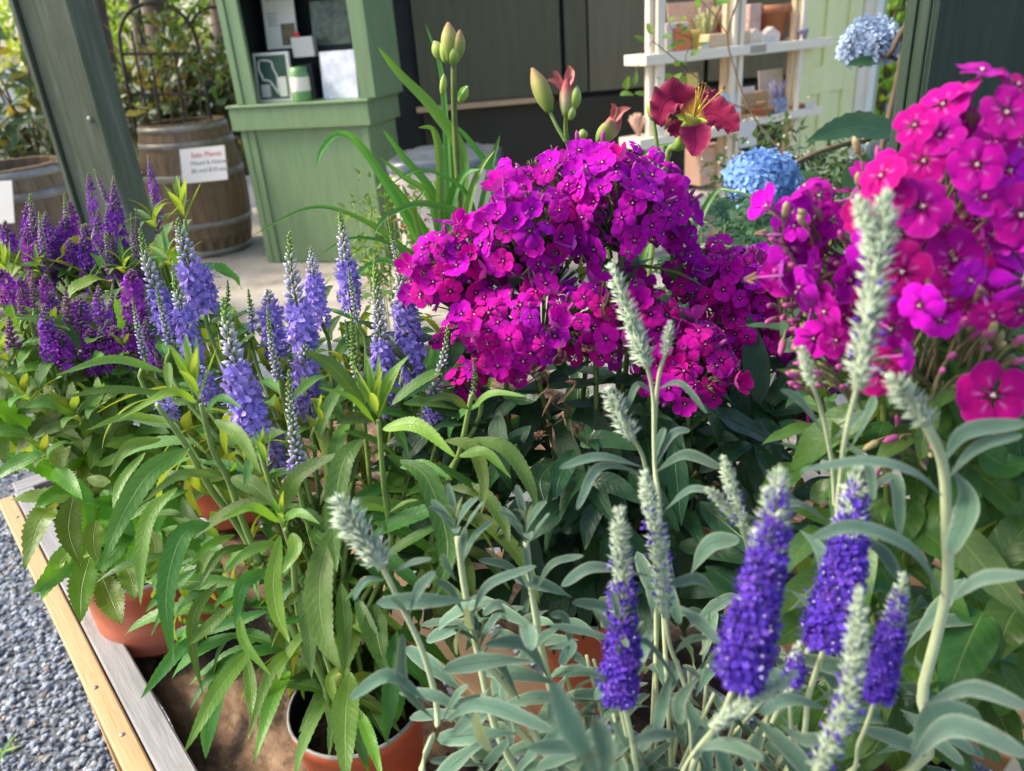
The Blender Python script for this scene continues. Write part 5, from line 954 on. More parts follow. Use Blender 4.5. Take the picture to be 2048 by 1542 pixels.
fill_leaves(pw, LV_broad, 35, 130, 340, 900, 1100, .84, .96, .06, .085)
fill_leaves(pw2, LV_broad, 80, -20, 400, 500, 760, .96, 1.1, .06, .09)
# ------------------------------------------------------------------ phlox
def corolla(k, m, droop=0.0, cup=0.0, ov=1.06, half=1.0, tubeL=1.5):
    """five petalled phlox flower, radius 1, facing +Z"""
    mb = MB(); r_ = np.random.default_rng(100+k); nr, na = 6, 6
    for j in range(5):
        a0 = j*2*math.pi/5+r_.normal(0, .05); V = []; U = []; sc = r_.uniform(.92, 1.06); tilt = r_.normal(0, .13)-droop; tw = r_.normal(0.16, .08)
        for i in range(nr+1):
            t = i/nr; r = 0.07+0.93*t*sc; hw = (0.10+0.62*math.sin(math.pi*min(1, t*0.62+0.02)))*ov*(1-0.34*max(0, t-0.72)/0.28)*half
            for q in range(na+1):
                x = q/na*2-1; rr = r*(1-0.17*abs(x)**2.6*t-0.05*math.exp(-(x/0.12)**2)*(t > .95)); a = x*(0.20+0.50*min(1, t/0.55)**0.8)*ov*half*(1-0.16*max(0, t-.75)/.25)
                z = 0.02+cup*t*t+tilt*t*t*0.5+tw*x*t*0.22+0.05*math.sin(t*6+x*3+k+j)*t-0.10*abs(x)**2*t
                V.append((rr*math.cos(a0+a), rr*math.sin(a0+a), z+0.002*j)); U.append((q/na, t))
        mb.add(V, [(i*(na+1)+q, (i+1)*(na+1)+q, (i+1)*(na+1)+q+1, i*(na+1)+q+1) for i in range(nr) for q in range(na)], U, None, 0)
    tube(mb, [(0, 0, 0.02), (0, 0.02, -tubeL*.5), (0, 0.1, -tubeL)], 0.09, 0.06, 6, 5, 1, (0.42, 0.07, 0.38), cap=False)
    for q in range(3): a = q*2.1; tube(mb, [(0, 0, -.05), (0.05*math.cos(a), 0.05*math.sin(a), 0.10)], 0.022, 0.03, 4, 3, 1, (0.80, 0.72, 0.62))
    return mb.mesh('flower', [m, M['soft']])
FM = [corolla(0, M['phlox_mid']), corolla(1, M['phlox_mid'], 0.25), corolla(2, M['phlox_mid'], 0.05, 0.15), corolla(3, M['phlox_mid'], 0.5), corolla(4, M['phlox_mid'], -0.1, 0.35), corolla(5, M['phlox_mid'], 0.75, 0.0, 0.9)]
FW = [corolla(20, M['phlox_warm']), corolla(21, M['phlox_warm'], 0.25), corolla(22, M['phlox_warm'], 0.05, 0.15), corolla(23, M['phlox_warm'], 0.5), corolla(24, M['phlox_warm'], 1.0, 0.0, 0.8), corolla(25, M['phlox_warm'], 0.0, 0.9, 0.9)]
FM += [corolla(6, M['phlox_mid'], 1.1, 0.0, 0.75), corolla(7, M['phlox_mid'], 0.0, 0.95, 0.9), corolla(8, M['phlox_mid'], 0.35)]
FH = [corolla(10, M['phlox_hot']), corolla(11, M['phlox_hot'], 0.22), corolla(12, M['phlox_hot'], 0.05, 0.12), corolla(13, M['phlox_hot'], 0.45), corolla(14, M['phlox_hot'], -0.1, 0.30), corolla(15, M['phlox_hot'], 0.8, 0, .9), corolla(16, M['phlox_hot'], 0.0, 0.8, .95)]
def phlox_bud(mb, p, d, L_, col):
    s = np.asarray(col); D = np.array([d]); mb.inst(tpl_bud(0.16, 6, .8, 1.1), dirmats(D, [L_]), [p], [s]); 
    for k in range(4): dd = nrm(np.asarray(d)+rng.normal(0, .22, 3)); mb.inst(NEED, dirmats(np.array([dd]), [L_*0.55]), [p-np.asarray(d)*L_*.12], [(0.26, 0.26, 0.10)])
def head(root, C, rad, n, fl, size, nb=24, view=None, fuzz=60, gap=None, warm=0.0):
    """flower head: pedicels, buds and calyces as one part, the flowers its children"""
    C = np.asarray(C); rad = np.asarray(rad); view = nrm(TOCAM(C)*0.75+EZ*0.65) if view is None else view; mb = MB(); core = C-EZ*rad[2]*0.9; fl_pos = []
    pts = []; i = 0; tries = 0
    while len(pts) < n and tries < n*40:
        tries += 1; d = nrm(rng.normal(0, 1, 3))
        if np.dot(d, view) < -0.15: continue
        p = C+d*rad*rng.uniform(0.74, 1.10)
        if gap is not None and np.linalg.norm(p-gap[0]) < gap[1]: continue
        if any(np.linalg.norm(p-q) < size*0.86*(0.85 if tries > n*15 else 1) for q, _ in pts): continue
        pts.append((p, d))
    for p, d in pts:
        b = p-d*size*0.75; tube(mb, [core+(b-core)*0.25, b], 0.0011, 0.0012, 4, 3, col=(0.16, 0.20, 0.06))
    for k in range(fuzz):
        d = nrm(rng.normal(0, 1, 3)+view*0.6); p = C+d*rad*rng.uniform(.45, .86); L_ = rng.uniform(.006, .011); tube(mb, [core, p], 0.0009, 0.0008, 3, 3, col=(0.13, 0.15, 0.05))
        mb.inst(NEED, dirmats(np.array([nrm(d+rng.normal(0, .3, 3)) for _ in range(4)]), np.full(4, L_)), np.repeat(p[None], 4, 0), np.array([(0.20, 0.17, 0.07)]*4)*rng.uniform(.5, 1.5))
    for k in range(nb):
        d = nrm(rng.normal(0, 1, 3)+view*0.7); p = C+d*rad*rng.uniform(.7, .95); phlox_bud(mb, p, nrm(d+EZ*.3), rng.uniform(.009, .015), (0.45, 0.06, 0.36))
    hd = obj('flower_head', mb, M['soft'], root); loc = np.array(root.location)
    for p, d in pts:
        f = nrm(d*0.8+view*0.5+rng.normal(0, .36, 3)); a = rng.uniform(0, 6.28); s, _, _ = frame(f, (0.2, 0.1, 1)); u = np.cross(f, s); e = s*math.cos(a)+u*math.sin(a); g_ = np.cross(f, e); sc = size*rng.uniform(.72, 1.15)*0.98
        link('flower', (fl if rng.uniform() > warm else FW)[int(rng.integers(6))], hd, Matrix([[e[0]*sc, g_[0]*sc, f[0]*sc, p[0]-loc[0]], [e[1]*sc, g_[1]*sc, f[1]*sc, p[1]-loc[1]], [e[2]*sc, g_[2]*sc, f[2]*sc, p[2]-loc[2]], [0, 0, 0, 1]]))
    return hd, core
def flower_at(hd, root, x, y, dep, rpx, fl, f, k=0):
    p = P(x, y, dep); f = nrm(f); a = rng.uniform(0, 6.28); s, _, _ = frame(f, (0.2, 0.1, 1)); u = np.cross(f, s); e = s*math.cos(a)+u*math.sin(a); g_ = np.cross(f, e); sc = rpx*dep/FP; loc = np.array(root.location)
    link('flower', fl[k % len(fl)], hd, Matrix([[e[0]*sc, g_[0]*sc, f[0]*sc, p[0]-loc[0]], [e[1]*sc, g_[1]*sc, f[1]*sc, p[1]-loc[1]], [e[2]*sc, g_[2]*sc, f[2]*sc, p[2]-loc[2]], [0, 0, 0, 1]])); return p, f, sc
# middle phlox
pm = G(1185, 1165, 0.752); pm[2] = 0.600
ph = thing('potted_phlox', 'deep magenta phlox with domed flower heads in the middle of the table', 'plant', pm, 'phlox in terracotta pots'); make_pot(ph, pm, 0.078, 0.155, 0.058, 'tall')
k7 = 0.71/FP; GAPM = (P(1095, 530, .66), 0.026)
HEADS = [(1175, 405, .75, 195, 120, 85), (1050, 470, .70, 110, 95, 36), (1240, 420, .70, 110, 100, 34), (915, 545, .73, 100, 95, 44), (1080, 640, .70, 175, 75, 58), (1365, 720, .72, 105, 80, 36), (1435, 560, .78, 105, 75, 30), (955, 690, .76, 75, 70, 14), (1490, 740, .84, 90, 90, 14), (1345, 440, .76, 50, 75, 16), (1300, 640, .72, 60, 60, 12), (1250, 590, .73, 60, 50, 10), (1500, 560, .78, 85, 70, 20), (1470, 680, .78, 80, 55, 16), (1600, 680, .80, 60, 60, 10), (1010, 725, .73, 80, 45, 14), (1375, 765, .70, 95, 50, 22), (1190, 690, .71, 85, 40, 12), (1560, 820, .80, 60, 50, 9), (930, 760, .74, 45, 40, 6), (1530, 630, .80, 70, 60, 14), (1600, 760, .84, 60, 70, 10)]
for (x, y, d, rx, ry, n) in HEADS:
    C = P(x, y, d+0.01); s = d/FP; hd, core = head(ph, C, (rx*s, (rx+ry)*0.42*s, ry*s*1.02), int(n*1.3), FM, 0.0130, nb=max(5, n//3), fuzz=int(n*1.6), gap=GAPM if y < 660 else None, warm=min(.85, max(.05, (y-430)/260)))
    q = pm+np.array([rng.uniform(-.04, .04), rng.uniform(-.04, .04), .13]); sp = spline([q, q+EZ*.12+(core-q)*np.array([.3, .3, 0]), core-EZ*.06, core], 20); mb = MB(); tube(mb, sp[::3].tolist()+[sp[-1]], 0.0034, 0.0024, 7, 16); obj('stem', mb, M['stem_dark'], ph)
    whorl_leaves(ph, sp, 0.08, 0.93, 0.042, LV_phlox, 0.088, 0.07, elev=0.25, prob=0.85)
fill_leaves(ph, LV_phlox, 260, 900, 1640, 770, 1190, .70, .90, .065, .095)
# bare spent calyces in the gap
mb = MB()
for k in range(150):
    x, y = rng.normal(1095, 32), rng.normal(528, 22); p = P(x, y, .715+rng.uniform(-.02, .02)); d = nrm(rng.normal(0, .7, 3)+TOCAM(p)*.7+EZ*.3)
    mb.inst(NEED, dirmats(np.array([d]), [rng.uniform(.008, .016)]), [p], [np.array((0.20, 0.19, 0.07))*rng.uniform(.4, 1.6)])
    tube(mb, [P(1095, 590, .76), p], 0.0008, 0.0007, 3, 3, col=(0.12, 0.14, 0.045))
obj('spent_calyces', mb, M['soft'], ph)
mb = MB()
for (x, y, w_) in ((1120, 780, 26), (1125, 700, 20), (1180, 690, 18), (1090, 745, 14), (1215, 590, 12), (1130, 840, 18), (1085, 860, 10)):
    for k in range(4):
        p = P(x+rng.normal(0, w_*.5), y+rng.normal(0, w_*.7), .665); leaf_mb(mb, [p, p+rng.normal(0, .006, 3)-EZ*.006, p+rng.normal(0, .008, 3)-EZ*.014], .004, rng.normal(0, 1, 3), 'lance', 6, .6, .2, .1, 2.5, np.array((0.13, 0.065, 0.035))*rng.uniform(.5, 1.4))
obj('withered_flowers', mb, M['soft'], ph)
for px, d0, d1, w_ in (([(1160, 890), (1210, 880), (1285, 900)], .68, .67, 46), ([(1110, 920), (1080, 960), (1090, 1010)], .70, .67, 60), ([(1150, 900), (1120, 950), (1110, 1000)], .69, .66, 50), ([(1090, 870), (1040, 880), (1010, 890)], .72, .7, 24), ([(1060, 1045), (1110, 1010), (1160, 985)], .70, .72, 50), ([(1120, 1060), (1170, 1050), (1220, 1080)], .71, .69, 46), ([(1100, 1100), (1060, 1120), (1040, 1140)], .72, .7, 40), ([(1180, 960), (1230, 970), (1290, 1010)], .70, .68, 48), ([(1300, 830), (1340, 860), (1370, 900)], .72, .70, 44), ([(1380, 900), (1420, 870), (1480, 880)], .74, .72, 44), ([(1400, 960), (1360, 990), (1320, 1040)], .74, .71, 48), ([(1005, 790), (1050, 800), (1085, 790)], .72, .71, 30), ([(1210, 1000), (1180, 1040), (1170, 1100)], .7, .68, 44), ([(1420, 800), (1450, 830), (1500, 850)], .76, .74, 44), ([(1560, 700), (1600, 690), (1630, 720)], .70, .69, 46), ([(1280, 1100), (1230, 1110), (1180, 1130)], .73, .71, 40)):
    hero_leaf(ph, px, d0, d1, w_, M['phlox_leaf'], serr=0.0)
# hot pink phlox at the right
pr = P(1742, 1475, .70); pr[2] = 0.600
rp = thing('potted_phlox', 'tall hot pink phlox with large close flowers at the right edge', 'plant', pr, 'phlox in terracotta pots'); make_pot(rp, pr, 0.0675, 0.153, 0.050, 'tall')
BIG = [(1964, 141, 50, (.1, -.25, 1)), (2012, 225, 52, (.0, -.9, .5)), (1887, 209, 46, (-.6, -.4, .6)), (1952, 330, 54, (-.1, -1, .35)), (2018, 342, 56, (.15, -1, .3)), (1847, 322, 46, (-.35, -.8, .35)), (1763, 352, 46, (-.75, -.35, .6)), (1843, 414, 60, (-.15, -.9, .6)), (1968, 395, 52, (.0, -.8, .7)), (2040, 430, 60, (.1, -1, .3)), (1908, 519, 60, (-.05, -1, .4)), (1803, 543, 56, (-.2, -.9, .2)), (1582, 511, 44, (-.1, -1, .45)), (1632, 533, 40, (.6, -.6, .1)), (1610, 372, 40, (-.4, .2, .8)), (1668, 380, 38, (.2, .2, .9)), (1534, 412, 38, (-.8, -.1, .5)), (1984, 790, 68, (-.05, -1, .35)), (1779, 657, 56, (.1, -.9, .0)), (1762, 745, 50, (-.2, -1, .2)), (1827, 709, 38, (.7, -.5, .3)), (1700, 640, 46, (-.3, -.8, -.1)), (1650, 622, 40, (-.8, -.3, -.2)), (1990, 600, 50, (.3, -.9, .1)), (2045, 560, 56, (.3, -.9, .3)), (1880, 270, 44, (-.5, -.5, .5)), (1800, 470, 46, (-.4, -.8, .4)), (1730, 430, 44, (-.5, -.7, .4)), (1985, 470, 50, (.0, -.9, .4)), (2035, 170, 46, (.3, -.5, .8)), (2035, 290, 50, (.2, -.9, .3)), (1920, 180, 40, (-.4, .1, .9)), (1740, 500, 44, (-.3, -.9, .1)), (1890, 450, 44, (.2, -.7, .6)), (1700, 560, 44, (.1, -1, .1)), (1890, 600, 46, (.0, -.9, -.2)), (1660, 440, 38, (-.2, -.8, .5)), (1780, 390, 44, (-.3, -.8, .5)), (1912, 255, 42, (-.3, -.9, .3)), (2030, 500, 48, (.1, -1, .2)), (1940, 560, 44, (.2, -1, 0)), (1750, 590, 44, (-.2, -1, 0)), (1830, 250, 40, (-.6, -.6, .4)), (1990, 285, 44, (0, -1, .2))]
for k in range(64):
    x = rng.uniform(1560, 2060); lo = 150+max(0, (1960-x))*.62 if x < 1960 else 150
    y = rng.uniform(lo+40, 640 if x > 1720 else 700); BIG.append((x, y, rng.uniform(32, 45), (rng.normal(-.15, .5), rng.normal(-.7, .3), rng.normal(.3, .4)), 1))
for (x, y) in ((1880, 640), (1930, 610), (1985, 630), (2040, 620), (1840, 610)):
    BIG.append((x, y, rng.uniform(36, 48), (rng.normal(-.1, .4), -.8, rng.normal(.1, .35))))
mb = MB(); cores = [P(1960, 420, .52), P(1800, 560, .52), P(1640, 500, .56), P(1880, 720, .5)]; ped = []
for (x, y, rp_, f, *bk) in BIG:
    dep = .465+rng.uniform(-.01, .03) if bk else 0.405+rng.uniform(-.012, .02) if x > 1700 else 0.46+rng.uniform(-.01, .02)
    p = P(x, y, dep); c_ = min(cores, key=lambda q: np.linalg.norm(q-p)); s_ = nrm(f); b = p-s_*rp_*dep/FP*1.45; rp_ *= 1.08; ped.append((x, y, dep, rp_, f)); tube(mb, [c_-EZ*.02, (c_+b)/2-EZ*.008, b], .0013, .0012, 5, 6, col=(0.22, 0.20, 0.08))
    for k in range(5): mb.inst(NEED, dirmats(np.array([nrm(s_+rng.normal(0, .25, 3))]), [.011]), [b-s_*.006], [(0.30, 0.17, 0.12)])
for (x0, x1, y0, y1, n, d) in ((1560, 1720, 430, 560, 26, .47), (1600, 1700, 700, 780, 16, .47), (1820, 2048, 560, 720, 36, .44), (1880, 2040, 620, 760, 20, .42), (1540, 1620, 560, 680, 20, .52), (1760, 1860, 860, 960, 14, .5), (1700, 1900, 300, 500, 20, .46)):
    for k in range(n):
        p = P(rng.uniform(x0, x1), rng.uniform(y0, y1), d+rng.uniform(-.02, .03)); c_ = min(cores, key=lambda q: np.linalg.norm(q-p)); dd = nrm(p-c_+EZ*.03+rng.normal(0, .02, 3)); phlox_bud(mb, p, dd, rng.uniform(.009, .016), (0.46, 0.09, 0.28) if rng.uniform() < .6 else (0.42, 0.36, 0.18)); tube(mb, [p-dd*.02-EZ*.012, p-dd*.01-EZ*.003, p], .0009, .0009, 4, 4, col=(0.20, 0.17, 0.08))
hd = obj('flower_head', mb, M['soft'], rp)
for i, (x, y, dep, rp_, f) in enumerate(ped): flower_at(hd, rp, x, y, dep, rp_, FM if (x < 1720 and i % 3) or i % 4 == 0 else FH, f, i*7)
for i, c_ in enumerate(cores):
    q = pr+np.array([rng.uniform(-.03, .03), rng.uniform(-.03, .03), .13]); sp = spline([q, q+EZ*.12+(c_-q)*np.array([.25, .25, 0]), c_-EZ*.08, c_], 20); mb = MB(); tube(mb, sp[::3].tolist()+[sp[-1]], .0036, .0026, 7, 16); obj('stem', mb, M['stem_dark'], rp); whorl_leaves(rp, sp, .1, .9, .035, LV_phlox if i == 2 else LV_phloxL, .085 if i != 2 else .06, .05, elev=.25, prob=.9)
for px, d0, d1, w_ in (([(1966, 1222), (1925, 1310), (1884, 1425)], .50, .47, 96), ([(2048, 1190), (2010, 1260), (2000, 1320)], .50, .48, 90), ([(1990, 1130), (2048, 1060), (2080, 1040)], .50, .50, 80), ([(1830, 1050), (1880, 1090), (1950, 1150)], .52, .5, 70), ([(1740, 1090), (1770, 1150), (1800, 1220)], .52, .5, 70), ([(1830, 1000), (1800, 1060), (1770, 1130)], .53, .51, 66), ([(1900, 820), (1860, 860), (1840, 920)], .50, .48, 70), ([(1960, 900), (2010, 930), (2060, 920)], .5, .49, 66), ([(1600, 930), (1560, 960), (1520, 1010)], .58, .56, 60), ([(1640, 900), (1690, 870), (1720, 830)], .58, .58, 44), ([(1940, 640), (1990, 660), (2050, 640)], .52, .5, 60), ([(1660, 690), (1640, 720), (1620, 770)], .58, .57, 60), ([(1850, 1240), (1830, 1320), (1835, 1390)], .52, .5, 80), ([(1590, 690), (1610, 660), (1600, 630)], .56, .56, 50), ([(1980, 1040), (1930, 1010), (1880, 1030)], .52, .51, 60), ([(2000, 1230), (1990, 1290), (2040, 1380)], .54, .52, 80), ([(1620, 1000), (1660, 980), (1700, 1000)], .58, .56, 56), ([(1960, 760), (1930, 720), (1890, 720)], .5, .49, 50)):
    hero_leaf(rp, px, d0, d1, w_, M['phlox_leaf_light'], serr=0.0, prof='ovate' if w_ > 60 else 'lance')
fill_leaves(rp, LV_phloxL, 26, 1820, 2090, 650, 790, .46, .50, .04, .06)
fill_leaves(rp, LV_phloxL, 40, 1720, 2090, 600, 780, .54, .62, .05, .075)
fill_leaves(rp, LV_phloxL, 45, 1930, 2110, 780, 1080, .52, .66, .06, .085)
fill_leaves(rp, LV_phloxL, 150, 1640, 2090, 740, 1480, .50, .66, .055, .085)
# plant labels stuck in the pots
def plant_label(label, q, dep, lines):
    a, b, c_, d = (P(x, y, dep) for x, y in q); rt = thing('plant_label', label, 'label', (a+b)/2); ex = b-a; up = d-a; up = up-nrm(ex)*np.dot(up, nrm(ex))
    mb = MB(); card_mesh(mb, a, b, b+up, a+up, -.0007); obj('card', mb, M['card'], rt, smooth=False)
    for body, sz, u, v in lines: text_obj('lettering', body, sz, a+ex*u+up*v, ex, up, M['ink'], rt, rt, lift=.0012)
plant_label('white plant label with black capitals in the pink phlox pot', ((1715, 1345), (1772, 1424), (1838, 1370), (1781, 1291)), .535, [('IALS M', .0085, .42, .52), ('26', .0080, .42, .30), ('EK', .0075, .56, .12), ('2497', .005, .40, .80)])
plant_label('small white plant label half hidden behind the magenta phlox leaves', ((1012, 1010), (1036, 1046), (1056, 980), (1032, 944)), .70, [('SOH', .006, .3, .74), ('PLA', .0075, .3, .30), ('2401', .004, .3, .55)])
# ------------------------------------------------------------------ silver sage in the foreground
ps = P(1330, 1690, .62); ps[2] = 0.600
sg = thing('potted_sage', 'silver leaved sage with violet flower spikes in the foreground', 'plant', ps); make_pot(sg, ps, 0.075, 0.145, 0.055, 'tall')
SS = [  # tip..base px, half width, depth, v0, v1, dots, stem way-points
 ([(1224, 535), (1262, 640), (1296, 735)], 25, .50, 0, 0, 0, [(1306, 790), (1309, 920), (1320, 1100)]), ([(1341, 648), (1337, 675), (1330, 712)], 14, .50, 0, 0, 0, [(1315, 772), (1309, 920), (1320, 1100)]), ([(1221, 785), (1238, 825), (1266, 880)], 25, .49, 0, 0, 0, [(1290, 930), (1310, 1100)]),
 ([(1716, 402), (1735, 450), (1744, 520)], 24, .355, 0, 0, 0, None), ([(1771, 398), (1762, 480), (1740, 620), (1716, 780)], 36, .355, 0, 0, .35, [(1690, 880), (1676, 1000), (1640, 1250)]), ([(1605, 698), (1614, 735), (1627, 775)], 15, .43, 0, 0, 0, [(1650, 850), (1668, 1000), (1650, 1250)]),
 ([(1788, 762), (1820, 800), (1856, 850)], 32, .38, 0, 0, 0, [(1886, 930), (1893, 1060), (1892, 1190), (1845, 1380), (1808, 1550)]), ([(681, 1008), (720, 1065), (768, 1135)], 38, .46, 0, 0, 0, [(800, 1205), (848, 1310), (876, 1430), (882, 1600)]),
 ([(1559, 955), (1545, 1060), (1512, 1220), (1474, 1370)], 48, .37, .0, .97, .9, [(1440, 1440), (1380, 1560)]), ([(1716, 945), (1704, 1040), (1685, 1160), (1650, 1300)], 44, .42, .0, .95, .9, [(1620, 1380), (1560, 1560)]), ([(1240, 1025), (1243, 1130), (1246, 1260), (1238, 1405)], 34, .44, .0, .58, .8, [(1262, 1470), (1285, 1600)]),
 ([(1290, 950), (1312, 1060), (1332, 1235)], 23, .45, 0, 0, .7, [(1340, 1290), (1375, 1400), (1390, 1600)]), ([(1719, 1186), (1712, 1300), (1690, 1420), (1632, 1545)], 28, .36, 0, 0, .6, [(1600, 1620)]), ([(1806, 1155), (1785, 1260), (1752, 1400)], 28, .40, .0, .85, .9, [(1720, 1480), (1650, 1600)]),
 ([(1588, 1348), (1510, 1400), (1420, 1455)], 20, .37, 0, 0, 0, [(1372, 1530), (1340, 1620)]), ([(1448, 918), (1465, 980), (1486, 1058)], 17, .46, 0, 0, .2, [(1500, 1150), (1480, 1400)]), ([(1417, 980), (1440, 1000), (1470, 1040)], 14, .46, 0, 0, .2, None), ([(1600, 1290), (1590, 1340), (1580, 1400)], 22, .44, .3, .9, .8, [(1560, 1560)])]
for px, hw, dep, v0, v1, dots, way in SS:
    pts = [P(x, y, dep) for x, y in px[::-1]]; mb = MB(); spike_silver(mb, pts, hw*dep/FP*(0.98 if v1 > 0 else 1.22), v0, v1, dots); obj('flower_spike', mb, M['spike'], sg)
    if way:
        n = len(way); wp = [pts[0]+(pts[1]-pts[0])*.2]+[P(x, y, dep+(.10*(i+1)/n)*(.62-dep)/.2) for i, (x, y) in enumerate(way)]; wp.append(ps+np.array([rng.uniform(-.04, .04), rng.uniform(-.04, .04), .12])); mb = MB(); w_ = hw*.42 if hw < 40 else 16
        w_ = 30 if px[0] == (1788, 762) else max(11, min(w_, 20)); tube(mb, wp, w_*.33*dep/FP, w_*.52*dep/FP, 8, 30); obj('stem', mb, M['stem_silver'], sg)
SL = [  # base..tip, d0, d1, w
 ([(1290, 935), (1200, 914), (1118, 936)], .49, .47, 27), ([(1285, 945), (1200, 935), (1153, 1020)], .49, .47, 27), ([(1310, 945), (1370, 910), (1443, 936)], .49, .48, 30), ([(1314, 778), (1362, 768), (1414, 828)], .50, .49, 19), ([(1304, 785), (1275, 770), (1252, 822)], .50, .49, 18), ([(1310, 935), (1345, 870), (1380, 860)], .49, .49, 24), ([(1308, 930), (1320, 880), (1330, 855)], .49, .49, 22),
 ([(1889, 1196), (1823, 1099), (1712, 1055), (1622, 1077)], .38, .36, 42), ([(1885, 992), (1825, 945), (1731, 924), (1598, 944)], .39, .38, 38), ([(1888, 925), (1932, 864), (2055, 846)], .38, .37, 44), ([(1893, 960), (1955, 895), (2045, 870)], .38, .37, 32), ([(1905, 935), (1935, 1010), (1900, 1110)], .40, .41, 60), ([(1898, 1205), (1962, 1160), (2060, 1150)], .38, .36, 44), ([(1845, 1410), (1945, 1378), (2060, 1418)], .37, .35, 46), ([(1812, 1535), (1905, 1455), (2060, 1512)], .37, .35, 66), ([(1822, 1500), (1880, 1440), (1965, 1440)], .40, .40, 100),
 ([(1210, 1575), (1150, 1470), (1103, 1364)], .31, .30, 66), ([(1215, 1580), (1210, 1500), (1187, 1438)], .30, .30, 62), ([(871, 1443), (806, 1370), (803, 1266)], .46, .45, 34), ([(885, 1443), (968, 1410), (1110, 1463)], .46, .44, 42), ([(862, 1410), (780, 1352), (699, 1398)], .46, .44, 38), ([(819, 1226), (838, 1178), (872, 1142)], .46, .45, 30), ([(780, 1148), (823, 1126), (864, 1118)], .46, .45, 19), ([(774, 1158), (730, 1161), (707, 1201)], .46, .45, 19), ([(885, 1440), (915, 1390), (937, 1371)], .46, .45, 23), ([(818, 1232), (800, 1210), (782, 1195)], .46, .45, 18),
 ([(924, 1125), (928, 1090), (930, 1052)], .50, .50, 19), ([(926, 1125), (948, 1075), (986, 1041)], .50, .49, 21), ([(912, 1162), (888, 1124), (880, 1110)], .50, .49, 27), ([(945, 1228), (978, 1170), (1073, 1132)], .50, .48, 28), ([(930, 1230), (900, 1180), (870, 1160)], .50, .49, 24), ([(1060, 1184), (1016, 1133), (957, 1120)], .51, .50, 23), ([(1070, 1184), (1105, 1129), (1168, 1112)], .51, .49, 25), ([(1062, 1175), (1055, 1120), (1051, 1080)], .51, .51, 20), ([(1060, 1190), (1050, 1220), (1046, 1225)], .51, .50, 18), ([(1300, 1152), (1188, 1136), (1123, 1174)], .48, .46, 36), ([(1340, 1080), (1320, 1130), (1360, 1250)], .50, .48, 44), ([(1380, 1150), (1420, 1090), (1480, 1080)], .48, .47, 50), ([(1330, 1020), (1380, 980), (1430, 985)], .48, .47, 22),
 ([(1668, 1050), (1600, 1010), (1560, 1020)], .44, .42, 30), ([(1690, 880), (1735, 930), (1748, 1000)], .42, .41, 26), ([(1650, 870), (1600, 800), (1560, 780)], .43, .42, 22), ([(1700, 900), (1740, 820), (1748, 790)], .42, .42, 24), ([(1735, 980), (1790, 960), (1800, 1070)], .43, .42, 34), ([(1665, 880), (1700, 850), (1730, 820)], .43, .43, 18), ([(1100, 1360), (1050, 1290), (970, 1290)], .54, .52, 38), ([(1090, 1300), (1140, 1290), (1120, 1330)], .54, .53, 34), ([(1040, 1400), (1000, 1330), (960, 1310)], .54, .52, 26), ([(1000, 1430), (960, 1400), (900, 1410)], .52, .50, 26), ([(1150, 1330), (1130, 1240), (1100, 1230)], .54, .53, 26), ([(1050, 1240), (1000, 1210), (965, 1230)], .56, .55, 30), ([(1240, 1400), (1210, 1360), (1195, 1350)], .44, .43, 18), ([(1240, 1395), (1250, 1330), (1232, 1290)], .44, .43, 20), ([(1246, 1400), (1270, 1350), (1290, 1325)], .44, .43, 18), ([(1378, 1405), (1300, 1290), (1255, 1290)], .46, .45, 20), ([(1345, 1310), (1380, 1280), (1420, 1275)], .46, .45, 20), ([(1370, 1470), (1320, 1470), (1265, 1485)], .38, .36, 34), ([(1390, 1500), (1450, 1490), (1530, 1520)], .38, .36, 40), ([(1400, 1350), (1360, 1400), (1360, 1450)], .42, .41, 36), ([(1660, 1420), (1580, 1400), (1520, 1430)], .42, .40, 40), ([(1560, 1450), (1610, 1480), (1680, 1470)], .41, .39, 36), ([(1690, 1060), (1760, 1100), (1800, 1160)], .44, .42, 36), ([(1600, 1060), (1640, 1100), (1650, 1160)], .45, .43, 34), ([(1440, 1200), (1400, 1160), (1340, 1170)], .47, .45, 34), ([(1580, 1180), (1620, 1210), (1640, 1260)], .45, .44, 30)]
for px, d0, d1, w_ in SL: hero_leaf(sg, px, d0, d1, w_*.78, M['silver_leaf'], prof='oblong', serr=0.02, fold=0.28, wave=0.03)
for px, d0, d1 in (([(915, 1075), (930, 1180), (955, 1300), (1000, 1480), (1100, 1640)], .50, .58), ([(1052, 1085), (1065, 1190), (1095, 1350), (1150, 1560)], .51, .59), ([(1240, 1290), (1245, 1420), (1290, 1600)], .44, .56), ([(960, 1310), (1030, 1400), (1140, 1600)], .54, .58)):
    stem(sg, px, d0, d1, 12, 17, M['stem_silver'])
for (x, y, d_, L0) in ((916, 1082, .50, .032), (1053, 1092, .51, .034), (1240, 1300, .44, .026), (962, 1316, .54, .034)): shoot(sg, x, y, d_, LV_silver, 8, L0, 0.6)
# lower filling shoots
for k in range(30):
    x = rng.uniform(930, 1800); y = rng.uniform(1300, 1560); d = .60-(y-1300)/260*.10+rng.uniform(-.03, .03)
    top = P(x, y, d); q = ps+np.array([rng.uniform(-.05, .05), rng.uniform(-.05, .05), .10]); sp = spline([q, (q+top)/2+np.array([0, 0, -.01]), top], 12); mb = MB(); tube(mb, sp[::2].tolist()+[sp[-1]], .0022, .0014, 6, 12); obj('stem', mb, M['stem_silver'], sg)
    whorl_leaves(sg, sp, .45, 1.0, .030, LV_silver, .060, .036, elev=.45, prob=.85, cap=8)
fill_leaves(sg, LV_silver, 190, 900, 1840, 1190, 1560, .47, .62, .04, .062)
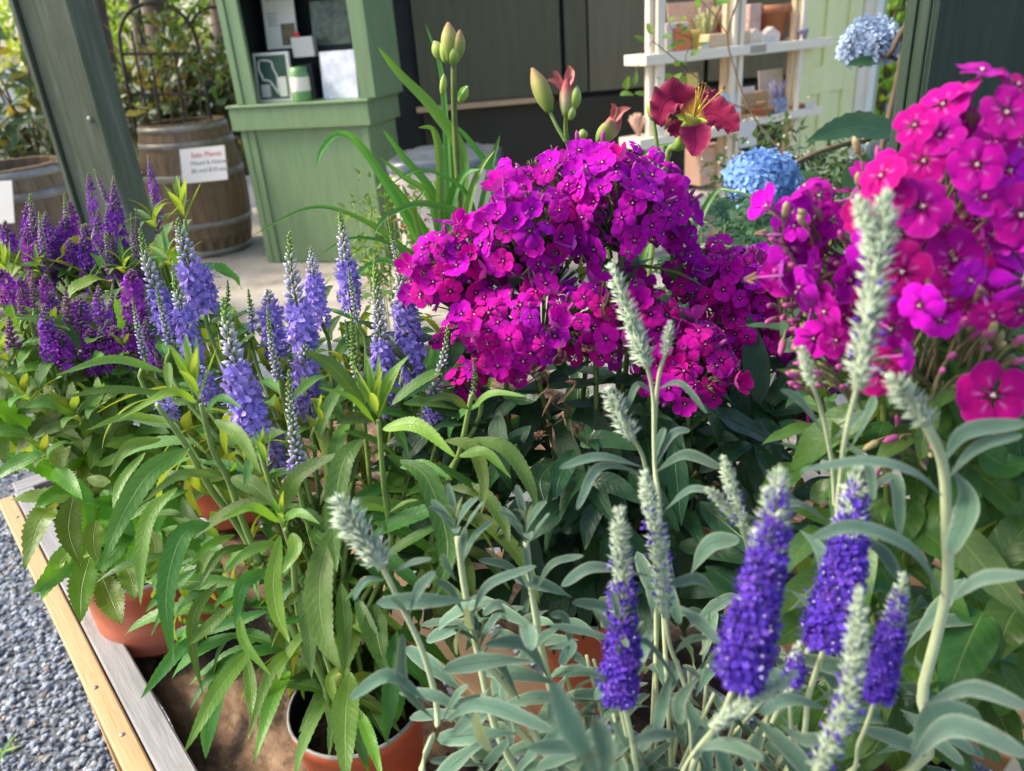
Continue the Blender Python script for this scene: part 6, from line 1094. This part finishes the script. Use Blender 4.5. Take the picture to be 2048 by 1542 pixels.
# second terracotta pot of sage behind (rim and side show between the leaves)
def small_pot(label, x, y, d, r, h, z, rb=None, style='tall'):
    c = P(x, y, d); c[2] = z; rt = thing('terracotta_pot', label, 'pot', c, 'spare terracotta pots'); make_pot(rt, c, r, h, rb or r*.75, style); return rt
# ------------------------------------------------------------------ daylilies
def lily_pot(label, x, y, d):
    c = P(x, y, d); c[2] = .600; rt = thing('potted_daylily', label, 'plant', c, 'daylilies behind the phlox'); make_pot(rt, c, .09, .17, .07, 'tall'); return rt, c
dl, dc = lily_pot('daylily with a fan of strap leaves and pale buds against the cabinet', 915, 740, 1.28)
d2, dc2 = lily_pot('daylily with the open ruffled burgundy flower in front of the shelves', 1260, 720, 1.22)
YL = [([(905, 560), (925, 330), (870, 225), (800, 150), (754, 92)], 1.20, 1.10, 28), ([(905, 540), (898, 400), (890, 233), (880, 133), (850, 46)], 1.22, 1.16, 15), ([(870, 560), (834, 474), (774, 370), (717, 290), (677, 269), (645, 298), (633, 332)], 1.16, 1.00, 21), ([(890, 560), (850, 470), (800, 390), (740, 320)], 1.18, 1.1, 22), ([(900, 560), (874, 406), (806, 314), (764, 257)], 1.2, 1.12, 20), ([(890, 540), (862, 402), (806, 354), (758, 314)], 1.16, 1.08, 17), ([(885, 540), (882, 422), (880, 322), (866, 262), (836, 255)], 1.16, 1.10, 22), ([(890, 540), (900, 418), (925, 354), (962, 338)], 1.12, 1.06, 24), ([(980, 470), (927, 430), (842, 408), (774, 434), (745, 470)], 1.10, 1.0, 17), ([(860, 540), (778, 474), (693, 426), (613, 418), (500, 474)], 1.12, .96, 12), ([(860, 550), (782, 490), (701, 478), (633, 515)], 1.1, 1.0, 11), ([(960, 480), (931, 386), (846, 340), (774, 374)], 1.12, 1.02, 11), ([(960, 480), (990, 370), (940, 285), (893, 236)], 1.18, 1.12, 18), ([(910, 560), (915, 430), (905, 330), (900, 250)], 1.22, 1.2, 18), ([(930, 560), (960, 430), (985, 320), (1000, 270)], 1.22, 1.18, 16), ([(920, 540), (935, 420), (960, 340), (990, 300)], 1.1, 1.06, 18), ([(870, 600), (800, 500), (740, 440)], 1.14, 1.08, 20), ([(880, 600), (850, 500), (830, 420), (850, 380)], 1.1, 1.06, 17), ([(860, 610), (790, 530), (740, 530), (700, 570)], 1.08, .98, 16), ([(900, 600), (940, 500), (955, 430)], 1.08, 1.05, 20)]
for px, d0, d1, w_ in YL: hero_leaf(dl, px, d0, d1, w_, M['lily_leaf'], 'strap', serr=0, fold=.45, wave=.0, n=26)
for px, d0, d1, w_ in (([(1270, 560), (1300, 480), (1350, 440), (1420, 445)], 1.15, 1.05, 16), ([(1300, 620), (1260, 520), (1230, 470)], 1.12, 1.08, 20), ([(1320, 600), (1370, 520), (1420, 490), (1500, 500)], 1.1, 1.02, 16), ([(1290, 600), (1285, 520), (1310, 470)], 1.12, 1.1, 20), ([(1350, 560), (1420, 400), (1470, 385), (1510, 397)], 1.2, 1.12, 14), ([(1240, 560), (1250, 420), (1290, 310), (1345, 285)], 1.16, 1.1, 12), ([(1200, 560), (1190, 470), (1170, 440)], 1.1, 1.08, 20), ([(1330, 620), (1390, 560), (1440, 540)], 1.12, 1.08, 18), ([(1280, 620), (1250, 560), (1220, 540)], 1.08, 1.05, 18)):
    hero_leaf(d2, px, d0, d1, w_, M['lily_leaf'], 'strap', serr=0, fold=.45, wave=0, n=26)
def bud_mb(mb, a, b, wr, cols, seg=9):
    """lily bud from a (base) to b (tip): three-ribbed spindle"""
    ax = b-a; s, d, nn = frame(ax, (0.2, -.9, .3)); V = []; C = []; k = 12
    for i in range(k+1):
        t = i/k; r = wr*math.sin(math.pi*min(1, (t*.92+.06)))**.75*(1.0 if t < .8 else 1-(t-.8)*1.3)+.0008; f = t*(len(cols)-1); j = min(int(f), len(cols)-2); cc = np.array(cols[j])*(1-f+j)+np.array(cols[j+1])*(f-j)
        for q in range(seg): an = q*2*math.pi/seg; V.append(a+ax*t+(s*math.cos(an)+nn*math.sin(an))*r*(1+.12*math.cos(3*an))); C.append(cc*(1+.12*math.cos(3*an)))
    mb.add(V, [(i*seg+q, i*seg+(q+1) % seg, (i+1)*seg+(q+1) % seg, (i+1)*seg+q) for i in range(k) for q in range(seg)]+[tuple(range(seg-1, -1, -1)), tuple(k*seg+q for q in range(seg))], None, np.array(C))
GB = [(0.18, 0.28, 0.05), (0.32, 0.38, 0.08), (0.46, 0.40, 0.13), (0.44, 0.24, 0.12)]; GG = [(0.22, 0.36, 0.06), (0.34, 0.46, 0.08), (0.42, 0.52, 0.14), (0.36, 0.42, 0.16)]; GR = [(0.30, 0.40, 0.10), (0.50, 0.42, 0.24), (0.44, 0.10, 0.09), (0.34, 0.05, 0.07)]
def bud(root, x0, y0, x1, y1, d, w_, cols): mb = MB(); bud_mb(mb, P(x0, y0, d), P(x1, y1, d-.004), w_/2*d/FP, cols); obj('bud', mb, M['soft'], root)
stem(dl, [(907, 130), (909, 240), (916, 360), (925, 560)], 1.08, 1.20, 11, 13, M['stem_dark'], 'flower_stalk')
for b_ in ((900, 125, 896, 45, 34, GB), (885, 120, 868, 82, 26, GG), (903, 128, 912, 92, 24, GG), (892, 126, 893, 72, 28, GG), (912, 122, 920, 60, 24, GB), (884, 190, 888, 148, 12, GG), (918, 205, 934, 172, 16, GG)): bud(dl, *b_[:4], 1.08-.004*(b_[4] % 5), b_[4], b_[5])
hero_leaf(dl, [(893, 170), (885, 150), (884, 147)], 1.07, 1.07, 10, M['lily_leaf'], 'lance', 0); hero_leaf(dl, [(916, 195), (925, 180), (938, 172)], 1.07, 1.06, 12, M['lime_leaf'], 'lance', 0)
stem(d2, [(1132, 225), (1133, 270), (1150, 340), (1230, 620)], 1.05, 1.18, 8, 12, M['stem'], 'flower_stalk'); stem(d2, [(1099, 222), (1115, 255), (1133, 285)], 1.05, 1.06, 7, 8, M['stem'], 'flower_stalk')
bud(d2, 1100, 225, 1064, 136, 1.05, 34, GB); bud(d2, 1130, 232, 1134, 150, 1.05, 26, GR); bud(d2, 1145, 220, 1154, 172, 1.05, 22, GG); bud(d2, 1140, 240, 1146, 212, 1.05, 14, GG)
M['lily_petal'] = leafmat('burgundy_petal', (0.190, 0.010, 0.052), (0.24, 0.05, 0.08), (0.12, 0.006, 0.035), 0.18, 0.75, 7, margin=(0.42, 0.10, 0.14), hv=.015, vv=.2, spec=.1, tcol=(1, .5, .7), bump=.7)
M['lily_faded'] = leafmat('faded_petal', (0.42, 0.10, 0.09), (0.50, 0.28, 0.18), (0.5, .2, .15), 0.25, .5, 1, hv=.02, vv=.2, tcol=(1, .7, .6))
for px, w_ in (([(1132, 180), (1140, 150), (1137, 130)], 24), ([(1128, 185), (1110, 165), (1092, 160)], 16), ([(1136, 180), (1144, 160), (1150, 150)], 14), ([(1130, 180), (1112, 150), (1106, 140)], 14)): hero_leaf(d2, px, 1.045, 1.04, w_, M['lily_faded'], 'lance', 0, fold=.5, name='petal')
# half open bud cluster
bud(d2, 1205, 285, 1240, 222, 1.05, 32, GR); bud(d2, 1195, 285, 1222, 240, 1.04, 26, GB); bud(d2, 1165, 280, 1165, 258, 1.05, 18, GG); stem(d2, [(1205, 285), (1200, 330), (1220, 560)], 1.05, 1.17, 9, 12, M['stem'], 'flower_stalk')
for px, w_ in (([(1225, 245), (1240, 225), (1262, 215)], 22), ([(1225, 240), (1228, 218), (1222, 206)], 16)): hero_leaf(d2, px, 1.04, 1.03, w_, M['lily_faded'], 'lance', .06, fold=.5, name='petal')
# the open flower
stem(d2, [(1378, 250), (1355, 290), (1330, 330), (1290, 600)], 1.06, 1.17, 17, 12, M['stem'], 'flower_stalk'); stem(d2, [(1306, 232), (1312, 275), (1318, 330)], 1.06, 1.08, 8, 9, M['stem'], 'flower_stalk'); bud(d2, 1307, 240, 1303, 196, 1.06, 24, GG)
bud(d2, 1350, 300, 1378, 262, 1.058, 26, GG)
fc = (1384, 232); fl = obj('flower', tube(MB(), [P(1372, 262, 1.06), P(1380, 245, 1.05), P(1386, 232, 1.045)], .006, .013, 8, 6, col=(0.52, 0.50, 0.10)), M['soft'], d2)
def petal(px, d0, d1, w_, up, ruf=.16, prof='ovate'):
    pts = [P(x, y, d0+(d1-d0)*i/(len(px)-1)) for i, (x, y) in enumerate(px)]; mb = MB(); n = 22; p = spline(pts, n+1); Tn = np.gradient(p, axis=0); V = []; U = []; C = []; ww = w_*(d0+d1)/2/FP
    for i in range(n+1):
        t = i/n; w0 = max(.12, math.sin(math.pi*min(.97, t**.75*.94+.04))**.6)*ww/2*(1 if t < .97 else .6); s, d, nn = frame(Tn[i], up)
        for q in range(9):
            x = q/4-1; rf = ruf*ww*abs(x)**3*math.sin(t*34+x*2+w_)*min(1, t*3); V.append(p[i]+s*x*w0+nn*(rf-.18*w0*(1-abs(x))+.10*w0*abs(x))); U.append((q/8, t)); e = max(0, 1-t*5.8); C.append((1+e*3.2, 1+e*58, 1+e*.6))
    mb.add(V, [(i*9+q, i*9+q+1, (i+1)*9+q+1, (i+1)*9+q) for i in range(n) for q in range(8)], U, np.array(C)); return sub('petal', mb, M['lily_petal'], fl, d2)
uF = lambda: nrm(TOCAM(P(1390, 235, 1.04))*.8+EZ*.5)
petal([(1388, 232), (1355, 195), (1330, 205), (1316, 250)], 1.05, 1.02, 74, uF()); petal([(1390, 236), (1425, 225), (1452, 240), (1474, 262)], 1.05, 1.02, 66, uF()); petal([(1386, 238), (1390, 262), (1393, 285), (1388, 312)], 1.045, 1.02, 62, uF(), .05)
petal([(1386, 228), (1370, 200), (1358, 186), (1345, 180)], 1.06, 1.08, 56, uF(), .1); petal([(1390, 228), (1412, 205), (1428, 194), (1440, 192)], 1.06, 1.08, 50, uF(), .12); petal([(1380, 238), (1360, 255), (1345, 262), (1335, 262)], 1.05, 1.04, 40, uF(), .1)
mb = MB()
for (x, y) in ((1398, 172), (1404, 170), (1411, 172), (1392, 180), (1447, 178), (1416, 190)):
    a = P(1386, 236, 1.045); b = P((1386+x)/2+3, (236+y)/2-4, 1.02); c_ = P(x, y, 1.01); tube(mb, [a, b, c_], .0011, .0009, 5, 8, col=(0.80, 0.52, 0.10)); tube(mb, [c_, c_+EZ*.004+EX*.001], .0016, .0012, 5, 3, col=(0.20, 0.10, 0.03))
sub('stamens', mb, M['soft'], fl, d2)
# ------------------------------------------------------------------ hydrangea by the right post
hb = P(1640, 640, 2.15); hb[2] = 0
hy = thing('hydrangea_bush', 'hydrangea with two blue mophead blooms growing by the dark post', 'bush', hb)
SEP = (lambda: (lambda V, F, C: (np.array(V, float), np.array(F), np.array(C), np.zeros((len(V), 2))))(*((lambda V, F, C: ([V.extend([(math.cos(a)*.08, math.sin(a)*.08, 0), (math.cos(a-.5)*.62, math.sin(a-.5)*.62, .12), (math.cos(a)*.98, math.sin(a)*.98, .05), (math.cos(a+.5)*.62, math.sin(a+.5)*.62, .12)]) or F.extend([(4*k, 4*k+1, 4*k+2), (4*k, 4*k+2, 4*k+3)]) or C.extend([(.75,)*3, (1,)*3, (1.1,)*3, (1,)*3]) for k, a in enumerate((0.2, 1.77, 3.34, 4.91))], (V, F, C))[1])([], [], []))))()
def mop(x, y, d, rx, ry, cb, n=230):
    C = P(x, y, d); rr = np.array([rx, (rx+ry)/2, ry])*d/FP; i = np.arange(n)+.5; th = np.arccos(1-1.75*i/n); a = i*2.39996; D = np.stack([np.cos(a)*np.sin(th), np.sin(a)*np.sin(th), np.cos(th)], 1); p = C+D*rr*rng.uniform(.82, 1.10, (n, 1)); f = D+rng.normal(0, .42, (n, 3)); f /= np.linalg.norm(f, axis=1, keepdims=True)
    s = np.cross(f, rng.normal(0, 1, (n, 3))); s /= np.linalg.norm(s, axis=1, keepdims=True); Mx = np.stack([s, np.cross(f, s), f], 2)*(rr[0]*.27*rng.uniform(.8, 1.2, n))[:, None, None]; mb = MB()
    lathe(mb, [(0.001, -rr[2]*.6), (rr[0]*.6, -rr[2]*.3), (rr[0]*.8, 0.1*rr[2]), (rr[0]*.55, rr[2]*.6), (.001, rr[2]*.82)], C, 14, col=np.array(cb)*.5); mb.inst(SEP, Mx, p, np.array(cb)*rng.uniform(.75, 1.2, (n, 1))+rng.uniform(0, .05, (n, 1))); obj('flower_head', mb, M['soft'], hy); return C
c1 = mop(1524, 362, 1.75, 66, 56, (0.25, 0.46, 0.84)); c2 = mop(1738, 90, 2.0, 54, 46, (0.40, 0.51, 0.68))
for c_, w_ in ((c1, [(1560, 430), (1600, 520)]), (c2, [(1775, 112), (1800, 135)])):
    mb = MB(); tube(mb, [c_-EZ*.02]+[P(x, y, 1.95) for x, y in w_]+[hb+EZ*.02], .006, .010, 6, 16); obj('stem', mb, M['twig'], hy)
mb = MB(); tube(mb, [P(1590, 325, 1.8), P(1650, 300, 1.82), P(1720, 285, 1.86), P(1790, 300, 1.95), hb+np.array([.3, .05, .5]), hb+EZ*.01], .005, .008, 6, 20); obj('stem', mb, M['twig'], hy)
mb = MB(); tube(mb, [P(1738, 90, 2.0), P(1770, 108, 1.98), P(1795, 120, 1.97)], .004, .005, 6, 8); obj('stem', mb, M['twig'], hy)
for px, d0, d1, w_ in (([(1795, 260), (1700, 255), (1610, 285)], 1.9, 1.78, 62), ([(1750, 122), (1722, 125), (1692, 132)], 1.96, 1.92, 26), ([(1760, 330), (1720, 360), (1700, 420)], 1.9, 1.8, 80), ([(1600, 340), (1610, 370), (1600, 410)], 1.85, 1.78, 60), ([(1560, 440), (1500, 470), (1450, 480)], 1.75, 1.7, 60), ([(1570, 450), (1560, 500), (1540, 540)], 1.75, 1.68, 70), ([(1640, 420), (1680, 450), (1700, 500)], 1.8, 1.74, 80), ([(1490, 400), (1450, 420), (1410, 430)], 1.78, 1.72, 50), ([(1620, 460), (1650, 520), (1640, 580)], 1.75, 1.7, 80), ([(1560, 420), (1590, 440), (1640, 430)], 1.8, 1.76, 50), ([(1770, 300), (1800, 330), (1820, 380)], 1.9, 1.86, 60), ([(1480, 470), (1440, 500), (1400, 540)], 1.7, 1.66, 60)):
    hero_leaf(hy, px, d0, d1, w_, M['hyd_leaf'], 'ovate', .06, n=18)
# ------------------------------------------------------------------ cut-leaved plant behind the phlox
cb = P(1400, 640, 1.5); cb[2] = 0.0; ct = thing('cut_leaf_plant', 'dark green cut leaved plant filling the gap below the blue hydrangea', 'plant', cb)
def lobed(seed):
    mb = MB(); r_ = np.random.default_rng(seed)
    for k in range(5):
        a = (k-2)*.62; d = np.array([math.sin(a), math.cos(a), 0]); L_ = 1-.10*abs(k-2)
        for (o, ln, w_) in ((0, 1, .34), (.45, .5, .22), (.45, .5, .22)):
            s = 0 if o == 0 else (.7 if ln == .5 and not mb.n % 2 else -.7); b = d*o*L_; e = np.array([math.sin(a+s), math.cos(a+s), 0]); leaf_mb(mb, [b, b+e*ln*L_*.5+EZ*.03, b+e*ln*L_-EZ*.10], w_*L_, EZ, 'lance', 6, .2, .12)
    return mb.mesh('leaf', M['cut_leaf'])
LV_cut = [lobed(k) for k in range(3)]; st = MB(); lc = np.array(ct.location)
for k in range(110):
    x, y = rng.uniform(1300, 1720), rng.uniform(395, 660); p = P(x, y, rng.uniform(1.3, 1.62)); d = nrm(np.array([rng.normal(0, .6), rng.normal(-.5, .4), rng.uniform(-.1, .5)])); link('leaf', LV_cut[k % 3], ct, xf(p-lc, d, facing(p, .7, .5), rng.uniform(.035, .055))); 
    if k % 3 == 0: tube(st, [cb+EZ*.01, (cb+p)/2+EZ*.1, p], .003, .0015, 4, 7)
obj('stems', st, M['stem_dark'], ct)
# feathery light green plant in front of the cabinet
fb = P(770, 700, 1.75); fb[2] = 0; ft = thing('feathery_plant', 'feathery light green plant with tiny coral flowers in front of the cabinet', 'plant', fb); st = MB(); mb = MB()
for (x, y) in ((745, 400), (770, 430), (720, 440), (790, 460), (760, 480), (735, 520), (800, 400), (820, 440), (700, 560), (840, 390)):
    top = P(x, y, 1.6); tube(st, [fb+EZ*.01, (fb+top)/2+EZ*.08, top], .003, .001, 4, 8); clump_leaves(mb, top-EZ*.06, (.05, .04, .12), 12, 6, .022, .012, col=(1, 1, 1))
obj('stems', st, M['stem'], ft); o = obj('foliage', mb, M['vine_leaf'], ft, smooth=False); o['kind'] = 'stuff'
mb = MB(); n = 26; p = np.array([P(rng.uniform(780, 850), rng.uniform(370, 460), 1.6) for _ in range(n)]); mb.inst(BUD, dirmats(rng.normal(0, 1, (n, 3)), np.full(n, .010)), p, np.array([(0.75, 0.18, 0.12)]*n)*rng.uniform(.7, 1.2, (n, 1))); o = obj('small_flowers', mb, M['soft'], ft); o['kind'] = 'stuff'
# ------------------------------------------------------------------ thin vine crossing the shelves
vb = P(1680, 560, 2.35); vb[2] = 0; vn = thing('wiry_vine', 'wiry brown vine with small bright leaves crossing the cream shelves', 'vine', vb)
def vtube(px, d, r=.0022): mb = MB(); tube(mb, [P(x, y, d) for x, y in px], r, r*.8, 5, 7*len(px)); obj('stem', mb, M['twig'], vn)
vtube([(1600, 350), (1560, 300), (1500, 222), (1470, 140), (1455, 70), (1480, -10)], 2.2, .0034); vtube([(1500, 222), (1450, 200), (1400, 160), (1340, 110), (1305, 82)], 2.2, .0022); vtube([(1455, 70), (1440, 45), (1420, 20), (1395, -5)], 2.2, .0020); vtube([(1370, 150), (1372, 110), (1385, 80), (1345, 60), (1338, 30)], 2.2, .0016); mb = MB(); tube(mb, [P(1600, 350, 2.2), P(1640, 430, 2.28), vb+EZ*.3, vb+EZ*.01], .004, .005, 5, 14); obj('stem', mb, M['twig'], vn)
LV_v = leaf_variants('leaf', M['vine_leaf'], 'ovate', .5, (.2, .6, -.2), 8, .2); lv_ = np.array(vn.location)
for (x, y) in ((1290, 82), (1305, 68), (1325, 72), (1335, 40), (1352, 50), (1362, 66), (1372, 84), (1356, 88), (1365, 40), (1395, 92), (1345, 128), (1360, 122), (1330, 150), (1318, 158), (1345, 160), (1365, 155), (1380, 110), (1400, 15), (1410, 0), (1428, 5), (1375, 160), (1250, 178), (1268, 170), (1240, 188), (1290, 190)):
    p = P(x, y, 2.2); link('leaf', LV_v[int(rng.integers(3))], vn, xf(p-lv_, nrm(np.array([rng.normal(0, 1), rng.normal(-.3, .4), rng.normal(.1, .4)])), facing(p), rng.uniform(.03, .05)))
vtube([(1305, 82), (1280, 120), (1262, 170), (1240, 190)], 2.2, .0012)
# airy shrub with pale flowers in front of the yellow door
ab = P(1600, 480, 2.7); ab[2] = 0; aw = thing('airy_shrub', 'airy shrub with tiny pale flowers in front of the yellow door', 'bush', ab); st = MB(); mb = MB(); m2 = MB()
for (x, y) in ((1600, 270), (1630, 300), (1570, 260), (1650, 330), (1560, 310), (1690, 300), (1640, 360), (1480, 300), (1470, 330), (1540, 280), (1610, 340), (1720, 330), (1670, 360), (1430, 340)):
    top = P(x, y, 2.6); tube(st, [ab+EZ*.01, (ab+top)/2+EZ*.1, top], .004, .0015, 4, 8); clump_leaves(mb, top-EZ*.05, (.07, .06, .09), 9, 6, .04, .02)
    n = 5; m2.inst(BUD, dirmats(rng.normal(0, 1, (n, 3)), np.full(n, .014)), top+rng.normal(0, .05, (n, 3)), np.array([(0.75, 0.70, 0.55)]*n))
obj('stems', st, M['twig'], aw); o = obj('foliage', mb, M['hyd_leaf'], aw, smooth=False); o['kind'] = 'stuff'; o = obj('small_flowers', m2, M['soft'], aw); o['kind'] = 'stuff'
# green weed sprout in the gravel, bottom left
wd = G(5, 1505, .01); wr_ = thing('weed_sprout', 'small green weed sprout in the gravel at the lower left corner', 'weed', wd)
for k in range(5): a = k*1.3; link('leaf', LV_lime[k % 4], wr_, xf(np.zeros(3), nrm((math.cos(a), math.sin(a), .35)), EZ, .05))
# bark crumbs and a fallen green blade on the slab
cr = MB(); n = 70; pc_ = np.array([T(rng.normal(.98, .05), rng.normal(.17, .035), .612) for _ in range(n)]); s = rng.uniform(.0015, .004, n); cr.inst(stone_tpl(9), rot_mats(n, s*1.5, s, s*.6), pc_, np.array([(0.14, 0.06, 0.04)]*n)*rng.uniform(.4, 1.6, (n, 1))); o = obj('bark_crumbs', cr, M['stone'], smooth=False); o['kind'] = 'stuff'; tag(o, 'reddish bark crumbs scattered on the old slab between the pots', 'bark')
